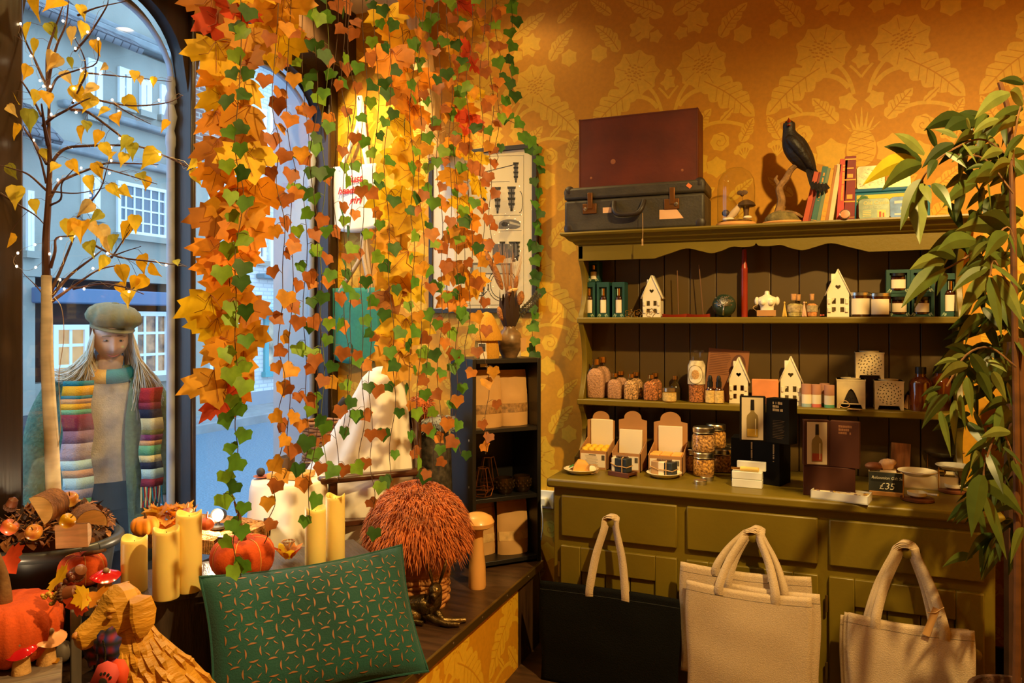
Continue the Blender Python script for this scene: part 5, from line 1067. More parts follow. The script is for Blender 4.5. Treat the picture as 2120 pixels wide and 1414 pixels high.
# ================================================================ tote bags on the knobs
M_nat = mat('natural_cotton', c3(190, 166, 136), .9, nz=(220, .08), bump=(260, .25)); M_blkcl = mat('black_canvas', c3(15, 15, 14), .95, spec=.1, nz=(200, .15), bump=(200, .3))
def tote(label, xc, ztop, w, h, y, body, knob_, hand=M_nat, yaw=0, hw=.055, hz=None, sag=.012, group=None, seed=1, drop=0, lean=.0):
    """cotton bag: body panel pair hanging below knob_ = (x, y, z) by two strap loops"""
    rnd = random.Random(seed); t = thing('tote_bag', label, 'tote bag', (xc, y, ztop), yaw, group)
    inv = wmat(t).inverted()
    def face(sgn):
        def fn(u, v):
            x = (u-.5)*w*(1+.02*sin(6*v)); z = -v*h
            bul = .016*sin(pi*u)**.6*(1-(1-v)**3)*(1-.6*v**4)
            wr = .004*sin(9*u+3*v+seed)*v+.006*mnoise.noise(Vector((u*3+seed, v*3, seed)))
            zz = z-sag*sin(pi*u)*(1-v)**4
            return (x+lean*v, sgn*(bul+.004)+wr*(1-.7*(1-v)**8), zz)
        return fn
    m = MB(); m.grid(face(-1), 26, 26); m.grid(lambda u, v: face(1)(1-u, v), 26, 26)
    for u in (0, 1): m.grid(lambda a, v, u=u: Vector(face(-1)(u, v)).lerp(Vector(face(1)(u, v)), a), 1, 26)
    build('bag_body', m, body, t, world=False, sharp=80, solid=.0015)
    m = MB(); f = face(-1)
    m.tube([Vector(f(i/26, .078))+Vector((0, -.0008, 0)) for i in range(27)], .0006, 4)
    for q in (-1, 1):
        cu = .5+q*hw*1.15/w*1.0; sx = .014/w
        for a, b in (((cu-sx, .012), (cu+sx, .07)), ((cu+sx, .012), (cu-sx, .07)), ((cu-sx, .07), (cu+sx, .07))): m.tube([Vector(f(*a))+Vector((0, -.0018, 0)), Vector(f(*b))+Vector((0, -.0018, 0))], .0006, 4)
    build('stitching', m, mat('stitch_thread', c3(220, 188, 140) if body != M_blkcl else c3(50, 50, 46), .9), t, world=False)
    k = inv @ Vector(knob_)
    for si, sy in ((0, -1), (1, 1)):
        pts = []
        y0 = sy*.004
        A = Vector((-hw*1.15, y0-(.001), -.055)); B = Vector((hw*1.15, y0-.001, -.055)); topz = k.z+.026+.006*si
        ky = k.y+(.0 if si else -.006)
        P = [A, Vector((-hw*1.15, y0-.003, .0)), Vector((lerp(-hw*1.15, k.x, .35)-.006, lerp(y0, ky, .4), topz*.45)), Vector((lerp(-hw*1.15, k.x, .72)-.004, lerp(y0, ky, .8), topz*.82)), Vector((k.x-.02, ky, topz-.008)), Vector((k.x, ky, topz)), Vector((k.x+.02, ky, topz-.008)), Vector((lerp(hw*1.15, k.x, .72)+.004, lerp(y0, ky, .8), topz*.82)), Vector((lerp(hw*1.15, k.x, .35)+.006, lerp(y0, ky, .4), topz*.45)), Vector((hw*1.15, y0-.003, 0)), B]
        cp = catmull(P, 5); n = len(cp); m = MB(); rows = [[], []]
        for i, c in enumerate(cp):
            tt = i/(n-1); side = Vector((1, 0, 0)); arch = max(0, 1-abs(tt-.5)/.16)
            tw = .7*sin(pi*min(1, max(0, (tt-.1)/.8)))*(1 if tt < .5 else -1)*rnd.uniform(.9, 1.1)
            d0 = Vector((cos(tw*.9), sin(tw*.9), 0)); d1 = Vector((0, 1, .25)).normalized()
            wd = d0.lerp(d1, arch).normalized()*(.0155 if arch < .5 else .012)
            rows[0].append(c-wd); rows[1].append(c+wd)
        m.strip(rows[0], rows[1]); build('strap', m, hand, t, world=False, solid=.0022, sharp=80)
    return t
ks = [Vector((x, DY-.024, z)) for x, z in KN]
yb = DY-.075
def bagx(px, Y): return atY(px, 900, Y).x
def bagz(py, px, Y): return atY(px, py, Y).z
x0, x1 = bagx(1120, yb), bagx(1406, yb); tote('black canvas tote bag with cream straps hanging from the left drawer knob', (x0+x1)/2, bagz(1222, 1265, yb), x1-x0, .40, yb, M_blkcl, ks[0], yaw=0, hw=.062, sag=-.006, seed=3)
gB = 'natural cotton tote bags hung two or three to a knob'
y2 = DY-.10
for k, (dx, dy, dz, yw, lab) in enumerate(((.0, .0, 0, .0, 'cream tote bag in front of the stack hanging from the middle drawer knob'), (.028, .024, .012, -.07, 'cream tote bag second in the stack on the middle drawer knob'), (-.015, .045, .055, .05, 'cream tote bag rearmost on the middle drawer knob, rising at the sides'))):
    x0, x1 = bagx(1421, y2), bagx(1680, y2); tote(lab, (x0+x1)/2+dx, bagz(1219, 1550, y2)+dz, (x1-x0)*(1 if k < 2 else 1.06), .41, y2+dy, M_nat, ks[1]+Vector((.004*k, .004*k, .004*k)), yaw=R(-3)+yw, hw=.085, seed=5+k, group=gB)
for k, (dx, dy, dz, yw, lab) in enumerate(((.0, .0, 0, .0, 'cream tote bag in front on the right drawer knob, brown tag tied on'), (-.012, .02, -.006, .03, 'cream tote bag behind the front one on the right drawer knob'), (-.024, .038, -.022, .06, 'cream tote bag furthest back on the right drawer knob'))):
    x0, x1 = bagx(1757, y2), bagx(2016, y2); tb = tote(lab, (x0+x1)/2+dx, bagz(1287, 1886, y2)+dz, x1-x0, .40, y2+dy, M_nat, ks[2]+Vector((-.003*k, .003*k, .004*k)), yaw=R(-3)+yw, hw=.088, seed=11+k, group=gB)
    if k == 0:
        m = MB(); m.T = TR((.075, -.02, .055), ry=R(18)); m.box(-.011, -.002, -.09, .011, 0, .01); o = build('swing_tag', m, M_kraft, tb, world=False); o['label'] = 'brown swing tag'
        build('tag_twine', MB().tube([(.05, -.02, .045), (.075, -.024, .05), (.1, -.02, .07), (.09, -.018, .06)], .0018, 5), M_twine, tb, world=False)
# wall socket and cable
p = atY(1131, 1033, WY); t = thing('wall_socket', 'white double wall socket between the black shelf and the dresser', 'socket', p)
build('plate', MB().box(-.045, -.012, -.045, .045, 0, .045), M_white, t, world=False, bevel=.004); build('plug', MB().box(-.03, -.045, -.03, .015, -.012, .015), M_white, t, world=False, bevel=.008)
tag(build('power_cable', MB().tube(catmull([p+Vector((-.01, -.045, -.02)), p+Vector((.01, -.08, -.12)), p+Vector((-.02, -.06, -.3)), p+Vector((.01, -.05, -.55)), p+Vector((.0, -.06, -p.z+.02))], 6), .003, 6), M_white, loc=p), 'white cable running down from the wall socket', 'cable')
fs = thing('folding_screen', 'dark mottled brown folding screen behind the bamboo plant', 'screen', (.95, 3.3, 0)); M_scr = mat('dark_mottled_brown', c3(58, 34, 20), .85, nz=(5, .6), bump=(14, .4))
for x0, y0, x1, y1 in ((.64, 3.22, .96, 3.40), (.97, 3.40, 1.34, 3.24)):
    m = MB(); d_ = Vector((x1-x0, y1-y0, 0)).normalized(); n_ = Vector((-d_.y, d_.x, 0))*.012; a, b = Vector((x0, y0, 0)), Vector((x1, y1, 0)); m.loft([[a-n_+Vector((0, 0, z)), b-n_+Vector((0, 0, z)), b+n_+Vector((0, 0, z)), a+n_+Vector((0, 0, z))] for z in (.0, 1.40)]); build('panel', m, M_scr, fs)
# ================================================================ corner of the window bay: shelf unit, poster, hanging bags
CAMR = math.asin(.375)
SZ0, SZ1, SZT = .677, .98, 1.287
su = thing('black_shelf_unit', 'narrow black shelf unit standing at an angle on the platform corner', 'shelf unit', (-1.379, 2.953, PZ), R(47.7))
SU = wmat(su); M_bshelf = mat('black_melamine', c3(24, 22, 22), .4, nz=(3, .1))
w, d, H = .335, .265, SZT-PZ
m = MB(); m.box(0, 0, 0, .018, d, H); o = build('side_panel', m, M_bshelf, su, world=False, bevel=.0015)
build('side_panel', MB().box(w-.018, 0, 0, w, d, H), M_bshelf, su, world=False, bevel=.0015); build('top', MB().box(.018, 0, H-.02, w-.018, d, H), M_bshelf, su, world=False, bevel=.0015)
build('back_panel', MB().box(.018, d-.006, 0, w-.018, d, H-.02), M_bshelf, su, world=False)
for z in (.03, SZ0-PZ, SZ1-PZ): build('shelf', MB().box(.018, .004, z-.018, w-.018, d-.006, z), M_bshelf, su, world=False, bevel=.0015)
for z in (SZ0-PZ+.05, SZ1-PZ-.05): build('cam_fitting', MB().ell((0, .04, z), (.001, .004, .006), 0, 8, 5), M_white, su, world=False)
def sup(x, y, z): return SU @ Vector((x, y, z-PZ))
def pouch(label, x, y, z, w, h, fill, tilt=0):
    t = thing('kraft_pouch', label, 'pouch', sup(x, y, z), R(47.7)+tilt, 'stand-up kraft pouches with clear windows'); b = .03
    def fn(sg):
        def f(u, v):
            X = (u-.5)*w*(1-.05*v+.03*sin(3*v)); k = sin(pi*u)**.5*(1-v)**.8*(1 if v < .99 else 0)
            return (X, sg*(b*k*1.1)+.004*mnoise.noise(Vector((u*4, v*5, x*9+sg)))+.02*v*v, v*h)
        return f
    m = MB(); m.grid(fn(-1), 14, 18); m.grid(lambda u, v: fn(1)(1-u, v), 14, 18); m.fan((0, 0, 0), [fn(-1)(i/14, 0) for i in range(15)]+[fn(1)(1-i/14, 0) for i in range(15)])
    build('pouch', m, M_kraft, t, world=False, sharp=60)
    f = fn(-1); m = MB(); m.grid(lambda u, v: Vector(f(.03+.94*u, .24+.16*v))+Vector((0, -.0012, 0)), 12, 3); build('window', m, fill, t, world=False)
    m = MB(); m.tube([Vector(f(.02+.96*i/10, .9))+Vector((0, -.001, 0)) for i in range(11)], .0012, 4); build('seal', m, M_kraft, t, world=False); return t
M_herbw = mat('herbs_in_window', c3(150, 110, 62), .6, nz=(70, .45), coat=.4); M_mixw = mat('pale_mix_in_window', c3(210, 170, 110), .5, nz=(30, .25), coat=.4)
pouch('kraft pouch of brown herbs, left one on the top shelf of the black unit', .095, .07, SZ1, .155, .255, M_herbw)
pouch('kraft pouch of brown herbs, right one on the top shelf of the black unit', .24, .09, SZ1, .145, .25, M_herbw)
pouch('kraft pouch of pale mix on the bottom shelf, behind the wooden mushroom', .105, .13, PZ+.03, .14, .225, M_mixw, .05)
pouch('kraft pouch of pale mix on the bottom shelf, nearest the shelf edge', .235, .085, PZ+.03, .15, .255, M_mixw, -.04)
M_copper = mat('copper_wire', c3(190, 120, 66), .3, .9)
def lantern(label, x, y, z, r, h):
    t = thing('glass_lantern', label, 'lantern', sup(x, y, z), .3, 'geometric copper lanterns'); n = 5
    A = [(r*.75*cos(2*pi*i/n), r*.75*sin(2*pi*i/n), .002) for i in range(n)]; B = [(r*cos(2*pi*i/n+.3), r*sin(2*pi*i/n+.3), h*.28) for i in range(n)]; C = [(r*.5*cos(2*pi*i/n+.3), r*.5*sin(2*pi*i/n+.3), h) for i in range(n)]
    m = MB()
    for i in range(n):
        j = (i+1) % n
        for a, b in ((A[i], A[j]), (B[i], B[j]), (C[i], C[j]), (A[i], B[i]), (B[i], C[i])): m.tube([a, b], .0022, 5)
    build('frame', m, M_copper, t, world=False); m = MB().loft([A, B, C], caps=False); build('glass', m, glass('smoky_glass', (.7, .66, .6)), t, world=False, flat=True)
lantern('geometric copper lantern at the front of the middle shelf', .075, .06, SZ0, .048, .125); lantern('taller geometric copper lantern at the back of the middle shelf', .15, .17, SZ0, .052, .15); lantern('geometric copper lantern half hidden by the unit side', .06, .19, SZ0, .045, .13)
M_merc = mat('mercury_glass', c3(120, 96, 60), .2, .85, nz=(60, .6))
for x, y, lab in ((.185, .07, 'bronze patterned tealight cup beside the copper lanterns'), (.275, .075, 'bronze patterned tealight cup at the shelf edge')):
    t = thing('tealight_cup', lab, 'tealight holder', sup(x, y, SZ0), 0, 'bronze patterned tealight cups'); build('cup', MB().lathe([(.03, 0), (.04, .015), (.042, .045), (.038, .072), (.036, .072), (.038, .045), (.034, .012), (.004, .008)], (0, 0, 0), 24), mat('dark_bronze_glass', c3(60, 42, 24), .2, .6), t, world=False)
    m = MB()
    for i in range(12):
        for j in range(3): a = 2*pi*i/12+.26*(j % 2); m.ell((.0425*cos(a), .0425*sin(a), .03+.012*j), (.004, .004, .006), 0, 6, 4)
    build('relief', m, M_merc, t, world=False)
# on top of the unit
p = atZ(992, 744, SZT)
p = sup(.10, .075, SZT); t = thing('knitted_mushroom', 'mustard knitted fabric mushroom on top of the black shelf unit', 'mushroom', p, CAMR)
rib = lambda a, z: 1+.05*abs(cos(14*a))
build('stem', MB().lathe([(.052, 0), (.054, .02), (.05, .07), (.046, .09)], (0, 0, 0), 84, fold=rib), mat('mustard_knit', c3(206, 150, 46), .9, bump=(200, .4)), t, world=False)
build('cap', MB().lathe([(.048, .085), (.066, .08), (.066, .1), (.05, .14), (.034, .18), (.02, .2), (.004, .207)], (0, 0, 0), 84, fold=rib), MATS['mustard_knit'], t, world=False)
m = MB(); m.box(-.035, -.058, .028, .0, -.056, .07); m.box(-.033, -.0585, .032, -.003, -.058, .066, 1); m.add([(-.028, -.058, .03), (.002, -.058, .032), (.006, -.061, -.035), (-.026, -.061, -.036)], [(0, 1, 2, 3)], 2)
build('swing_tag', m, [M_white, mat('tag_print', c3(70, 70, 74), .7, nz=(90, .7)), M_label], t, world=False)
p = sup(.225, .10, SZT); t = thing('pottery_vase', 'round dark marbled pottery vase holding dried grasses', 'vase', p, CAMR)
build('body', MB().lathe([(.033, 0), (.036, .006), (.056, .045), (.06, .075), (.05, .11), (.03, .13), (.026, .145), (.03, .155), (.026, .155), (.022, .14)], (0, 0, 0), 32), mat('marbled_glaze', c3(120, 92, 60), .35, nz=(9, .75), st=(1, 1, 2.5)), t, world=False)
build('neck_tag', MB().box(.05, -.03, .03, .075, -.028, .09), M_kraft, t, world=False)
fl = thing('dried_bouquet', 'dried grass bouquet with bunny tails standing in the dark vase', 'bouquet', p+Vector((0, 0, .10)), CAMR); random.seed(12)
m = MB()
for k in range(46): a = random.uniform(-.12, .16); b = random.uniform(-.1, .1); l = random.uniform(.30, .42); m.tube([(0, 0, 0), (a*l*.35, b*l*.3, l*.5), (a*l*1.1+.0, b*l, l)], [.0016, .0014, .0004], 4)
build('wheat_stems', m, mat('straw', c3(190, 140, 84), .85), fl, world=False)
for x, z, ln, r, tl in ((-.055, .27, .10, .015, -.35), (-.085, .33, .09, .012, -.4), (.0, .20, .04, .012, .1), (.05, .17, .05, .016, .2), (.03, .24, .05, .010, .1), (-.04, .10, .05, .015, -.3)):
    m = MB(); m.T = TR((x, -.02, z), ry=tl); m.ell((0, 0, 0), (r, r, ln/1.6), 0, 10, 8, fn=lambda d: 1+.1*random.random()); build('seed_head', m, mat('pampas', c3(176, 116, 64), .95, nz=(60, .3), bump=(120, 1)), fl, world=False)
m = MB(); m.T = TR((.015, -.035, .205), ry=1.3); m.ell((0, 0, 0), (.009, .009, .025), 0, 10, 8); build('bunny_tail', m, mat('cream_fluff', c3(220, 180, 120), .95), fl, world=False)
m = MB()
for k in range(9): a = 2*pi*k/9; m.T = TR((0, 0, .0), rz=a); m.loft([[(-.006, .02, .03), (.006, .02, .03), (0, .024, .03)], [(-.02, .04, .09), (.02, .04, .09), (0, .05, .09)], [(-.004, .045, .17+.02*(k % 3)), (.004, .045, .17+.02*(k % 3)), (0, .047, .17)]])
m.T = None; build('dark_bracts', m, mat('dark_dried_leaf', c3(56, 36, 22), .9), fl, world=False)
m = MB(); cpts = catmull([(.03, 0, .05), (.06, -.01, .11), (.10, -.02, .15), (.13, -.02, .19)], 4); m.tube(cpts, .0016, 5)
for i, c in enumerate(cpts[3:]):
    for q in (-1, 1): m.ell((c.x+q*.008, c.y, c.z-q*.006), (.007, .002, .009), 0, 8, 5)
build('eucalyptus', m, mat('dark_eucalyptus', c3(62, 58, 44), .7), fl, world=False)
p = sup(.285, .19, SZT); t = thing('scent_diffuser', 'white tapering diffuser with a green light behind the vase', 'diffuser', p, CAMR)
build('body', MB().lathe([(.038, 0), (.04, .01), (.034, .06), (.022, .125), (.016, .13)], (0, 0, 0), 28), mat('cream_plastic', c3(240, 220, 190), .4), t, world=False); build('indicator_light', MB().ell((-.012, -.04, .015), (.006, .004, .006), 0, 10, 7), mat('green_light', (.05, .9, .2), emit=((.05, 1, .25), 2.5)), t, world=False)
# ---------------------------------------------------------------- framed print
FY = WY-.035; q = lambda px, py, y=FY: atY(px, py, y)
xl, xr = q(888, 500).x, q(1111, 500).x; zb, zt = 1.495, 2.34
fr = thing('framed_print', 'black framed print of old brass fittings on the ochre wall', 'picture', ((xl+xr)/2, FY, zb))
m = MB(); fw = .024
m.box(xl, FY-.005, zb, xl+fw, WY-.004, zt); m.box(xr-fw, FY-.005, zb, xr, WY-.004, zt); m.box(xl+fw, FY-.005, zb, xr-fw, WY-.004, zb+fw); m.box(xl+fw, FY-.005, zt-fw, xr-fw, WY-.004, zt); build('frame', m, mat('charcoal_frame', c3(46, 44, 44), .4), fr, bevel=.002)
build('print', MB().box(xl+fw, FY+.004, zb+fw, xr-fw, FY+.008, zt-fw), mat('old_paper', c3(238, 216, 180), .7, nz=(3, .05)), fr)
build('glazing', MB().box(xl+fw, FY+.0005, zb+fw, xr-fw, FY+.0015, zt-fw), M_pane, fr)
m = MB(); IY = FY+.0035
def ink(pts, w, mi=0):
    P = [(q(a, b, IY).x, q(a, b, IY).z) for a, b in pts]; A, B = ribbon(P, w*.0024); m.strip([(x, IY, z) for x, z in A], [(x, IY, z) for x, z in B], mi)
def inkp(pts, mi=0, dy=0): P = [q(a, b, IY-dy) for a, b in pts]; m.add([(p.x, IY-dy, p.z) for p in P], [tuple(range(len(P)))], mi)
def ck(cx, cy, rx, ry, n=20, a0=0, a1=2*pi): return [(cx+rx*cos(a0+(a1-a0)*i/n), cy+ry*sin(a0+(a1-a0)*i/n)) for i in range(n+1)]
def fitting(cx, y0, y1, w):
    n = 9
    for i in range(n):
        t = i/n; yy = lerp(y0, y1, t); ww = w*(1, .72, .85, .7, .9, .72, .78, .5, .3)[i]; inkp([(cx-ww, yy), (cx+ww, yy), (cx+ww*.9, yy+(y1-y0)/n*.96), (cx-ww*.9, yy+(y1-y0)/n*.96)], i % 2)
    inkp([(cx-w*.15, y0), (cx+w*.15, y0), (cx+w*.1, y1), (cx-w*.1, y1)], 0, .0003)
ink([(995, 358), (1068, 340)], 1.6); fitting(1068, 336, 378, 6); fitting(1030, 387, 442, 7); fitting(1059, 386, 437, 9); fitting(1000, 388, 438, 7)
ink(ck(1076, 418, 6, 22, 20, -1.6, 1.8), 1.2)
inkp(ck(1055, 463, 22, 9, 20, pi, 2*pi)+[(1077, 470), (1068, 474), (1032, 474)], 1); inkp(ck(1045, 464, 7, 5), 0, .0003); inkp([(1055, 458), (1076, 464), (1076, 468), (1055, 463)], 2, .0003)
for a in (1008, 1040, 1071): fitting(a, 500, 540, 6)
inkp([(1020, 505), (1072, 505), (1072, 530), (1020, 540)], 1, .0002); fitting(1064, 500, 542, 11); fitting(955, 490, 515, 12); inkp([(950, 495), (990, 490), (990, 500), (950, 503)], 1)
inkp([(975, 545), (1060, 545), (1060, 568), (975, 568)], 1); inkp([(980, 549), (1055, 549), (1055, 565), (980, 565)], 2, .0003)
for r_ in (1, .82): ink(ck(948, 590, 28*r_, 36*r_), 1.3); ink(ck(1040, 590, 30*r_, 34*r_), 1.5)
ink([(978, 600), (985, 612), (1000, 612), (1010, 600), (1012, 580)], 2.2); fitting(1000, 570, 610, 6)
for y, a, b in ((377, 1005, 1055), (446, 1020, 1080), (478, 1035, 1080), (632, 950, 1060), (545, 970, 1000)): ink([(a, y), (b, y-1)], .8)
ink([(1084, 320), (1084, 640)], .5); ink([(905, 325), (1084, 322)], .5)
build('engraving', m, [mat('print_black', c3(50, 46, 46), .8), mat('print_grey', c3(120, 112, 108), .8), mat('print_pale', c3(200, 186, 164), .8)], fr)
# ---------------------------------------------------------------- bags hanging on the wall
def wallbag(label, px0, px1, yt, yb, apex, m_, y, strapm, hookname):
    p0, p1 = atY(px0, yt, y), atY(px1, yb, y); t = thing('hanging_bag', label, 'bag', ((p0.x+p1.x)/2, y, p1.z)); w = p1.x-p0.x; h = atY((px0+px1)/2, yt, y).z-atY((px0+px1)/2, yb, y).z
    def f(sg):
        return lambda u, v: ((u-.5)*w*(1+.05*v*sin(3*u)), sg*(.008+.012*sin(pi*u)*v)+.008*sin(7*u+2*v)*v, h*(1-v)-.012*sin(pi*u)*(v**3)*2)
    m = MB(); m.grid(f(-1), 18, 16); m.grid(lambda u, v: f(1)(1-u, v), 18, 16)
    for u in (0, 1): m.grid(lambda a, v, u=u: Vector(f(-1)(u, v)).lerp(Vector(f(1)(u, v)), a), 1, 16)
    build('bag_body', m, m_, t, world=False, solid=.0012, sharp=80)
    ap = atY(*apex, y); ax, az = ap.x-t.location.x, ap.z-t.location.z
    for sy in (-1, 1):
        P = catmull([(-w*.3, sy*.007, h-.03), (-w*.3, sy*.007, h), (ax-.012, sy*.004, lerp(h, az, .6)), (ax-.006, sy*.003, az), (ax+.006, sy*.003, az), (ax+.012+.01*sy, sy*.004, lerp(h, az, .6)), (w*.3, sy*.007, h), (w*.3, sy*.007, h-.03)], 5)
        m = MB(); m.strip([c+Vector((-.011, -.002, 0)) for c in P], [c+Vector((.011, .002, 0)) for c in P]); build('strap', m, strapm, t, world=False, solid=.002)
    build('hook', MB().tube([(ax, WY-y, az-.004), (ax, -.012, az-.004), (ax, -.018, az+.006)], .003, 6), M_black, t, world=False)
    return t, w, h
M_wcot = mat('white_cotton', c3(246, 244, 240), .85, bump=(160, .15)); M_teal = mat('teal_cotton', c3(48, 128, 112), .85, nz=(60, .08))
tb, w, h = wallbag('white tote bag printed with red slogan lettering, hanging on the bay wall', 692, 778, 340, 470, (745, 205), M_wcot, WY-.05, M_wcot, 'hook')
M_rtx = mat('red_print', c3(220, 44, 44), .7)
for k, (tx, sz) in enumerate((('just', .058), ('headstrong', .05), ('girl', .058))): text('lettering', tx, sz, Matrix.Translation((.016, -.020, h*.72-.058*k)) @ FRONT, M_rtx, tb, 'CENTER', .3, bold=.0016)
wallbag('plain teal tote bag hanging under the white one', 689, 786, 597, 745, (752, 485), M_teal, WY-.05, M_nat, 'hook')
# driftwood log on the wall behind the garlands
m = MB(); P = catmull([atY(908, 330, WY-.10), atY(896, 260, WY-.12), atY(888, 190, WY-.12), atY(872, 110, WY-.10), atY(862, 20, WY-.10)], 6); random.seed(1)
rg = []
for i, c in enumerate(P): rg.append([c+Vector((.055*cos(a)*(1+.25*mnoise.noise(Vector((cos(a)*2, sin(a)*2, i*.5)))), .055*sin(a)*(1+.25*mnoise.noise(Vector((cos(a)*2, 5+sin(a)*2, i*.5)))), 0)) for a in [2*pi*j/18 for j in range(18)]])
m.loft(rg); t = thing('driftwood_log', 'pale barked driftwood log fixed upright behind the garlands', 'log', P[0]); build('log', m, mat('pale_bark', c3(206, 170, 116), .95, nz=(14, .4), st=(1, 1, .3), bump=(25, 1)), t)
m = MB()
for k in range(60): a = random.uniform(0, 2*pi); z = random.uniform(0, 1); c = P[int(z*6)]; m.tube([c, c+Vector((.09*cos(a), -.05+.04*sin(a), random.uniform(-.03, .05)))], [.003, .0008], 4)
build('raffia', m, mat('raffia', c3(200, 150, 80), .9), t)
# dark speckled pot with fluff beside the ghost
def tufts(m, fn, n, ln, r, droop=.3, seg=3, mi=0, seed=1):
    rnd = random.Random(seed)
    for k in range(n):
        p, nn = fn(rnd.random(), rnd.random()); p = Vector(p); nn = Vector(nn).normalized()
        l = ln*rnd.uniform(.6, 1.15); d = (nn+Vector((rnd.uniform(-.45, .45), rnd.uniform(-.45, .45), rnd.uniform(-.45, .35)))).normalized()
        side = d.orthogonal().normalized(); side = Matrix.Rotation(rnd.uniform(0, 6.28), 3, d) @ side; A, B = [], []
        for i in range(seg+1):
            t = i/seg; c = p+d*l*t+Vector((0, 0, -droop*l*t*t)); w_ = r*(1-t)**.7+.0002; A.append(c-side*w_); B.append(c+side*w_)
        m.strip(A, B, mi)
M_rust = mat('rust_fur', c3(190, 98, 34), .85, nz=(14, .28), st=(1, 1, 1), sheen=.4)
p = atD(872, 0, 3.3)+Vector((.04, .045, 0)); p.z = PZ; t = thing('speckled_vase', 'dark speckled vase with grey and orange fluff behind the ghost', 'vase', p)
build('body', MB().lathe([(.05, 0), (.075, .1), (.08, .35), (.075, .55), (.06, .6)], (0, 0, 0), 24), mat('speckled_black', c3(60, 54, 46), .6, nz=(45, .8)), t, world=False)
m = MB(); m.ell((0, 0, .62), (.07, .07, .04)); tufts(m, lambda a, b: ((.07*cos(6.28*a), .07*sin(6.28*a), .60+.06*b), (cos(6.28*a), sin(6.28*a), .2)), 500, .03, .003, seed=4); build('grey_fluff', m, mat('grey_fur', c3(140, 144, 152), .9), t, world=False)
m = MB(); m.ell((-.05, -.02, .71), (.045, .045, .045)); tufts(m, lambda a, b: ((-.05+.045*cos(6.28*a)*sin(3.14*b), -.02+.045*sin(6.28*a)*sin(3.14*b), .71+.045*cos(3.14*b)), (cos(6.28*a)*sin(3.14*b), sin(6.28*a)*sin(3.14*b), cos(3.14*b))), 400, .022, .003, seed=5); build('orange_fluff', m, M_rust, t, world=False)
# ================================================================ window display
BR = math.atan2(.791, .612); BZ = .647
bn = thing('dark_bench', 'low dark wooden bench standing slantwise in the window', 'bench', (-1.910, 1.5104, PZ), BR); BM = wmat(bn)
def bl(x, y, z): return BM @ Vector((x, y, z-PZ))
M_bench = mat('worn_dark_wood', c3(62, 50, 44), .4, nz=(7, .4), st=(6, 1, 1), bump=(22, .25))
build('seat_board', MB().box(0, 0, BZ-PZ-.03, .872, .27, BZ-PZ), M_bench, bn, world=False, bevel=.005)
m = MB(); m.box(.03, .02, 0, .85, .04, BZ-PZ-.03); m.box(.03, .23, 0, .85, .25, BZ-PZ-.03); build('side_rail', m, M_bench, bn, world=False, bevel=.003)
build('end_board', MB().box(.84, .04, 0, .862, .23, BZ-PZ-.03), M_bench, bn, world=False, bevel=.003)
pr = [(-.02, 0), (.10, 0), (.10, .24)]+[(.04+.06*cos(a), .255+.055*sin(a)) for a in [pi*i/10 for i in range(11)]]+[(-.02, .24)]
m = MB(); m.T = Matrix(((0, 0, 1, -.032), (1, 0, 0, 0), (0, 1, 0, 0), (0, 0, 0, 1))); m.prism(pr, 0, .028); build('end_post', m, mat('grey_weathered_wood', c3(96, 88, 84), .6, nz=(6, .3), st=(6, 6, 1)), bn, world=False, bevel=.004)
build('peg', MB().ell((-.05, .0, .165), (.026, .026, .03), 0, 16, 10), MATS['grey_weathered_wood'], bn, world=False)
tbz = .53
tb = thing('side_box', 'low weathered plank box table left of the bench', 'box table', bl(-.6, -.22, PZ), BR)
m = MB()
for k in range(5): m.box(.0, .084*k, tbz-PZ-.025, .55, .084*(k+1)-.003, tbz-PZ)
build('top_boards', m, mat('grey_planks', c3(120, 104, 94), .6, nz=(5, .25), st=(1, 9, 1)), tb, world=False, bevel=.003)
m = MB(); m.box(.01, .01, 0, .54, .03, tbz-PZ-.025); m.box(.01, .39, 0, .54, .41, tbz-PZ-.025); m.box(.52, .03, 0, .54, .39, tbz-PZ-.025); m.box(.01, .03, 0, .03, .39, tbz-PZ-.025); build('side_board', m, M_bench, tb, world=False, bevel=.003)
# ---- candles
M_wax = mat('cream_wax', c3(250, 222, 136), .45, sss=.35); M_wick = mat('charred_wick', c3(60, 40, 20), .9); M_base = mat('candle_base', c3(232, 230, 226), .5)
def candle(label, px, py, r, h, ph=0, z=BZ):
    p = atZ(px, py, z); t = thing('pillar_candle', label, 'candle', p, ph, 'cream pillar candles with wavy rims'); n = 32
    rg = []
    for rr, zz, wv in ((r*.97, 0, 0), (r, .003, 0), (r, h*.5, 0), (r*1.0, h-.012, .4), (r*.99, h-.002, 1), (r*.93, h, 1), (r*.86, h-.003, 1), (r*.80, h-.012, .7), (r*.5, h-.02, 0), (.001, h-.022, 0)):
        rg.append([(rr*cos(a), rr*sin(a), zz+wv*(.006*cos(2*a)+.003*sin(3*a))) for a in [2*pi*i/n for i in range(n)]])
    build('wax', MB().loft(rg), M_wax, t, world=False, sharp=70); build('wick', MB().tube([(0, 0, h-.022), (.001, 0, h-.008)], .0012, 5), M_wick, t, world=False)
    return t
candle('shortest of three pillar candles behind the carved dog', 278, 1222, .0365, .158, .3)
candle('middle pillar candle of the three, standing in front', 344, 1237, .0365, .200, .9)
candle('tallest pillar candle of the three at the bench left end', 391, 1222, .0365, .232, .5)
candle('shorter pillar candle of the pair near the furry mushroom', 653, 1179, .033, .200, 1.2)
candle('taller pillar candle of the pair near the furry mushroom', 694, 1163, .032, .222, .2)
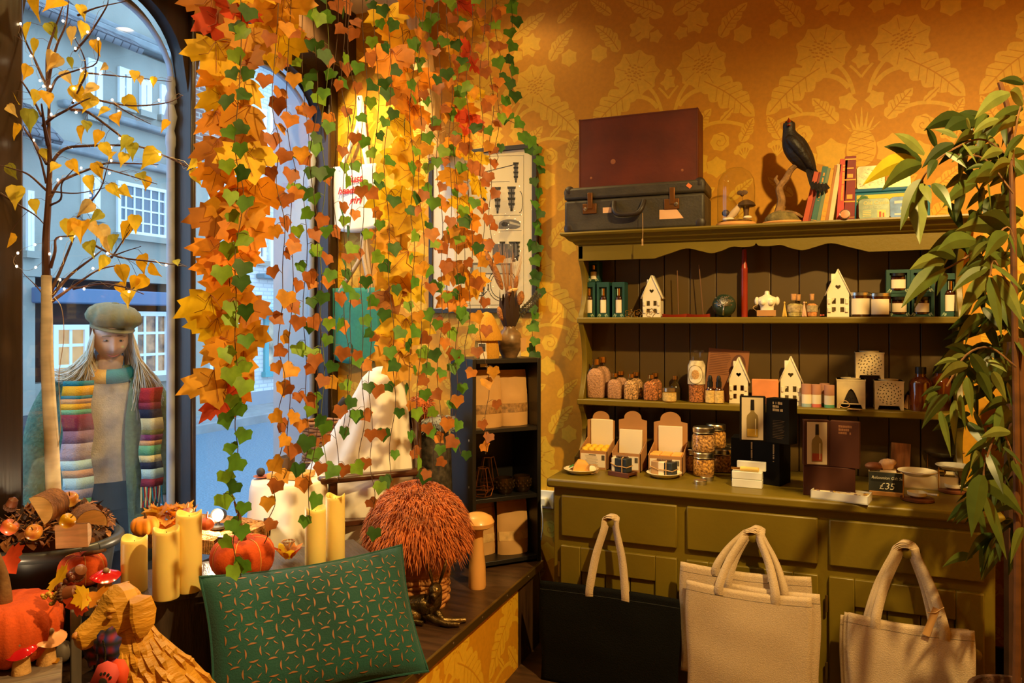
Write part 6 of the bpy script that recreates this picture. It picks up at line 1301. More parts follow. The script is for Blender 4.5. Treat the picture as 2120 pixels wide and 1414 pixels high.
p = bl(.145, .235, BZ); t = thing('pillar_candle', 'short pillar candle on a white base peeping between the three', 'candle', p, 0, 'cream pillar candles with wavy rims'); build('base', MB().cyl((0, 0, 0), .034, .045, 24), M_base, t, world=False); build('wax', MB().cyl((0, 0, .045), .034, .05, 24), M_wax, t, world=False)
# ---- pumpkins
M_opf = mat('orange_cloth', c3(196, 74, 14), .9, nz=(70, .08), bump=(160, .2)); M_vel = mat('orange_velvet', c3(240, 144, 16), .8, nz=(30, .12))
M_twig = mat('twig_bark', c3(112, 78, 44), .9, nz=(20, .35), bump=(30, .7)); M_gtw = mat('gold_cord', c3(214, 160, 84), .6)
def pumpkin(name, label, p, r, h, lobes, m_, stem, seam=True, dep=.10, rz=0, creases=0, group='stuffed cloth pumpkins'):
    t = thing(name, label, 'pumpkin', p, rz, group); rg = []; n = 72
    def rad(a, k): return r*(1-dep*k*(1-abs(cos(lobes*a/2))**.6))*(1+(creases*.022*sin(17*a+3*sin(a))*abs(sin(2.3*a+1))*(k > .5)))
    for ph in [-1.35, -1.1, -.8, -.5, -.2, .1, .4, .7, .95, 1.15, 1.3, 1.42]:
        k = cos(ph)**.55; rg.append([(rad(a, 1 if abs(ph) < 1.2 else .5)*k*cos(a), rad(a, 1)*k*sin(a), h/2+h/2*sin(ph)*(1-.18*max(0, ph-.9))) for a in [2*pi*i/n for i in range(n)]])
    rg.insert(0, [(x*.3, y*.3, .001) for x, y, z in rg[0]]); rg.append([(x*.25, y*.25, h*.90) for x, y, z in rg[-1]])
    zmin = min(z for q_ in rg for x, y, z in q_); rg = [[(x, y, z-zmin) for x, y, z in q_] for q_ in rg]
    build('body', MB().loft(rg), m_, t, world=False, sharp=75)
    if seam:
        m = MB()
        for j in range(lobes):
            a = 2*pi*(j+.5)/lobes; i = int(round(a/(2*pi)*n)) % n; m.tube([Vector(q_[i])*1.008 for q_ in rg[1:-1]], .0016, 5)
        build('seam_cord', m, M_gtw, t, world=False)
    m = MB(); m.tube(catmull([(0, 0, h*.82)]+[(x*r, y*r, h*.85+z*r) for x, y, z in stem], 4), [.13*r*(1-.5*i/(4*len(stem))) for i in range(4*len(stem)+1)], 10); build('stem', m, M_twig, t, world=False); return t
p = atZ(503, 1193, BZ); pp = pumpkin('cloth_pumpkin', 'orange cloth pumpkin with gold seams on the bench middle', p, .100, .128, 7, M_opf, [(-.06, 0, .35), (-.15, 0, .7), (-.05, 0, 1.05)], rz=.2)
m = MB(); m.tube([(-.016, 0, .2), (-.03, .0, .235)], [.008, .003], 6); build('stem_fork', m, M_twig, pp, world=False)
p = bl(-.185, .03, tbz); pumpkin('cloth_pumpkin', 'largest orange cloth pumpkin with gathered folds and thick stem on the box table', p, .145, .175, 4, M_opf, [(.02, 0, .2), (-.12, .05, .55), (-.25, .0, .95)], False, .06, 0, 2.0)
p = bl(.0, .215, BZ); pumpkin('cloth_pumpkin', 'smaller orange cloth pumpkin tucked behind the largest one', p+Vector((0, 0, 0)), .068, .098, 6, M_opf, [(.3, 0, .2), (.8, .1, .3), (1.3, .1, .45)], True, .1)
# acorns, berries and leaves lying on the big pumpkin
M_acorn = mat('acorn_brown', c3(122, 68, 40), .45, nz=(20, .2)); M_mleaf = [mat('maple_'+n_, c3(*c_), .6, nz=(14, .25), transl=.45) for n_, c_ in (('gold', (240, 188, 28)), ('orange', (230, 144, 30)), ('red', (208, 74, 36)), ('amber', (218, 154, 34)), ('brown', (170, 104, 34)))]
MAP = [(0, 0), (.2, -.12), (.46, -.15), (.46, .0), (.75, .08), (.68, .22), (.90, .50), (.64, .52), (.60, .64), (.40, .57), (.42, .80), (.25, .80), (0, 1.08)]
MAPLE = MAP+[(-x, y) for x, y in reversed(MAP[1:-1])]
IVY = [(0, .05), (.24, -.09), (.45, .01), (.47, .26), (.54, .46), (.30, .60), (0, .98), (-.30, .60), (-.54, .46), (-.47, .26), (-.45, .01), (-.24, -.09)]
def flatleaf(m, M, s, outline, mi=0, curl=.12, cy=.32, vein=None):
    pts = [M @ Vector((x*s, y*s, s*(curl*(abs(x)*1.2)**2-curl*.6*(y-cy)**2))) for x, y in outline]; c = M @ Vector((0, cy*s, -.03*s)); m.fan(c, pts, mi)
    if vein is not None:
        for x, y in ((0, .85), (.42, .42), (-.42, .42), (.3, 0), (-.3, 0)): a = M @ Vector((0, .02*s, .012*s)); b = M @ Vector((x*s, y*s, s*(.02+curl*(abs(x)*1.2)**2-curl*.6*(y-cy)**2))); m.tube([a, c.lerp(b, .45)+(M.to_3x3() @ Vector((0, 0, .012*s))), b], s*.008, 3, vein, caps=False)
def rnd_leaf_matrix(p, face, roll, tilt, rnd):
    """leaf in its own x/y plane hanging at p, facing 'face' (unit vector), tip down, rolled"""
    z = Vector(face).normalized(); y = Vector((0, 0, -1)); y = (y-z*y.dot(z)).normalized(); x = y.cross(z)
    B = Matrix((x, y, z)).transposed().to_4x4(); return Matrix.Translation(p) @ B @ Matrix.Rotation(roll, 4, 'Z') @ Matrix.Rotation(tilt, 4, 'X')
def acorn(label, p, rx, ry, l):
    t = thing('acorn', label, 'acorn', p, 0, 'large craft acorns on the pumpkins'); T = TR((0, 0, 0), rx=rx+2.4, ry=ry)
    m = MB(); m.T = T; m.lathe([(.003, -l*.6), (.3*l, -l*.42), (.36*l, -.05*l), (.34*l, .1*l)], (0, 0, 0), 18); build('nut', m, M_acorn, t, world=False)
    m = MB(); m.T = T; m.lathe([(.37*l, .05*l), (.42*l, .12*l), (.36*l, .32*l), (.15*l, .42*l), (.05*l, .44*l), (.04*l, .55*l)], (0, 0, 0), 36, fold=lambda a, z: 1+.05*cos(18*a)); build('cup', m, mat('acorn_cup', c3(100, 62, 44), .8, bump=(150, .8)), t, world=False)
acorn('brown acorn lying above the yellow leaf beside the small pumpkin', atD(161, 1187, 2.05), .9, .9, .052); acorn('brown acorn lying on the shoulder of the largest pumpkin', atD(140, 1229, 1.98), .4, 1.3, .055); acorn('brown acorn in the planter, half hidden by dried petals', atD(23, 1046, 2.32), .6, .4, .045)
bs = thing('berry_spray', 'spray of dark berries and yellow buds trailing over the largest pumpkin', 'spray', atD(118, 1215, 2.0)); m = MB(); random.seed(9); o_ = bs.location
for px, py in ((144, 1191), (138, 1203), (126, 1213), (148, 1197), (120, 1218)): m.ell(atD(px, py, 2.0), (.0095,)*3, 0, 10, 7)
for k in range(16): c = atD(88+k*2.6, 1233+5*sin(k), 1.975); m.ell(c, (.0055, .005, .005), 1, 8, 6)
for k in range(9): c = atD(105+k*2.6, 1250-2*k+3*sin(k), 1.97); m.ell(c, (.005, .005, .005), 2, 8, 6)
m.tube([atD(88, 1234, 1.985), atD(120, 1232, 1.985), atD(150, 1215, 2.0), atD(160, 1200, 2.05)], .002, 5, 0)
build('berries', m, [mat('dark_berry', c3(92, 40, 30), .35), mat('yellow_bud', c3(206, 160, 60), .6), mat('olive_bud', c3(140, 110, 40), .7)], bs)
for px, py, d, s_, mi, rl, lab in ((115, 1195, 2.03, .045, 0, 1.2, 'yellow maple leaf propped between the two left pumpkins'), (182, 1233, 1.97, .04, 0, -1.1, 'small yellow maple leaf by the dog, below the acorns'), (200, 1225, 2.06, .05, 1, .4, 'orange maple leaf between the dog head and the bench end'), (10, 1150, 2.15, .07, 2, .8, 'red orange maple leaf at the far left under the planter rim'), (152, 1262, 1.96, .05, 2, 2.6, 'dull red leaf drooping over the bench end post')):
    m = MB(); flatleaf(m, rnd_leaf_matrix(atD(px, py, d), (.35, -.85, .5), rl, .2, random), s_, MAPLE, 0, .25, vein=None); tag(build('maple_leaf', m, M_mleaf[mi]), lab, 'leaf', 'loose autumn leaves on the display')
for k, (px, py) in enumerate(((18, 1385), (118, 1372), (60, 1362), (140, 1337), (22, 1365))):
    m = MB(); M_ = Matrix.Translation(atZ(px, py, tbz+.004)) @ Matrix.Rotation(k*1.3, 4, 'Z'); flatleaf(m, M_, .05, [(0, 0), (.25, .2), (.3, .5), (.15, .85), (0, 1), (-.15, .85), (-.3, .5), (-.25, .2)], 0, .3)
    tag(build('fallen_leaf', m, M_mleaf[3 if k % 2 else 1]), ('curled amber leaf beside the red toadstool, front edge of the box table', 'curled orange leaf lying right of the pale toadstool', 'curled amber leaf under the largest pumpkin between toadstools', 'curled orange leaf beside the round peg', 'curled amber leaf at the far left of the box table')[k], 'leaf', 'loose autumn leaves on the display')
# ---- toadstools
def toadstool(label, p, s, capm, glossy=True, rz=0):
    t = thing('toadstool', label, 'toadstool', p, rz, 'little ceramic toadstools'); build('stem', MB().lathe([(.024*s, 0), (.022*s, .02*s), (.019*s, .05*s), (.022*s, .06*s)], (0, 0, 0), 16, fold=lambda a, z: 1+.06*sin(3*a)), mat('sandy_stem', c3(206, 160, 100), .9, nz=(40, .25), bump=(60, .6)), t, world=False)
    rg = []
    for rr, zz in ((.02, .054), (.040, .056), (.044, .060), (.038, .068), (.026, .076), (.012, .084), (.001, .087)): rg.append([(rr*s*cos(a)*(1+.10*cos(3*a)), rr*s*sin(a)*(1+.10*cos(3*a)), s*(zz+.010*sin(2*a+.5)*(rr/.044)**2)) for a in [2*pi*i/28 for i in range(28)]])
    build('cap', MB().loft(rg), capm, t, world=False, sharp=80)
    build('snail', MB().ell((.008*s, -.012*s, .085*s), (.010*s, .009*s, .009*s), 0, 12, 8), mat('grey_brown_stone', c3(140, 112, 84), .5), t, world=False)
M_redg = mat('glossy_red_glaze', c3(196, 24, 34), .12, coat=.8); M_pinkg = mat('peach_glaze', c3(222, 160, 116), .3, coat=.3)
toadstool('red glazed toadstool on the box table, nearest the corner', atZ(44, 1393, tbz), .94, M_redg); toadstool('peach glazed toadstool on the box table behind the red one', atZ(96, 1372, tbz), 1.02, M_pinkg, rz=1); toadstool('red glazed toadstool on the bench behind the dog head', bl(.055, .07, BZ), .92, M_redg, rz=.6)
# ---- planter with the birch tree
tx, ty = -2.325, 1.735; TPZ = .74
pt = thing('planter_tub', 'dark grey round planter tub holding the birch tree', 'planter', (tx, ty, PZ)); M_tub = mat('dark_grey_plastic', c3(64, 66, 70), .35)
build('pot', MB().lathe([(.13, 0), (.14, .01), (.165, .25), (.178, TPZ-PZ-.03), (.165, TPZ-PZ-.05), (.01, TPZ-PZ-.06)], (0, 0, 0), 40), M_tub, pt, world=False); m = MB(); m.tube([(.188*cos(a), .188*sin(a), TPZ-PZ-.012) for a in [2*pi*i/48 for i in range(49)]], .018, 12, flat=1); build('rim', m, M_tub, pt, world=False)
mo = thing('dried_petal_mound', 'mound of brown dried petals and pine scales filling the planter', 'potpourri', (tx, ty, TPZ-.05)); mo['kind'] = 'stuff'
m = MB(); m.ell((0, 0, .01), (.165, .165, .125), 0, 24, 10); rnd = random.Random(6)
for k in range(1100):
    a = rnd.uniform(0, 6.28); q_ = rnd.uniform(0, 1)**.5; c = Vector((.17*q_*cos(a), .17*q_*sin(a), .01+.13*math.sqrt(max(0, 1-.85*q_*q_))+rnd.uniform(0, .03)))
    M_ = Matrix.Translation(c) @ Matrix.Rotation(rnd.uniform(0, 6.28), 4, 'Z') @ Matrix.Rotation(rnd.uniform(-1.2, 1.2), 4, 'X'); l = rnd.uniform(.018, .042)
    if k % 3: m.loft([[M_ @ Vector((x*l*w_, y, z*l*w_)) for x, z in ((-.14, 0), (0, .06), (.14, 0), (0, -.04))] for y, w_ in ((-l*.5, .3), (0, 1.2), (l*.5, .15))], 1+k % 3)
    else: flatleaf(m, M_, l*1.1, [(0, 0), (.3, .2), (.34, .5), (.15, .85), (0, 1), (-.15, .85), (-.34, .5), (-.3, .2)], k % 4, .4)
build('petals', m, [mat('dark_petal', c3(84, 50, 30), .9), mat('brown_petal', c3(130, 78, 42), .85), mat('tan_petal', c3(170, 112, 62), .85), mat('umber_petal', c3(62, 40, 30), .9)], mo, world=False)
def apple(label, px, py, d, c1, r=.024):
    p = atD(px, py, d); t = thing('apple', label, 'apple', p, random.uniform(0, 6), 'small artificial apples in the planter'); T = TR(rx=random.uniform(-.8, .8), ry=random.uniform(-.6, .6))
    m = MB(); m.T = T; m.lathe([(r*.2, -r*.8), (r*.7, -r*.75), (r*.98, -r*.2), (r*1.02, r*.2), (r*.8, r*.65), (r*.4, r*.72), (r*.1, r*.55)], (0, 0, 0), 22); build('skin', m, c1, t, world=False, sharp=80)
    m = MB(); m.T = T; m.tube([(0, 0, r*.5), (r*.1, 0, r*1.15)], .0016, 5); build('stem', m, M_twig, t, world=False)
M_ap1 = mat('red_yellow_apple', c3(222, 150, 50), .3, nz=(18, .3), col2=c3(200, 60, 60)); M_ap2 = mat('yellow_apple', c3(236, 178, 20), .3); M_ap3 = mat('pink_apple', c3(216, 90, 70), .3, nz=(16, .35), col2=c3(240, 180, 70))
apple('pink blushed apple at the back of the planter by the trunk', 145, 1033, 2.36, M_ap3); apple('plain yellow apple below the wedge of wood', 140, 1078, 2.22, M_ap2, .022); apple('red and yellow apple at the far left of the planter', 20, 1091, 2.22, M_ap1); apple('red and yellow apple at the front of the planter', 70, 1102, 2.18, M_ap3, .023)
M_cutw = mat('cut_wood', c3(230, 190, 134), .6, nz=(12, .2), st=(1, 1, 6)); M_barkb = mat('rough_bark', c3(140, 92, 54), .95, nz=(20, .4), st=(6, 6, 1), bump=(30, 1))
def wedge(label, px, py, d, s, rz, rx, full=False):
    t = thing('wood_wedge', label, 'wood', atD(px, py, d), 0, 'split wood pieces in the planter'); T = TR(rz=rz, rx=rx, s=s); n = 12; P = [(.045*cos(pi*i/n), .045*sin(pi*i/n)) for i in range(n+1)]
    m = MB(); m.T = T @ Matrix.Rotation(R(90), 4, 'Y'); m.prism(P, -.055, .055); build('split_wood', m, M_cutw, t, world=False, sharp=30)
    m = MB(); m.T = T @ Matrix.Rotation(R(90), 4, 'Y'); m.strip([(x*1.03, y*1.03, -.055) for x, y in P], [(x*1.03, y*1.03, .055) for x, y in P]); build('bark', m, M_barkb, t, world=False)
wedge('pale split wedge of wood lying across the dried petals', 94, 1050, 2.24, .98, -1.05, .5); wedge('barky log piece at the planter edge near the woman', 182, 1078, 2.34, .95, -.5, 1.3); wedge('split log lying low at the planter front', 148, 1110, 2.24, .8, .6, .1)
# ---- small uplighter and the lit lamp
M_bulb = mat('bright_bulb', (1, .85, .6), emit=((1, .80, .50), 40))
p = bl(-.30, .185, tbz); t = thing('uplighter', 'small gold rimmed uplighter glowing between the pumpkin and the planter', 'lamp', p)
build('body', MB().lathe([(.03, 0), (.032, .09), (.038, .115), (.034, .115), (.03, .1)], (0, 0, 0), 24), M_gold, t, world=False); build('lens', MB().cyl((0, 0, .106), .033, .003, 20), M_bulb, t, world=False)
ld = bpy.data.lights.new('lamp_light', 'SPOT'); ld.energy = 4; ld.color = (1, .7, .35); ld.spot_size = R(120); ld.shadow_soft_size = .03; lo = bpy.data.objects.new('lamp_light', ld); COL.objects.link(lo); lo.parent = t; lo.location = (0, 0, .115); lo.rotation_euler = (R(180-25), 0, R(-40))
# ---- rush seated stool
stl = thing('rush_stool', 'dark wooden stool with woven rush seat behind the candles', 'stool', (-2.267, 1.986, PZ), R(5)); sw, sd, sz = .39, .29, .70-PZ
M_dkw = mat('dark_stool_wood', c3(66, 42, 30), .35, nz=(8, .3), st=(6, 6, 1))
for i, (x, y) in enumerate(((.0, .0), (sw-.03, 0), (0, sd-.03), (sw-.03, sd-.03))): build('leg', MB().loft([[(x+a, y+b, z) for a, b in ((0, 0), (.032, 0), (.032, .032), (0, .032))] for z in (0, sz+.012)]), M_dkw, stl, world=False, bevel=.004)
M_rush = mat('woven_rush', c3(178, 128, 74), .8, nz=(60, .4), bump=(90, .8)); m = MB(); rnd = random.Random(3)
for k in range(34):
    t_ = k/33
    for (a, b, c_, d_) in (((.03, .03), (sw-.03, .03), 'x', 0), ((.03, sd-.03), (sw-.03, sd-.03), 'x', 1)): pass
for k in range(26):
    f = .03+k*.0045
    for (x0, y0, x1, y1) in ((f, f, sw-f, f), (f, sd-f, sw-f, sd-f)):
        if f < sd/2: m.tube([(x0, y0, sz-.006+.006*(k % 2)), ((x0+x1)/2, y0, sz+.006+.003*rnd.random()), (x1, y1, sz-.006+.006*(k % 2))], .0034, 5)
    for (x0, y0, x1, y1) in ((f, f, f, sd-f), (sw-f, f, sw-f, sd-f)):
        if f < sd/2: m.tube([(x0, y0, sz-.004), (x0, (y0+y1)/2, sz+.006+.003*rnd.random()), (x1, y1, sz-.004)], .0034, 5)
for k in range(int((sw-.07)/.007)):
    x = .035+k*.007
    for y in (.012, sd-.012): m.tube([(x, y+.012*(1 if y < .1 else -1), sz+.002), (x, y-.012*(1 if y < .1 else -1), sz-.004), (x+.004, y-.013*(1 if y < .1 else -1), sz-.05), (x+.004, y+.01, sz-.055)], .0036, 4)
for k in range(int((sd-.07)/.007)):
    y = .035+k*.007
    for x in (.012, sw-.012): m.tube([(x+.012*(1 if x < .1 else -1), y, sz+.002), (x-.012*(1 if x < .1 else -1), y, sz-.004), (x-.013*(1 if x < .1 else -1), y+.004, sz-.05), (x, y+.004, sz-.055)], .0036, 4)
m.box(.03, .03, sz-.05, sw-.03, sd-.03, sz-.008); build('rush_seat', m, M_rush, stl, world=False)
build('rail', MB().box(.03, .012, .1, sw-.03, .028, .12), M_dkw, stl, world=False); build('rail', MB().box(.03, sd-.028, .1, sw-.03, sd-.012, .12), M_dkw, stl, world=False)
SZZ = .711
pumpkin('velvet_pumpkin', 'small bright orange velvet pumpkin on the rush stool', atZ(300, 1106, SZZ), .047, .062, 10, M_vel, [(.05, 0, .2), (-.05, 0, .45)], False, .14)
wr = thing('autumn_wreath', 'heap of dried leaves, husks and gourds on the rush stool', 'wreath', atZ(352, 1088, SZZ)); wr['kind'] = 'stuff'; m = MB(); rnd = random.Random(21)
for k in range(60):
    a = rnd.uniform(0, 6.28); q_ = rnd.uniform(.2, 1)**.5; c = Vector((.088*q_*cos(a), .065*q_*sin(a), .015+.045*(1-q_*q_)+rnd.uniform(0, .015))); M_ = Matrix.Translation(c) @ Matrix.Rotation(rnd.uniform(0, 6.28), 4, 'Z') @ Matrix.Rotation(rnd.uniform(-.9, .9), 4, 'X')
    if k % 4: flatleaf(m, M_, rnd.uniform(.03, .05), MAPLE if k % 2 else [(0, 0), (.3, .2), (.34, .5), (.15, .85), (0, 1), (-.15, .85), (-.34, .5), (-.3, .2)], k % 4, .4)
    else: m.ell(c, (.008, .008, .008), 4, 8, 6)
build('leaves', m, [M_mleaf[2], M_mleaf[3], M_mleaf[4], M_mleaf[1], mat('dark_berry', (0, 0, 0))], wr, world=False)
for px, py, d, r, cc, lab in ((388, 1062, 2.66, .022, (170, 92, 60), 'reddish gourd behind the tallest candle on the rush stool'), (400, 1068, 2.62, .018, (200, 150, 70), 'ribbed yellow gourd behind the tallest candle'), (428, 1085, 2.62, .027, (200, 90, 40), 'orange gourd beside the bright lamp')):
    m = MB(); m.ell((0, 0, 0), (r, r, r*.85), 0, 30, 12, fn=lambda q_: 1-.07*abs(cos(5*math.atan2(q_[1], q_[0])))); m.tube([(0, 0, r*.8), (.004, 0, r*1.6)], .0025, 6)
    g = atD(px, py, d); g.z = max(g.z, SZZ+r*.8); tag(build('gourd', m, mat('gourd_%d' % px, c3(*cc), .5, nz=(15, .2)), loc=g, world=False), lab, 'gourd', 'little gourds on the rush stool')
p = atZ(452, 1092, SZZ); t = thing('spot_lamp', 'small clip-on spot lamp shining bright toward the shop, on the rush stool', 'lamp', p, CAMR); build('base', MB().lathe([(.03, 0), (.03, .008), (.006, .012), (.006, .03)], (0, 0, 0), 20), M_black, t, world=False)
m = MB(); m.T = TR((0, 0, .045), rx=R(80)); m.lathe([(.012, -.04), (.02, -.03), (.024, .012), (.021, .012)], (0, 0, 0), 20); build('head', m, M_black, t, world=False); m = MB(); m.T = TR((0, 0, .045), rx=R(80)); m.lathe([(.021, .009), (.012, .016), (.001, .018)], (0, 0, 0), 18); build('bulb', m, mat('dazzling_bulb', (1, .9, .7), emit=((1, .84, .58), 160)), t, world=False)
ld = bpy.data.lights.new('lamp_light', 'POINT'); ld.energy = 4; ld.color = (1, .78, .45); ld.shadow_soft_size = .02; lo = bpy.data.objects.new('lamp_light', ld); COL.objects.link(lo); lo.parent = t; lo.location = (0, -.035, .05)
# dry leaf posy on the bench
p = bl(.60, .13, BZ); t = thing('leaf_posy', 'little posy of orange leaves and seed heads beside the right candles', 'posy', p, CAMR); m = MB()
for k in range(7): M_ = Matrix.Rotation(k*.9, 4, 'Z') @ Matrix.Translation((0, .01, .008)) @ Matrix.Rotation(.9, 4, 'X'); flatleaf(m, M_, .06, [(0, 0), (.3, .2), (.36, .5), (.15, .85), (0, 1), (-.15, .85), (-.36, .5), (-.3, .2)], k % 3, .4)
build('leaves', m, [M_mleaf[1], M_mleaf[0], M_mleaf[2]], t, world=False); m = MB()
for k in range(26): a = k*2.4; m.tube([(0, 0, .03), (.02*cos(a), .02*sin(a), .065)], .0007, 3); m.ell((.02*cos(a), .02*sin(a), .066), (.003,)*3, 0, 6, 4)
build('seed_heads', m, mat('pale_seed', c3(190, 150, 110), .9), t, world=False)
# ---- furry mushroom
p = Vector((-1.424, 2.552, PZ)); fm = thing('furry_mushroom', 'big rust furry mushroom with a woven stem at the platform corner', 'mushroom', p, CAMR)
m = MB(); m.lathe([(.10, 0), (.115, .03), (.118, .08), (.108, .15), (.10, .19)], (0, 0, 0), 60); rnd = random.Random(2)
for j in range(12):
    z = .008+.0165*j; r = .116 if .02 < z < .12 else (.108 if z < .02 else .104); m.tube([((r+.004*sin(10*a+pi*(j % 2)))*cos(a), (r+.004*sin(10*a+pi*(j % 2)))*sin(a), z+.003*sin(3*a+j)) for a in [2*pi*i/60 for i in range(61)]], .0085, 6)
build('woven_stem', m, mat('water_hyacinth', c3(176, 118, 62), .8, nz=(16, .35), bump=(40, .6)), fm, world=False, sharp=80)
def capf(u, v):
    a = 6.283*u; ph = -.35+1.9*(v**.8)
    ph = min(ph, 1.56); return ((.185*cos(ph)*cos(a), .185*cos(ph)*sin(a), .27+.185*sin(ph)*1.02+(.0)), (cos(ph)*cos(a), cos(ph)*sin(a), sin(ph)*.9+.12))
m = MB(); m.ell((0, 0, .27), (.18, .18, .185), 0, 28, 16); tufts(m, capf, 8500, .038, .0032, .9, 3, 0, 7); build('fur_cap', m, M_rust, fm, world=False, flat=True)
# ---- plain wooden mushroom
p = atZ(988, 1216, PZ); build_p = p; t = thing('wooden_mushroom', 'pale turned wooden mushroom standing before the black shelf unit', 'mushroom', p); M_maple = mat('pale_maple', c3(226, 166, 92), .4, nz=(6, .18), st=(1, 1, .3), coat=.2)
build('stem', MB().lathe([(.034, 0), (.036, .01), (.034, .09), (.027, .15), (.024, .22), (.026, .25)], (0, 0, 0), 28), M_maple, t, world=False); build('cap', MB().lathe([(.02, .245), (.05, .243), (.066, .252), (.07, .268), (.06, .287), (.035, .30), (.002, .306)], (0, 0, 0), 32), M_maple, t, world=False)
# dried leaf sprig
p = atZ(935, 1200, PZ); t = thing('dried_leaf_sprig', 'sprig of curled dry brown leaves beside the wooden mushroom', 'sprig', p, CAMR); m = MB(); rnd = random.Random(5)
P = catmull([(-.05, 0, .01), (-.02, 0, .05), (.03, 0, .09), (.06, 0, .12)], 4); m.tube(P, .002, 5, 1)
for k in range(16): c = P[rnd.randrange(len(P))]; M_ = Matrix.Translation(c) @ Matrix.Rotation(rnd.uniform(0, 6.28), 4, 'Z') @ Matrix.Rotation(rnd.uniform(-.3, 1.3), 4, 'X'); flatleaf(m, M_, rnd.uniform(.035, .06), [(0, 0), (.25, .2), (.3, .5), (.15, .85), (0, 1), (-.15, .85), (-.3, .5), (-.25, .2)], 0, .6)
build('leaves', m, [mat('dry_brown_leaf', c3(150, 92, 48), .8, nz=(20, .3)), M_twig], t, world=False)
# ---- bronze hare
p = atZ(893, 1288, PZ); hr_ = thing('hare_figurine', 'dark bronze lying hare figurine with upright ears on the platform', 'hare', p+Vector((.0, .01, 0)), CAMR); M_brz = mat('dark_bronze', c3(96, 76, 44), .32, .85, nz=(26, .6), bump=(70, .5))
m = MB(); m.tube(catmull([(-.105, .03, .03), (-.08, .02, .042), (-.04, .01, .05), (-.005, 0, .062), (.008, -.005, .09), (.012, -.01, .115)], 4), [.018, .026, .032, .036, .038, .04, .041, .042, .042, .042, .042, .04, .038, .034, .031, .029, .027, .026, .025, .024, .02], 14)
m.ell((.012, -.018, .118), (.025, .032, .027), 0, 14, 9); m.ell((.010, -.043, .106), (.014, .018, .014), 0, 12, 8)
for q_ in (-1, 1): m.tube([(-.005+q_*.025, -.01, .03), (.03+q_*.012, -.035, .014), (.075+.015*q_, -.04+.018*q_, .011), (.11+.01*q_, -.035+.02*q_, .010)], [.018, .013, .011, .009], 8)
m.ell((-.07, -.02, .026), (.035, .022, .026), 0, 12, 8); m.tube([(-.08, -.03, .012), (-.03, -.045, .010)], [.013, .009], 8); build('body', m, M_brz, hr_, world=False, sharp=80)
for q_ in (-1, 1):
    m = MB(); P = [(.012+q_*.012, -.006, .137), (.014+q_*.02, -.002, .165), (.014+q_*.03, .0, .20), (.014+q_*.036, .002, .222)]; m.tube(catmull(P, 4), [.007, .009, .011, .0125, .013, .0135, .0135, .013, .012, .010, .008, .005, .002], 10, flat=.45); build('ear', m, M_brz, hr_, world=False, sharp=80)
# ---- green cut velvet cushion
cu = thing('green_cushion', 'emerald velvet cushion with cutwork circles leaning on the bench', 'cushion', bl(.61, -.17, PZ), BR); L_, H_ = .63, .40
bot, top = Vector((0, -.115, .006)), Vector((0, .095, .325)); up = (top-bot).normalized(); nr = Vector((0, up.z, -up.y))*-1; nr = Vector((0, -up.z, up.y))
def cf(u, v, sg, extra=0):
    x, y = 2*u-1, 2*v-1; k = (max(0, 1-abs(x)**2.6)*max(0, 1-abs(y)**2.6))**.55; pin = 1-.055*(1-abs(y)**2)*abs(x)**3
    piny = 1-.10*(1-abs(x)**2)*abs(y)**3; c = bot.lerp(top, .5); th = .085*k*sg+.004*sg*sin(5*x+3*y)*k
    return Vector((x*L_/2*pin, 0, 0))+c+up*(y*H_/2*piny)+nr*(th+extra*sg)
m = MB(); m.grid(lambda u, v: cf(u, v, 1), 44, 30); m.grid(lambda u, v: cf(1-u, v, -1), 44, 30); build('cover', m, mat('emerald_velvet', c3(8, 70, 66), .85, nz=(5, .2), bump=(200, .2), sheen=.15), cu, world=False, sharp=85)
m = MB(); NX, NY = 11, 7
def lens(u0, v0, du, dv, w_, mi=0):
    A, B = [], []; n = 8
    for i in range(n+1):
        t_ = i/n*2-1; b = w_*(1-t_*t_); A.append(cf(u0+du*t_, v0+dv*t_, 1, .0012)); 
        px_, py_ = (-dv*L_/H_, du) ; l = math.hypot(px_*L_, py_*H_) or 1; B.append(cf(u0+du*t_+px_/l*b, v0+dv*t_+py_/l*b, 1, .0012))
    m.strip(A, B, mi)
for i in range(NX):
    for j in range(NY):
        u = .05+.90*(i+.5)/NX; v = .06+.88*(j+.5)/NY; a_ = .45/NX*.5; b_ = .44/NY*.5; s_ = 1 if (i+j) % 2 else -1
        if s_ > 0: lens(u, v+.44/NY*.86, a_*1.1, 0, .0050); lens(u, v-.44/NY*.86, a_*1.1, 0, -.0050); lens(u+.45/NX*.86, v, 0, b_*1.1, .0050); lens(u-.45/NX*.86, v, 0, b_*1.1, -.0050)
        else:
            for k in range(4): aa = pi/4+k*pi/2; lens(u+.42/NX*.8*cos(aa), v+.42/NY*.8*sin(aa), -a_*.7*sin(aa), b_*.7*cos(aa), .0035)
build('cutwork', m, mat('copper_cutwork', c3(140, 92, 56), .6), cu, world=False, flat=True)
m = MB(); E = []
for k in range(120):
    t_ = k/120*4; s_, f = int(t_), t_-int(t_); u, v = ((f, 0), (1, f), (1-f, 1), (0, 1-f))[s_]; E.append(cf(u, v, 1))
m.tube(E+[E[0]], .0045, 6); build('piping', m, MATS['emerald_velvet'], cu, world=False)
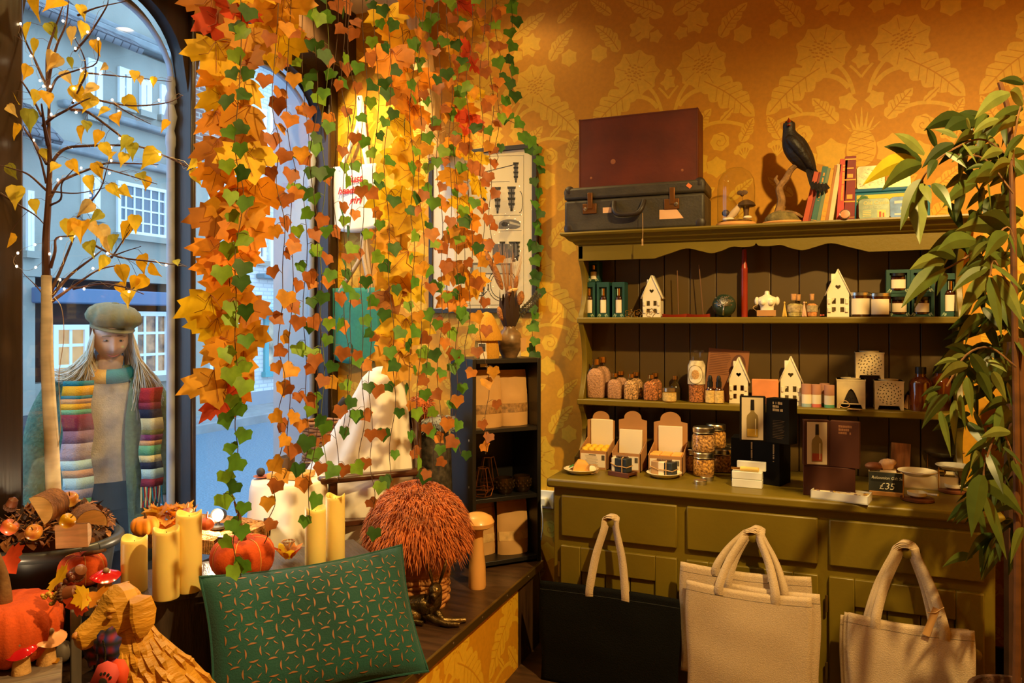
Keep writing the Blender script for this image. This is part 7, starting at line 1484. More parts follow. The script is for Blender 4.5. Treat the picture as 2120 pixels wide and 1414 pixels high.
# ---- carved dog
p = atD(300, 0, 1.70); p.z = PZ; dg = thing('carved_dog', 'sitting carved yellow wooden dog statue in front of the bench', 'dog statue', p, CAMR); M_dog = mat('carved_yellow_wood', c3(198, 142, 44), .5, nz=(5, .25), st=(1, 1, 4), bump=(26, .5))
q_ = .00109
def D(px, py, y=0): return Vector(((px-300)*q_, y, 1.45-(py-666)*q_-PZ))
m = MB(); ax = [D(345, 1640, .05), D(348, 1560, .05), D(340, 1480, .04), D(318, 1415, .02), D(296, 1370, .0), D(280, 1330, -.01), D(272, 1300, -.012), D(266, 1275, -.015)]
m.loft([[c+Vector((rx*cos(a), ry*sin(a), rx*.25*cos(a))) for a in [2*pi*i/16 for i in range(16)]] for c, rx, ry in zip(ax, (.11, .115, .105, .085, .072, .056, .045, .036), (.10, .105, .10, .085, .075, .06, .05, .04))])
for s_ in (-1, 1): m.tube([D(270+s_*14, 1380, -.06+.03*s_), D(262+s_*16, 1480, -.085+.03*s_), D(260+s_*18, 1600, -.09+.03*s_), D(254+s_*18, 1648, -.115+.03*s_)], [.042, .034, .028, .024], 10)
m.tube([D(352, 1560, -.06), D(318, 1630, -.12), D(290, 1650, -.14)], [.06, .034, .024], 10)
HD = Matrix.Translation(D(252, 1262, -.03)) @ Matrix.Rotation(R(46), 4, 'Z') @ Matrix.Rotation(R(-10), 4, 'Y')      # head: -X is the nose
def hp_(l): return [HD @ Vector(v) for v in l]
secs = [(.055, .030, .034, .004), (.042, .047, .050, .006), (.018, .054, .056, .006), (-.008, .050, .050, .0), (-.026, .038, .040, -.010), (-.045, .030, .031, -.017), (-.066, .027, .028, -.022), (-.078, .021, .022, -.023), (-.084, .012, .013, -.022)]
m.loft([[HD @ Vector((x, ry*math.copysign(abs(cos(a))**.8, cos(a)), zc+rz_*math.copysign(abs(sin(a))**.8, sin(a))*(1 if sin(a) > 0 else .85))) for a in [2*pi*i/12 for i in range(12)]] for x, ry, rz_, zc in secs])
for s_ in (-1, 1): m.ell(HD @ Vector((-.010, s_*.033, .026)), (.014, .012, .007), 0, 8, 6)
rnd = random.Random(4)
for k in range(90):
    i = rnd.randrange(1, 6); t_ = rnd.random(); c = ax[i].lerp(ax[i+1], t_); a = rnd.uniform(-3.0, .3); rx = lerp((.11, .115, .105, .085, .072, .056, .045, .036)[i], (.11, .115, .105, .085, .072, .056, .045, .036)[i+1], t_); b = c+Vector((rx*.98*cos(a), rx*.98*sin(a), rx*.25*cos(a))); dr = (ax[i]-ax[i+1]).normalized(); e = b+dr*rnd.uniform(.04, .07)+Vector((.012*cos(a), .012*sin(a), 0)); m.tube([b, b.lerp(e, .5)+Vector((.006*cos(a), .006*sin(a), 0)), e], [.004, .009, .003], 5)
build('body', m, M_dog, dg, world=False, sharp=22)
for s_, lab in ((-1, 'near'), (1, 'far')):
    m = MB(); y0 = s_*.05; sec = [(.034, .0, .040), (.038, .016, .036), (.036, .022, .006), (.032, .022, -.026), (.028, .016, -.044)]
    m.loft([[HD @ Vector((x+.019*cos(a)*k, y0+s_*o_+.008*sin(a), z)) for a in [2*pi*i/10 for i in range(10)]] for (x, o_, z), k in zip(sec, (.7, 1.2, 1.5, 1.2, .5))]); build('ear', m, M_dog, dg, world=False, sharp=30)
m = MB(); m.ell(HD @ Vector((-.079, 0, -.009)), (.009, .013, .008), 0, 10, 7); build('nose', m, mat('dog_nose', c3(170, 106, 36), .5), dg, world=False)
for s_ in (-1, 1): build('eye', MB().ell(HD @ Vector((-.022, s_*.042, .016)), (.007, .005, .005), 0, 10, 7), mat('dog_eye', c3(150, 96, 30), .4), dg, world=False)
bw = thing('tartan_bow', 'blue and red tartan bow tied under the carved dog chin', 'bow', p+Matrix.Rotation(CAMR, 4, 'Z') @ D(255, 1302, -.075), CAMR); B0 = D(222, 1322, -.07)
m = MB()
for c, r_ in ((D(190, 1318, -.065), (.020, .016, .036)), (D(238, 1318, -.09), (.026, .018, .036)), (D(236, 1350, -.09), (.022, .012, .034)), (D(218, 1320, -.085), (.012, .012, .014)), (D(190, 1345, -.06), (.014, .01, .03))): m.ell(c-B0, r_, 0, 14, 10, fn=lambda d_: 1+.14*sin(6*math.atan2(d_[2], d_[0])))
tt = mat('tartan', c3(46, 56, 130), .85); nt = tt.node_tree; ck_ = nt.nodes.new('ShaderNodeTexWave'); ck_.inputs['Scale'].default_value = 16; c2 = nt.nodes.new('ShaderNodeTexWave'); c2.bands_direction = 'Z'; c2.inputs['Scale'].default_value = 13; mx = nt.nodes.new('ShaderNodeMix'); mx.data_type = 'RGBA'; tc = nt.nodes.new('ShaderNodeTexCoord')
nt.links.new(tc.outputs['Object'], ck_.inputs['Vector']); nt.links.new(tc.outputs['Object'], c2.inputs['Vector']); mx2 = nt.nodes.new('ShaderNodeMix'); mx2.data_type = 'RGBA'
mx.inputs[6].default_value = (*c3(34, 54, 140), 1); mx.inputs[7].default_value = (*c3(140, 34, 60), 1); mx2.inputs[7].default_value = (*c3(26, 26, 40), 1); nt.links.new(ck_.outputs['Fac'], mx.inputs[0]); nt.links.new(mx.outputs[2], mx2.inputs[6]); nt.links.new(c2.outputs['Fac'], mx2.inputs[0]); nt.links.new(mx2.outputs[2], nt.nodes['Principled BSDF'].inputs['Base Color'])
build('bow_loops', m, tt, bw, world=False, sharp=80); m = MB()
for k in range(26): t_ = k/25; m.ell(D(lerp(240, 225, t_), lerp(1300, 1372, t_), -.115)-B0+Vector((.012*sin(pi*t_), 0, 0)), (.0022,)*3, 0, 6, 4)
build('bead_chain', m, mat('dark_beads', c3(46, 44, 40), .3, .5), bw, world=False)
tg = thing('paw_tag', 'red house-shaped price tag with a black paw print on the dog', 'tag', p+Matrix.Rotation(CAMR, 4, 'Z') @ D(300, 1330, -.165), CAMR); T = TR((0, 0, 0), ry=R(22), rx=R(-8))
m = MB(); m.T = T @ TR((.018, .012, .002), ry=-.25); m.prism([(0, 0)]*3, 0, 0) if False else m.add([(-.022, 0, -.03), (.022, 0, -.03), (.022, 0, .018), (.008, 0, .036), (-.008, 0, .036), (-.022, 0, .018)], [(0, 1, 2, 3, 4, 5)]); build('back_tag', m, mat('deep_orange_card', c3(214, 72, 34), .7), tg, world=False, solid=.0015)
m = MB(); m.T = T; m.add([(-.024, 0, -.032), (.024, 0, -.032), (.024, 0, .016), (.010, 0, .030), (-.010, 0, .030), (-.024, 0, .016)], [(0, 1, 2, 3, 4, 5)]); build('front_tag', m, mat('coral_card', c3(206, 76, 74), .7), tg, world=False, solid=.0015)
m = MB(); m.T = T; m.ell((0, -.0015, -.010), (.009, .0006, .0075), 0, 14, 5)
for a in (-.75, -.25, .25, .75): m.ell((.0135*sin(a*1.15), -.0015, -.008+.0145*cos(a)), (.0028, .0006, .0038), 0, 10, 5)
build('paw_print', m, M_ink, tg, world=False)
# ---- the ghost: a white sheet over an armchair, with a draped side table
gc = Vector((-1.80, 2.76, PZ)); gr = R(48)
ch = thing('armchair', 'old dark wooden armchair under the white sheet', 'chair', gc, gr); M_chw = mat('dark_chair_wood', c3(74, 42, 26), .3, nz=(7, .3), coat=.2)
for x, y in ((-.19, -.19), (.17, -.19), (-.19, .17), (.17, .17)): build('leg', MB().box(x, y, 0, x+.032, y+.032, .44 if y < 0 or True else .44), M_chw, ch, world=False, bevel=.004)
build('seat', MB().box(-.19, -.19, .26, .20, .20, .285), M_chw, ch, world=False, bevel=.004)
for y in (-.21, .165): build('arm', MB().loft([[(x, y+.05*k-.0+(.0 if k else 0), z) for k, z in ((0, .44), (1, .44), (1, .468), (0, .468))] for x in (-.235, .215)]), M_chw, ch, world=False, bevel=.010)
build('back_rest', MB().box(.18, -.17, .28, .20, .17, .72), M_chw, ch, world=False, bevel=.004)
M_sheet = mat('white_sheet', c3(244, 238, 230), .85, bump=(12, .1))
def drape(rows, n=72, folds=9, seed=1, amp=1):
    rg = []; rnd = random.Random(seed); ph = [rnd.uniform(0, 6.28) for _ in range(4)]
    for i, (z, xc, yc, rx, ry, f) in enumerate(rows):
        rg.append([(xc+rx*cos(a)*(1+amp*f*(.55*cos(folds*a+ph[0]+.25*z)+.3*cos((folds+4)*a+ph[1])+.3*cos(3*a+ph[2]))), yc+ry*sin(a)*(1+amp*f*(.55*cos(folds*a+ph[0]+.25*z)+.3*cos((folds+4)*a+ph[1])+.3*cos(3*a+ph[2]))), z) for a in [2*pi*j/n for j in range(n)]])
    return rg
def interp(rows, k=4):
    out = []
    for a, b in zip(rows, rows[1:]):
        for j in range(k): out.append(tuple(lerp(x, y, j/k) for x, y in zip(a, b)))
    return out+[rows[-1]]
gp = atD(770, 0, 3.2); gp.z = PZ; gh = thing('sheet_ghost', 'white sheet ghost with dark eyes sitting in the armchair', 'ghost decoration', gp, CAMR)
rows = [(.888, .04, .05, .004, .004, 0), (.885, .04, .05, .03, .03, 0), (.872, .04, .05, .058, .058, .01), (.84, .035, .05, .085, .085, .02), (.79, .03, .05, .104, .10, .03), (.70, .012, .05, .138, .12, .05), (.60, -.012, .05, .172, .13, .07), (.50, -.04, .045, .208, .14, .08), (.43, -.06, .04, .235, .15, .08), (.395, -.075, .02, .245, .155, .07), (.33, -.10, -.0, .235, .15, .07), (.20, -.12, -.0, .225, .155, .09), (.05, -.13, -.0, .23, .16, .11), (.006, -.13, -.0, .235, .165, .12)]
build('sheet', MB().loft(drape(interp(rows, 3), 90, 8, 3)), M_sheet, gh, world=False, sharp=85)
for px, py, y, rx, rz_, rot in ((717, 834, -.062, .021, .03, .5), (703, 832, .02, .006, .026, .6)): m = MB(); m.T = TR((((px-770)*3.2/1560), y, 1.45-(py-666)*3.2/1560-PZ), ry=rot); m.ell((0, 0, 0), (rx, .012, rz_), 0, 16, 10); build('eye', m, mat('charcoal_felt', c3(62, 64, 72), .9), gh, world=False)
tp = atD(598, 0, 2.99); tp.z = PZ; TT = .83-PZ; dt = thing('side_table', 'small round side table hidden under a white cloth beside the ghost', 'table', tp, CAMR)
build('table_top', MB().cyl((0, 0, TT-.022), .135, .018, 32), M_chw, dt, world=False); build('pedestal', MB().lathe([(.09, 0), (.09, .01), (.02, .04), (.018, TT-.022)], (0, 0, 0), 16), M_chw, dt, world=False)
tc_ = thing('tablecloth', 'white cloth draped over the little side table to the floor', 'tablecloth', tp, CAMR)
rows = [(TT+.001, 0, 0, .003, .003, 0), (TT, 0, 0, .10, .10, 0), (TT-.004, 0, 0, .142, .142, .01), (TT-.03, 0, 0, .15, .15, .03), (TT-.12, .005, -.01, .155, .155, .07), (TT-.25, .01, -.01, .17, .17, .10), (.12, .0, -.01, .172, .165, .12), (.006, .0, -.01, .178, .168, .14)]
build('cloth', MB().loft(drape(interp(rows, 3), 90, 6, 8)), M_sheet, tc_, world=False, sharp=85)
wp = tp+Vector((0, 0, TT+.003)); t = thing('wooden_book_box', 'yellow wooden slab lying on the draped side table', 'board', wp, CAMR-.2); build('slab', MB().box(-.07, -.05, 0, .085, .06, .022), mat('honey_wood', c3(222, 170, 84), .5, nz=(5, .2), st=(1, 8, 1)), t, world=False, bevel=.003)
t = thing('clay_pot', 'small dark clay pot on the yellow wooden slab', 'pot', wp+Vector((-.025, .02, .022)), 0); build('pot', MB().lathe([(.026, 0), (.03, .01), (.032, .055), (.028, .055), (.02, .045)], (0, 0, 0), 22), mat('brown_clay', c3(96, 76, 62), .7), t, world=False); build('soil', MB().ell((0, 0, .05), (.027, .027, .012), 0, 14, 8), mat('dark_seeds', c3(50, 38, 34), .9, nz=(90, .6)), t, world=False)
t = thing('plate', 'terracotta plate holding a dark stone at the table edge', 'plate', wp+Matrix.Rotation(CAMR, 4, 'Z') @ Vector((-.105, .0, 0)), 0); build('dish', MB().lathe([(.02, 0), (.035, .004), (.034, .006), (.01, .003)], (0, 0, 0), 24), mat('terracotta', c3(190, 104, 70), .7), t, world=False); build('stone', MB().ell((-.008, 0, .02), (.018, .016, .017), 0, 14, 9), mat('dark_stone', c3(58, 56, 62), .6), t, world=False)
hp2 = atD(668, 0, 3.52); hp2.z = PZ; t = thing('wicker_hamper', 'tall wicker basket in the window corner behind the ghost', 'basket', hp2); m = MB(); hh = .62
for j in range(40): z = .008+j*hh/40; m.tube([((.085+.004*sin(9*a+pi*(j % 2)))*cos(a), (.085+.004*sin(9*a+pi*(j % 2)))*sin(a), z) for a in [2*pi*i/54 for i in range(55)]], .0085, 5)
build('weave', m, mat('wicker', c3(176, 124, 82), .8, nz=(20, .3)), t, world=False, sharp=80); build('lining', MB().cyl((0, 0, 0), .08, hh-.03, 24), M_dkw, t, world=False)
# ================================================================ hanging garlands
CAMF = Vector((.55, -.82, .12))
M_vine = mat('vine_stem', c3(84, 60, 34), .7); M_vineg = mat('green_vine_stem', c3(110, 124, 50), .7)
LG = [mat('ivy_'+n_, c3(*c_), .55, nz=(30, .22), transl=.42) for n_, c_ in (('bright_green', (128, 168, 44)), ('green', (90, 140, 40)), ('deep_green', (58, 100, 36)), ('orange', (206, 128, 44)), ('rust', (172, 98, 42)), ('amber', (220, 154, 44)))]
def garland(name, label, pts, d, kind, size, step, mats, outline, spread, face=0, seed=0, d2=None, vein=None, stemm=None, curl=.15):
    rnd = random.Random(seed); d2 = d2 or d; yt = HY-(CEIL-EYE)*F/d
    P2 = [(pts[0][0], yt)]+list(pts); n = len(P2)
    P = [atD(x, y, lerp(d, d2, i/(n-1))) for i, (x, y) in enumerate(P2)]; C = catmull(P, 7)
    wob = [c+Vector((.008*sin(i*.9+seed), .006*cos(i*.7+seed), 0)) for i, c in enumerate(C)]; wob[0] = C[0]
    t = thing(name, label, 'garland', (C[0].x, C[0].y, CEIL), 0, 'artificial leaf garlands curtaining the window bay')
    m = MB(); m.tube(wob, .0012, 5, 0); lv = MB(); acc = 0; side = 1; nxt = step*.6
    for a, b in zip(wob, wob[1:]):
        L = (b-a).length
        while acc+L > nxt:
            f = (nxt-acc)/L; c = a.lerp(b, f); nxt += step*rnd.uniform(.8, 1.2); side = -side
            ang = face+rnd.uniform(-.55, .55); fc = Vector((cos(ang)*CAMF.x-sin(ang)*CAMF.y, sin(ang)*CAMF.x+cos(ang)*CAMF.y, rnd.uniform(-.1, .45)))
            off = Vector((.927, .375, 0))*side*spread*rnd.uniform(.5, 1.15)*(abs(cos(face))*.9+.1)+Vector((0, 0, rnd.uniform(-.012, .02)))+CAMF*rnd.uniform(-.012, .02)
            if c.z+off.z > CEIL-.06: continue
            s = size*rnd.uniform(.82, 1.18); q_ = c+off; m.tube([c, c+off*.5+Vector((0, 0, .006)), q_], .0009, 3, 0, caps=False)
            mi = kind(rnd, c.z); M_ = rnd_leaf_matrix(q_+CAMF*.003, fc, -side*rnd.uniform(-.25, .9), rnd.uniform(-.3, .25), rnd); flatleaf(lv, M_, s, outline, mi, curl*rnd.uniform(.3, 1.6), vein=vein)
        acc += L
    build('vine', m, stemm or M_vine, t); build('leaves', lv, mats, t, sharp=50); return t
def kg(r, z): return r.choice((0, 1, 1, 2))
def kdg(r, z): return r.choice((1, 2, 2))
def kb(r, z): return r.choice((3, 4, 4, 5))
def kx(r, z): return r.choice((0, 1, 2, 3, 4, 4))
SP = [  # pixel path, depth, kind, face, what sets it apart
    ([(492, 150), (497, 420), (486, 640), (494, 830), (484, 960), (487, 1080), (494, 1195)], 1.93, kg, 0, 'green ivy garland furthest left, reaching down to the orange pumpkin', .034),
    ([(571, 120), (574, 330), (588, 500), (580, 690), (585, 830), (572, 960), (562, 1060), (548, 1125)], 2.0, kb, 0, 'rust ivy garland ending just above the pumpkin on the bench', .040),
    ([(600, 200), (608, 420), (600, 700), (598, 900), (588, 1010)], 2.1, kb, .5, 'rust ivy garland in front of the white house sash windows', .044),
    ([(632, 160), (634, 400), (630, 650), (636, 860), (632, 1000)], 2.2, kx, .2, 'mixed ivy garland over the aqua shopfront', .04),
    ([(652, 100), (648, 380), (662, 640), (655, 850), (640, 1080)], 2.15, kx, .3, 'mixed ivy garland beside the pale window reveal', .04),
    ([(674, 80), (669, 350), (664, 560), (668, 760), (672, 980)], 2.22, kg, 0, 'bright green ivy garland just left of the dark corner post', .036),
    ([(694, 60), (690, 300), (698, 520), (690, 740), (697, 1000)], 2.3, kb, .3, 'rust ivy garland hanging over the dark corner post', .042),
    ([(712, 90), (716, 300), (712, 600), (724, 780), (716, 900)], 2.35, kg, 1.2, 'edge-on green ivy garland over the left of the teal bag', .044),
    ([(726, 60), (732, 260), (724, 480), (728, 640), (716, 890)], 2.4, kx, .2, 'mixed ivy garland in front of the white tote bag', .042),
    ([(756, 50), (752, 300), (748, 560), (752, 800), (748, 960)], 2.45, kx, .1, 'mixed ivy garland along the right edge of the white tote bag', .042),
    ([(779, 100), (776, 400), (768, 640), (766, 840), (772, 1000), (762, 1120)], 2.5, kx, 0, 'long mixed ivy garland ending above the chair arm', .038),
    ([(805, 120), (800, 420), (812, 650), (816, 820), (806, 1000)], 2.55, kdg, .1, 'deep green ivy garland down the bright ochre wall', .036),
    ([(856, 80), (852, 350), (856, 520), (850, 700), (854, 960)], 2.6, kg, .9, 'half turned green ivy garland in front of the driftwood log', .040),
    ([(872, 60), (868, 300), (876, 540), (868, 760), (864, 1000)], 2.62, kb, .2, 'rust ivy garland in front of the speckled vase', .042),
    ([(892, 70), (890, 320), (894, 560), (886, 760), (900, 980)], 2.66, kg, .1, 'green ivy garland at the left edge of the framed print', .036),
    ([(912, 60), (908, 330), (916, 560), (908, 780), (914, 985)], 2.7, kx, 0, 'mixed ivy garland over the left side of the framed print', .036),
    ([(930, 90), (934, 330), (926, 600), (934, 800), (928, 950)], 2.75, kb, .1, 'rust ivy garland over the drawn wheels of the framed print', .038),
    ([(948, 60), (942, 350), (950, 600), (944, 780), (950, 940)], 2.78, kg, .2, 'green ivy garland beside the black shelf unit side', .034),
    ([(974, 50), (968, 260), (976, 500), (970, 660), (962, 780)], 2.72, kx, 0, 'mixed ivy garland ending at the mustard mushroom', .036),
    ([(1000, 60), (996, 300), (1000, 480), (994, 640), (1010, 820), (1002, 940)], 2.8, kb, .1, 'rust ivy garland trailing over the kraft pouches', .034),
    ([(1016, 70), (1018, 260), (1014, 420), (1020, 560)], 2.84, kx, .1, 'short mixed ivy garland over the top of the framed print', .034),
    ([(1030, 40), (1034, 180), (1028, 300), (1030, 340)], 2.9, kx, .2, 'shortest ivy garland at the right of the curtain', .034)]
for i, (pts, d, k, fc, lab, st_) in enumerate(SP):
    garland('ivy_garland', lab, pts, d, k, .044 if i < 12 else .046, st_*(1 if i == 0 else 1.5 if i < 5 else 2.0), LG, IVY, .026, fc, 40+i, stemm=M_vineg if k in (kg,) and i in (5,) else None)
garland('ivy_garland', 'green ivy garland at the far right, draped down the picture frame edge', [(1056, 60), (1058, 180), (1046, 235), (1080, 265), (1100, 300), (1112, 330), (1110, 480), (1108, 620), (1098, 740)], 3.05, kdg, .056, .050, LG, IVY, .018, .2, 90, d2=3.66)
def km(r, z): return r.choice((0, 0, 0, 1, 1, 3, 3, 2, 4))
mv = M_mleaf+[mat('leaf_vein', c3(130, 60, 26), .7)]
garland('maple_garland', 'thick maple leaf garland of orange and yellow leaves, left of the ivy', [(480, 100), (488, 350), (474, 560), (480, 700), (470, 820)], 2.04, km, .098, .034, mv, MAPLE, .044, 0, 7, vein=5, curl=.13)
garland('maple_garland', 'maple leaf garland with yellow and red leaves in the middle of the curtain', [(838, 60), (842, 250), (830, 420), (826, 580), (812, 740)], 2.86, km, .125, .066, mv, MAPLE, .05, .1, 11, vein=5, curl=.13)
garland('maple_garland', 'sparser maple leaf garland in front of the framed print', [(960, 40), (956, 200), (968, 380), (960, 520), (958, 640)], 2.95, km, .09, .07, mv, MAPLE, .045, .3, 13, vein=5, curl=.15)
garland('maple_garland', 'short maple leaf garland of yellow leaves high over the window mullion', [(560, 10), (556, 50)], 2.15, lambda r, z: r.choice((0, 0, 3)), .11, .05, mv, MAPLE, .05, 0, 17, vein=5)
# ================================================================ birch tree with string lights
bt = thing('birch_tree', 'artificial birch tree with white trunk and yellow leaves in the planter', 'tree', (tx, ty, TPZ)); TD = 2.48
def tp(x, y, dd=0): return atD(x, y, TD+dd)
M_birch = mat('birch_bark', c3(226, 214, 194), .85, nz=(9, .16), st=(1, 1, 4), bump=(20, .12)); M_bbr = mat('brown_branch', c3(82, 48, 36), .6, nz=(14, .3))
tk = [(113, 1075), (110, 1000), (106, 900), (100, 800), (97, 720), (97, 640), (96, 570)]; P = catmull([tp(*q_) for q_ in tk], 5)
build('trunk', MB().tube(P, [.024-.009*i/len(P) for i in range(len(P))], 14), M_birch, bt)
BRN = [([(96, 575), (95, 500), (100, 420), (103, 340), (101, 280), (102, 200)], .013), ([(100, 300), (92, 260), (86, 215)], .008), ([(89, 261), (108, 244), (136, 229), (166, 212), (187, 203)], .006), ([(147, 227), (183, 233), (242, 276), (268, 295), (330, 318), (398, 346)], .005), ([(102, 200), (100, 174), (108, 131), (119, 91), (136, 51), (142, 2)], .006), ([(98, 180), (98, 112), (110, 70), (122, 36), (134, 2)], .005),
    ([(98, 182), (81, 144), (70, 119), (55, 89), (43, 49), (38, 5)], .005), ([(86, 240), (62, 193), (30, 146), (2, 100)], .004), ([(97, 340), (72, 297), (51, 267), (30, 229), (5, 190)], .005), ([(104, 190), (120, 160), (160, 145), (200, 130), (203, 80)], .004), ([(150, 214), (166, 178), (176, 157), (176, 127), (167, 102), (154, 78)], .004), ([(155, 106), (183, 74), (219, 17), (224, 0)], .004), ([(161, 32), (200, 16), (263, 2)], .004), ([(178, 151), (231, 156), (290, 162), (355, 169)], .003), ([(187, 203), (234, 214), (285, 219), (348, 212), (378, 197)], .004), ([(234, 214), (270, 236), (312, 257)], .003),
    ([(104, 345), (118, 322), (140, 306), (180, 302), (223, 301), (285, 303), (335, 320), (386, 345), (420, 360)], .006), ([(103, 412), (122, 379), (145, 366), (183, 351), (221, 338), (259, 338), (328, 341)], .006), ([(208, 346), (259, 361), (325, 381)], .003), ([(104, 425), (126, 412), (128, 380), (152, 351)], .004), ([(97, 395), (60, 362), (28, 350), (0, 342)], .004), ([(96, 380), (84, 330), (71, 300), (60, 270)], .004), ([(160, 450), (206, 394), (223, 343)], .004), ([(104, 396), (160, 400), (220, 388)], .003), ([(98, 620), (125, 560), (152, 493), (163, 465)], .006), ([(100, 621), (145, 570), (190, 535), (213, 516)], .006), ([(102, 628), (135, 604), (170, 580), (208, 557), (259, 547)], .006), ([(152, 598), (208, 588), (259, 595), (297, 609)], .004), ([(198, 509), (246, 532), (320, 542), (386, 552)], .004), ([(231, 534), (250, 505), (269, 476)], .003), ([(229, 532), (260, 520), (292, 510)], .003), ([(104, 555), (114, 520), (117, 493), (152, 488)], .006), ([(96, 618), (75, 592), (50, 568)], .003), ([(0, 400), (40, 425), (76, 448), (100, 475)], .004), ([(97, 640), (85, 680), (92, 700)], .008)]
for i, (q_, r_) in enumerate(BRN):
    n = len(q_); sd = ((i*37) % 9-4)*.045 if i > 0 else 0; C = catmull([tp(x, y, max(-.05 if x > 330 else -.3, sd*j/(n-1))) for j, (x, y) in enumerate(q_)], 4); BRN[i] = (C, r_)
    build('branch', MB().tube(C, [max(.0012, r_*(1-.75*k/len(C))) for k in range(len(C))], 6), M_bbr, bt)
LV = [(75, 8, 42), (130, 20, 40), (150, 70, 28), (60, 62, 30), (100, 62, 28), (175, 62, 28), (165, 22, 24), (75, 95, 26), (195, 95, 24), (112, 125, 32), (126, 132, 28), (60, 150, 26), (145, 128, 18), (180, 165, 30), (222, 143, 16), (155, 195, 34), (95, 205, 30), (78, 200, 24), (200, 190, 28), (195, 215, 32), (290, 165, 16), (280, 158, 22), (320, 168, 16), (260, 215, 30), (225, 235, 22), (240, 250, 30), (60, 245, 36), (35, 270, 26), (350, 262, 22), (180, 262, 22), (172, 275, 26), (210, 285, 26), (270, 298, 28), (215, 310, 28), (35, 405, 38), (70, 425, 24), (120, 350, 22), (145, 345, 26), (195, 352, 28), (185, 378, 28), (275, 310, 28), (325, 330, 38), (260, 330, 24), (238, 325, 20), (290, 370, 24), (306, 378, 24), (225, 395, 26), (250, 400, 26), (412, 342, 26), (398, 366, 28), (192, 435, 30), (145, 475, 38), (172, 478, 40), (205, 486, 38), (220, 505, 28), (185, 515, 30), (240, 500, 28), (270, 480, 34), (280, 460, 28), (222, 545, 26), (250, 565, 32), (295, 545, 34), (308, 565, 28), (304, 590, 30), (284, 586, 24), (245, 598, 22), (270, 618, 34), (365, 546, 16), (15, 85, 24), (22, 500, 34), (2, 515, 20), (15, 355, 26), (10, 205, 24), (15, 228, 22), (130, 160, 24), (92, 320, 22), (160, 470, 30), (188, 470, 30), (212, 452, 24)]
TRI = [(0, 0), (.2, -.03), (.37, .14), (.36, .34), (.22, .60), (.05, .84), (-.06, 1.12), (-.12, .80), (-.26, .56), (-.36, .30), (-.33, .10), (-.18, -.03)]
lv = MB(); rnd = random.Random(31); ptm = lv; AP = [c for C, _ in BRN for c in C]
for x, y, s in LV:
    best = min(AP, key=lambda c: (c-tp(x, y-s*.4)).length); q_ = atD(x, y-s*.55, (best-Vector((0, 0, EYE))).dot(Vector((-.375, .927, 0)))-.01); ptm.tube([best, best.lerp(q_, .5)+Vector((0, 0, .008)), q_], .0008, 3, 4)
    a = rnd.uniform(-.8, .8); fc = Vector((cos(a)*.65-sin(a)*-.75, sin(a)*.65+cos(a)*-.75, rnd.uniform(-.3, .5))); flatleaf(lv, rnd_leaf_matrix(q_, fc, rnd.uniform(-.9, .9), rnd.uniform(-.4, .4), rnd), s*1.3*TD/F, TRI, rnd.choice((0, 0, 1, 1, 2, 3)), rnd.uniform(.1, .6))
build('leaves', lv, [mat('birch_leaf_'+n_, c3(*c_), .6, nz=(26, .2), transl=.4) for n_, c_ in (('gold', (236, 180, 28)), ('yellow', (244, 204, 50)), ('pale', (232, 196, 110)), ('lime', (176, 172, 50)))]+[M_bbr], bt, flat=True)
sl = thing('string_lights', 'warm white fairy lights wound through the birch branches', 'string lights', tp(100, 400)); M_bulbw = mat('fairy_bulb', (1, .86, .6), emit=((1, .80, .46), 26)); wire = MB(); k = 0
b0 = None
for i in (2, 3, 4, 6, 8, 9, 10, 11, 13, 14, 15, 16, 17, 18, 22, 24, 25, 26, 27, 28):
    C = BRN[i][0]; W2 = [c+Vector((.012*sin(j*1.7), -.008, .010*cos(j*1.7))) for j, c in enumerate(C)]; wire.tube(W2, .0006, 3)
    for j in range(2+(i % 3), len(C), 7):
        if k >= 56: break
        k += 1
        if b0 is None: b0 = build('bulb', MB().ell((0, 0, 0), (.0034, .0034, .0042), 0, 8, 6), M_bulbw, sl, world=False); b = b0
        else: b = b0.copy(); COL.objects.link(b); b.parent = sl
        b.location = W2[j]-sl.location
lp = catmull([tp(152, 488), tp(100, 500), tp(48, 515), tp(28, 543), tp(60, 560), tp(100, 530), tp(108, 505)], 6); wire.tube(lp, .0006, 3)
for j in (3, 9, 14, 20, 26, 31): b = b0.copy(); COL.objects.link(b); b.parent = sl; b.location = lp[j]-sl.location
wire.tube(catmull([tp(112, 614), tp(128, 640), tp(132, 700), tp(122, 780), tp(126, 880), tp(112, 960), tp(92, 1020), tp(88, 1075)], 6), .0012, 4)
build('wire', wire, mat('silver_wire', c3(210, 190, 160), .4, .8), sl)
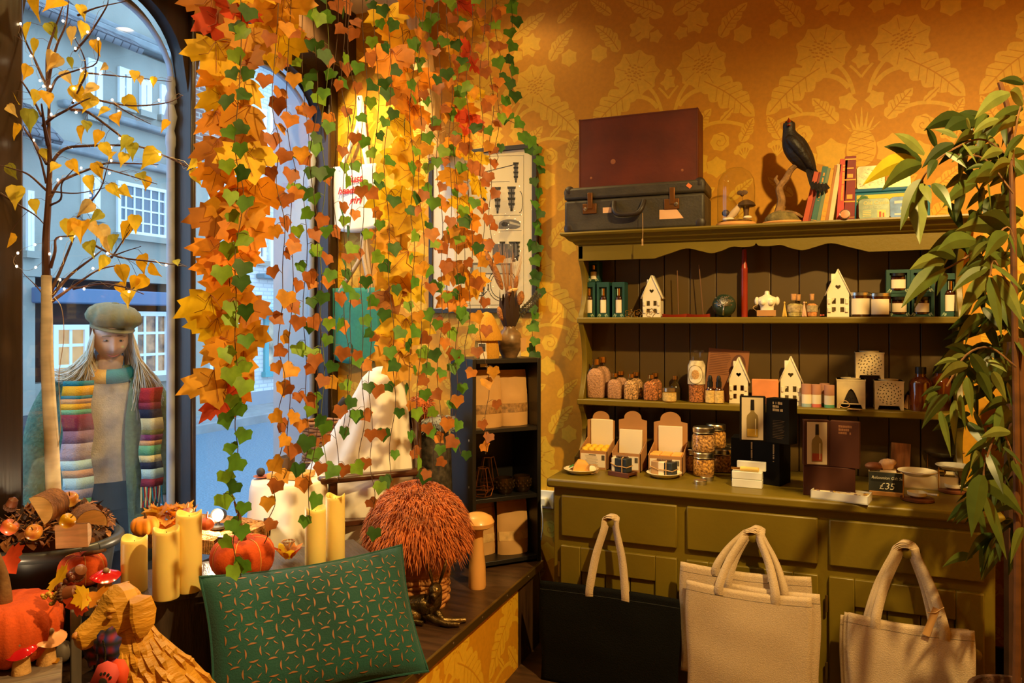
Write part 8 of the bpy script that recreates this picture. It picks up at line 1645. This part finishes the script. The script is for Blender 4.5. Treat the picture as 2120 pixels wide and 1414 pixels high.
# ================================================================ bamboo-like plant beside the dresser
pl_ = atD(2104, 0, 2.22); pl_.z = 0; bp_ = thing('bamboo_plant', 'tall artificial bamboo plant with long drooping leaves at the dresser end', 'plant', pl_)
L7 = [(345, 435, 185, 325), (330, 470, 130, 395), (410, 400, 355, 295), (520, 345, 395, 305), (590, 300, 565, 245), (800, 110, 610, 250), (874, 60, 740, 45), (870, 170, 800, 100), (870, 190, 650, 330), (300, 465, 15, 600), (330, 490, 115, 630), (500, 380, 330, 510), (610, 335, 505, 385), (550, 375, 625, 490), (690, 335, 740, 460), (460, 425, 570, 510), (670, 495, 565, 520), (410, 465, 360, 570), (390, 590, 490, 735), (330, 590, 380, 700), (330, 570, 215, 840), (300, 610, 320, 915), (620, 590, 440, 720), (690, 560, 560, 590), (690, 600, 700, 740), (830, 400, 780, 560), (870, 330, 760, 470), (800, 835, 630, 765), (790, 835, 505, 845), (620, 895, 410, 950), (510, 985, 360, 960), (450, 1010, 265, 1050), (450, 1040, 220, 1255), (420, 1060, 290, 1260), (690, 900, 570, 1030), (790, 860, 660, 1000), (800, 860, 830, 970), (670, 1000, 520, 1090), (680, 1040, 490, 1170), (690, 1090, 530, 1310), (700, 1090, 755, 1410), (720, 1080, 870, 1340), (710, 1020, 874, 1170), (690, 1190, 590, 1290), (470, 1080, 410, 1190), (850, 860, 874, 990), (740, 250, 600, 330), (800, 230, 700, 300), (860, 260, 720, 330), (640, 400, 520, 460), (760, 420, 640, 470), (740, 520, 620, 560), (800, 480, 690, 540)]
L8 = [(490, 190, 370, 160), (440, 230, 310, 265), (490, 210, 350, 300), (500, 270, 305, 390), (490, 300, 390, 470), (350, 385, 235, 440), (390, 430, 240, 620), (330, 420, 245, 510), (500, 330, 525, 560), (430, 460, 425, 710), (455, 430, 490, 630), (350, 520, 405, 780), (520, 200, 640, 410), (700, 180, 560, 200), (740, 640, 570, 670), (660, 690, 480, 780), (620, 760, 700, 990), (580, 880, 520, 1230), (600, 920, 815, 1110), (600, 1000, 720, 1360), (520, 800, 460, 990), (700, 720, 815, 830), (750, 800, 815, 940), (570, 760, 510, 860), (815, 1180, 740, 1380), (560, 300, 640, 480), (640, 300, 720, 470), (600, 230, 720, 300), (680, 620, 600, 700), (600, 240, 560, 420)]
LF = [(1780+a*.389, 150+b*.389, 1780+c_*.389, 150+d_*.389) for a, b, c_, d_ in L7]+[(1820+a*.3676, 660+b*.3676, 1820+c_*.3676, 660+d_*.3676) for a, b, c_, d_ in L8]
rnd = random.Random(77); nmain = len(LF)
for k in range(190):
    y = rnd.uniform(230, 1160); x = rnd.uniform(2010, 2150)-(60 if y < 520 or 700 < y < 900 else 0)*rnd.random(); a = rnd.uniform(.9, 2.9); l = rnd.uniform(60, 110); LF.append((x, y, x+l*cos(a), y+l*sin(a)*.8))
lv = MB()
for k, (a, b, c_, d_) in enumerate(LF):
    dd = (2.10 if k < nmain else 2.26)+rnd.uniform(0, .10); p0 = atD(a, b, dd); p1 = atD(c_, d_, dd+rnd.uniform(-.08, .03)); v = p1-p0; L = v.length; n = 7; sd = v.cross(CAMF*-1+Vector((rnd.uniform(-.5, .5), rnd.uniform(-.3, .3), rnd.uniform(0, .6)))).normalized(); up = sd.cross(v).normalized(); W0 = min(.027, L*.15)*rnd.uniform(.85, 1.1); A, B, Cn = [], [], []
    for i in range(n+1):
        t_ = i/n; w_ = W0*(sin(pi*min(1, t_*.96+.04)**.75))+.0003; c = p0+v*t_+Vector((0, 0, .10*L*sin(pi*t_)))+up*.0; A.append(c+sd*w_+up*w_*.22); Cn.append(c); B.append(c-sd*w_+up*w_*.22)
    mi = rnd.choice((0, 0, 1, 2)) if k < nmain else rnd.choice((0, 2, 2))
    if k == 9: mi = 3
    lv.strip(A, Cn, mi); lv.strip(Cn, B, mi)
build('leaves', lv, [mat('bamboo_'+n_, c3(*c_), .42, nz=(22, .15), transl=.18, spec=.5) for n_, c_ in (('green', (72, 88, 34)), ('light_green', (106, 116, 54)), ('dark_green', (44, 60, 22)), ('yellow_green', (180, 160, 30)))], bp_, sharp=80)
for q_ in ([(2104, 1500), (2106, 1200), (2104, 900), (2100, 620), (2096, 420), (2090, 250), (2070, 170)], [(2126, 1500), (2120, 1000), (2112, 700)]):
    build('cane', MB().tube(catmull([atD(x, y, 2.22) for x, y in q_], 5), [.011-.004*i/31 for i in range(5*(len(q_)-1)+1)], 9), mat('bamboo_cane', c3(92, 56, 28), .5, nz=(7, .3), st=(1, 1, 3)), bp_)
for q_ in ([(2096, 330), (2040, 290), (1990, 300), (1930, 340), (1900, 390)], [(2098, 400), (2040, 330), (1980, 320)], [(2100, 500), (2085, 470), (2050, 500), (1980, 545), (1950, 560)], [(2102, 620), (2060, 540), (2050, 570)], [(2104, 760), (2050, 720), (2000, 735), (1960, 800)], [(2104, 960), (2070, 890), (2040, 960), (2035, 1030)], [(2098, 300), (2110, 230), (2130, 180)]): build('twig', MB().tube(catmull([atD(x, y, 2.16) for x, y in q_], 4), .0028, 5), M_twig, bp_)
pb_ = atD(2112, 0, 2.24); pb_.z = 0; t = thing('plant_basket', 'dark woven basket holding the tall bamboo plant', 'basket', pb_); m = MB(); hh = .34
m.lathe([(.10, 0), (.12, .02), (.14, .2), (.135, hh), (.12, hh), (.115, hh-.04), (.01, hh-.05)], (0, 0, 0), 40); build('body', m, mat('dark_wicker', c3(72, 46, 32), .8, nz=(40, .4), bump=(60, .8)), t, world=False)
# ================================================================ the woman outside the window
wo = atD(215, 0, 3.4); wo.z = -.12; wm = thing('person', 'woman in flat cap, green coat and striped scarf looking in at the window', 'person', wo, R(50.4))
WXp = lambda px: (px-215)*.001913
WZp = lambda py: 1.57-(py-666)*.002179
hx, hz = WXp(229), 1.492
m = MB()
def face(d):
    x, y, z = d; k = 1.0
    if z < -.15: k *= 1-.26*min(1, (-z-.15)/.85)**1.3*(abs(x)**.5)
    if y < 0:
        g = lambda cx, cz, sx, sz: math.exp(-((x-cx)/sx)**2-((z-cz)/sz)**2)*min(1, -y*2)
        k += .20*g(0, -.20, .17, .15)+.09*g(0, .02, .12, .26)-.09*(g(.42, .13, .22, .13)+g(-.42, .13, .22, .13))+.045*(g(.42, .34, .3, .12)+g(-.42, .34, .3, .12))+.05*g(0, -.50, .28, .05)+.05*g(0, -.61, .24, .06)-.045*g(0, -.555, .3, .028)-.03*g(0, -.70, .2, .05)+.075*g(0, -.84, .3, .14)+.045*(g(.5, -.22, .25, .2)+g(-.5, -.22, .25, .2))-.02*(g(.32, -.38, .05, .16)+g(-.32, -.38, .05, .16))
    return k
HT = Matrix.Translation((hx, -.03, hz)) @ Matrix.Rotation(R(14), 4, 'X') @ Matrix.Rotation(R(8), 4, 'Z') @ Matrix.Rotation(R(3), 4, 'Y')
m.T = HT; m.ell((0, 0, 0), (.071, .088, .108), 0, 64, 44, fn=face)
for s_ in (-1, 1): m.ell((s_*.072, .01, -.005), (.01, .018, .03), 0, 10, 8)
m.T = None
m.tube([(hx*.5, .012, 1.28), (hx*.8, .01, 1.34), (hx, .0, 1.42)], [.062, .054, .056], 18)
def ringz(z, rx, ry, cx=0, cy=0, n=24): return [(cx+rx*cos(a), cy+ry*sin(a), z) for a in [2*pi*i/n for i in range(n)]]
m.loft([ringz(.78, .155, .10), ringz(.88, .16, .105), ringz(1.0, .14, .10), ringz(1.12, .155, .11), ringz(1.22, .17, .105), ringz(1.29, .15, .085), ringz(1.33, .08, .06)])
for s_ in (-1, 1):
    m.tube([(s_*.08, 0, .84), (s_*.085, -.005, .47), (s_*.09, .01, .08)], [.085, .06, .042], 14); m.loft([[(s_*.09+x*.04, y, z) for x, z in ((-1, 0), (1, 0), (.7, h_), (-.7, h_))] for y, h_ in ((.06, .06), (.0, .08), (-.1, .05), (-.16, .03))])
    m.tube(catmull([(s_*.15, 0, 1.28), (s_*.215, .01, 1.14), (s_*.245, .0, 1.0), (s_*.255, -.05, .82), (s_*.25, -.08, .74)], 3), [.05, .048, .046, .044, .042, .04, .038, .036, .034, .031, .029, .027, .026], 12)
    hb = Vector((s_*.25, -.085, .705)); m.ell(hb, (.019, .036, .045), 0, 12, 8)
    for j, (oy, l) in enumerate(((-.028, .062), (-.010, .070), (.009, .066), (.026, .052))): m.tube([hb+Vector((0, oy, -.03)), hb+Vector((-s_*.004, oy, -.03-l*.5)), hb+Vector((-s_*.016, oy-.004, -.03-l))], [.009, .0085, .007], 8)
    m.tube([hb+Vector((-s_*.004, -.03, .015)), hb+Vector((-s_*.014, -.055, -.015)), hb+Vector((-s_*.018, -.058, -.045))], [.011, .010, .008], 8)
bo = build('body', m, mat('skin', c3(232, 190, 170), .5, sss=.15, nz=(30, .06)), wm, world=False, sharp=180); rm = bo.modifiers.new('skin_union', 'REMESH'); rm.mode = 'VOXEL'; rm.voxel_size = .0045; rm.use_smooth_shade = True; sm_ = bo.modifiers.new('soft', 'SMOOTH'); sm_.factor = .5; sm_.iterations = 2
for s_ in (-1, 1):
    e = HT @ Vector((s_*.0285, -.0745, .013)); build('eye', MB().ell(e, (.0125, .008, .0046), 0, 14, 9), mat('eye_white', c3(176, 160, 152), .2), wm, world=False); build('iris', MB().ell(e+Vector((.001, -.0062, -.0005)), (.0048, .003, .0040), 0, 12, 8), mat('iris', c3(46, 58, 70), .1), wm, world=False)
    build('eyebrow', MB().tube([HT @ Vector((s_*.012, -.088, .037)), HT @ Vector((s_*.03, -.085, .037)), HT @ Vector((s_*.046, -.074, .031))], [.0025, .003, .0015], 6), mat('brow_hair', c3(150, 130, 110), .9), wm, world=False)
m = MB(); m.tube([HT @ Vector((-.025, -.0755, -.0495)), HT @ Vector((-.01, -.0865, -.0555)), HT @ Vector((0, -.089, -.0565)), HT @ Vector((.01, -.0865, -.0555)), HT @ Vector((.025, -.0755, -.0495))], [.0012, .0035, .0042, .0035, .0012], 8); build('lips', m, mat('lips', c3(186, 110, 104), .4), wm, world=False)
# cap
M_cap = mat('olive_cap', c3(124, 120, 92), .9, nz=(40, .08), bump=(120, .2)); HC = Matrix.Translation((hx+.004, -.018, hz+.012)) @ Matrix.Rotation(R(9), 4, 'X') @ Matrix.Rotation(R(10), 4, 'Z') @ Matrix.Rotation(R(7), 4, 'Y')
m = MB(); m.T = HC; m.lathe([(.092, .046), (.100, .055), (.117, .070), (.122, .086), (.112, .112), (.086, .134), (.045, .147), (.008, .150)], (0, .012, 0), 72, sx=.96, sy=1.06, fold=lambda a, z: 1+(.030*sin(8*a)+.02*sin(13*a+1))*(1 if .06 < z < .13 else .3)); m.tube([(.012*cos(a), .012+.012*sin(a), .149) for a in [2*pi*i/10 for i in range(11)]], .004, 5); cp_ = build('cap', m, M_cap, wm, world=False, sharp=80)
m = MB(); m.T = HC; m.lathe([(.088, .03), (.093, .034), (.095, .058), (.09, .062)], (0, .012, 0), 48, sx=.96, sy=1.06, caps=False); build('hat_band', m, M_cap, cp_, world=False); m = MB(); m.T = HC
A = [-pi/2+1.12*(2*i/20-1) for i in range(21)]
m.strip([(.089*cos(a), .012+.098*sin(a), .046) for a in A], [((.089+.018*cos((a+pi/2)*1.3))*cos(a)*1.03, .012+(.098+.042*max(0, cos((a+pi/2)*1.35)))*sin(a), .040-.004*cos(a+pi/2)) for a in A]); build('peak', m, M_cap, cp_, world=False, solid=.005)
# clothes
M_coat = mat('green_herringbone', c3(84, 112, 92), .95, nz=(70, .25), bump=(140, .4)); M_knit = mat('oatmeal_jumper', c3(188, 174, 160), .95, nz=(50, .1), bump=(160, .4)); M_jean = mat('navy_denim', c3(36, 42, 58), .9, nz=(60, .15))
m = MB(); m.loft([ringz(.865, .178, .124), ringz(.90, .172, .122), ringz(1.0, .16, .118), ringz(1.14, .172, .128), ringz(1.24, .18, .12), ringz(1.30, .155, .098), ringz(1.335, .085, .072), ringz(1.36, .075, .066)], caps=False); build('jumper', m, M_knit, wm, world=False, sharp=80)
m = MB(); m.loft([ringz(.92, .165, .112), ringz(.80, .172, .118), ringz(.74, .17, .11)], caps=False)
for s_ in (-1, 1): m.tube([(s_*.085, 0, .80), (s_*.09, -.005, .47), (s_*.092, .01, .07)], [.094, .075, .062], 18)
build('jeans', m, M_jean, wm, world=False, sharp=80)
for s_ in (-1, 1): build('boot', MB().loft([[(s_*.09+x*w_, y, z) for x, z in ((-1, 0), (1, 0), (1, h_*.6), (.6, h_), (-.6, h_), (-1, h_*.6))] for y, h_, w_ in ((.085, .10, .035), (.06, .15, .045), (0, .16, .048), (-.06, .09, .05), (-.13, .065, .05), (-.18, .04, .03))]), mat('black_boot', c3(34, 30, 30), .5), wm, world=False)
m = MB(); rows = [(.42, .235, .175, .42), (.6, .225, .165, .40), (.8, .212, .155, .38), (1.0, .196, .148, .36), (1.14, .205, .150, .36), (1.25, .208, .140, .42), (1.305, .18, .112, .55), (1.345, .115, .088, .6), (1.375, .10, .085, .65)]; rg = []
for z, rx, ry, g_ in rows:
    rg.append([(rx*cos(a)+.012, ry*sin(a), z) for a in [-pi/2+g_+(2*pi-2*g_)*i/40 for i in range(41)]])
m.loft(rg, closed=False, caps=False); 
for s_ in (-1, 1): m.tube(catmull([(s_*.155, 0, 1.285), (s_*.225, .01, 1.15), (s_*.255, .0, 1.0), (s_*.268, -.05, .84), (s_*.262, -.075, .775)], 3), [.07, .068, .066, .064, .062, .060, .058, .056, .054, .052, .051, .05, .05], 16)
build('coat', m, M_coat, wm, world=False, sharp=85, solid=.006)
SC = {k: mat('scarf_'+k, c3(*v), .95, bump=(180, .5)) for k, v in dict(teal=(40, 130, 150), yellow=(238, 178, 40), tan=(216, 160, 110), mint=(110, 180, 140), maroon=(140, 46, 70), mauve=(150, 110, 130), aqua=(190, 220, 222), lilac=(178, 160, 176), red=(170, 34, 44), navy=(36, 42, 70), cream=(236, 216, 160), olive=(130, 124, 70), plum=(120, 50, 100)).items()}
def scarf_end(px0, px1, py0, py1, cols, y):
    x0, x1 = WXp(px0), WXp(px1); z = WZp(py0); zt = WZp(py1); H = z-zt; n = sum(f for _, f in cols); used = list(dict.fromkeys(c for c, _ in cols)); m = MB()
    for c, f in cols:
        h_ = H*f/n; m.grid(lambda u, v, z=z, h_=h_: (lerp(x0, x1, u)+.006*sin((z-h_*v)*30), y-.018*sin(pi*u)-.05*max(0, 1.2-(z-h_*v))*.3+.004*sin(u*9), z-h_*v), 8, max(1, int(h_/.02)), used.index(c)); z -= h_
    o = build('scarf_end', m, [SC[c] for c in used], scf, world=False, solid=.012, sharp=80); m = MB()
    for k in range(14): x = lerp(x0, x1, (k+.5)/14); m.tube([(x, y-.02, zt), (x+.004*sin(k), y-.022, zt-.04), (x+.01*sin(k*2), y-.02, zt-.09)], .004, 5, k % 3)
    build('fringe', m, [SC['cream'], SC['teal'], SC['red']], scf, world=False)
m = MB(); nk = [(hx*.8+.098*cos(a), .0+.092*sin(a), 1.345+.018*sin(a)) for a in [2*pi*i/30 for i in range(31)]]
m.tube(nk, .033, 12, 0, caps=False)
m.m = [1 if (k//12) % 30 in range(17, 22) else (3 if (k//12) % 30 in (15, 16) else 0) for k in range(len(m.f))]
scf = build('scarf', m, [SC['teal'], SC['yellow'], SC['teal'], SC['tan']], wm, world=False, sharp=80); scf['label'] = 'striped knitted scarf'
scarf_end(133, 192, 782, 1040, [('teal', 1), ('yellow', 2), ('teal', .7), ('tan', 1), ('yellow', 1.2), ('mint', 1), ('maroon', 3.4), ('mauve', 2.6), ('lilac', 3.5), ('aqua', 2), ('tan', 1.6), ('aqua', 2.4), ('lilac', 2), ('mint', 3)], -.152)
scarf_end(289, 334, 800, 1000, [('red', 3), ('maroon', 1.4), ('navy', 1.8), ('cream', 2.4), ('olive', 1), ('plum', 1.2), ('tan', 1), ('mint', 2), ('cream', 1.4), ('navy', 1.4), ('aqua', 2), ('maroon', 1.6)], -.158)
# hair
rnd = random.Random(14); m = MB()
for side, n in ((-1, 700), (1, 800)):
    for k in range(n):
        a = rnd.uniform(-.34, 1.75); s0 = HT @ Vector((side*.078*cos(a*.55), -.05+.075*a, rnd.uniform(.0, .045))); u = rnd.random(); w_ = rnd.uniform(-1, 1)
        if side < 0: e = Vector((WXp(lerp(108, 192, u)), -.10+.16*rnd.random(), WZp(lerp(792, 770, abs(u-.5)*2)+rnd.uniform(-12, 10)))); q1 = s0+Vector((-.018+.0*u, -.012, -.09)); q2 = q1.lerp(e, .55)+Vector((.03*(u-.2), -.02, -.035))
        else: e = Vector((WXp(lerp(262, 342, u)), -.13+.16*rnd.random(), WZp(lerp(865, 820, u)+rnd.uniform(-20, 20)))); q1 = s0+Vector((.022, -.015, -.10)); q2 = q1.lerp(e, .5)+Vector((.02*u, -.03, -.02))
        P = catmull([s0, q1+Vector((.006*w_, .006*w_, 0)), q2+Vector((.01*w_, 0, 0)), e], 4); r_ = rnd.uniform(.0024, .0046); m.tube(P, [r_*(1-.8*(i/(len(P)-1))**2) for i in range(len(P))], 5, k % 3, flat=.7)
build('hair', m, [mat('blonde_grey_hair', c3(218, 204, 176), .5, nz=(20, .15)), mat('silver_hair', c3(206, 204, 198), .5), mat('honey_hair', c3(200, 172, 132), .5)], wm, world=False, sharp=80)
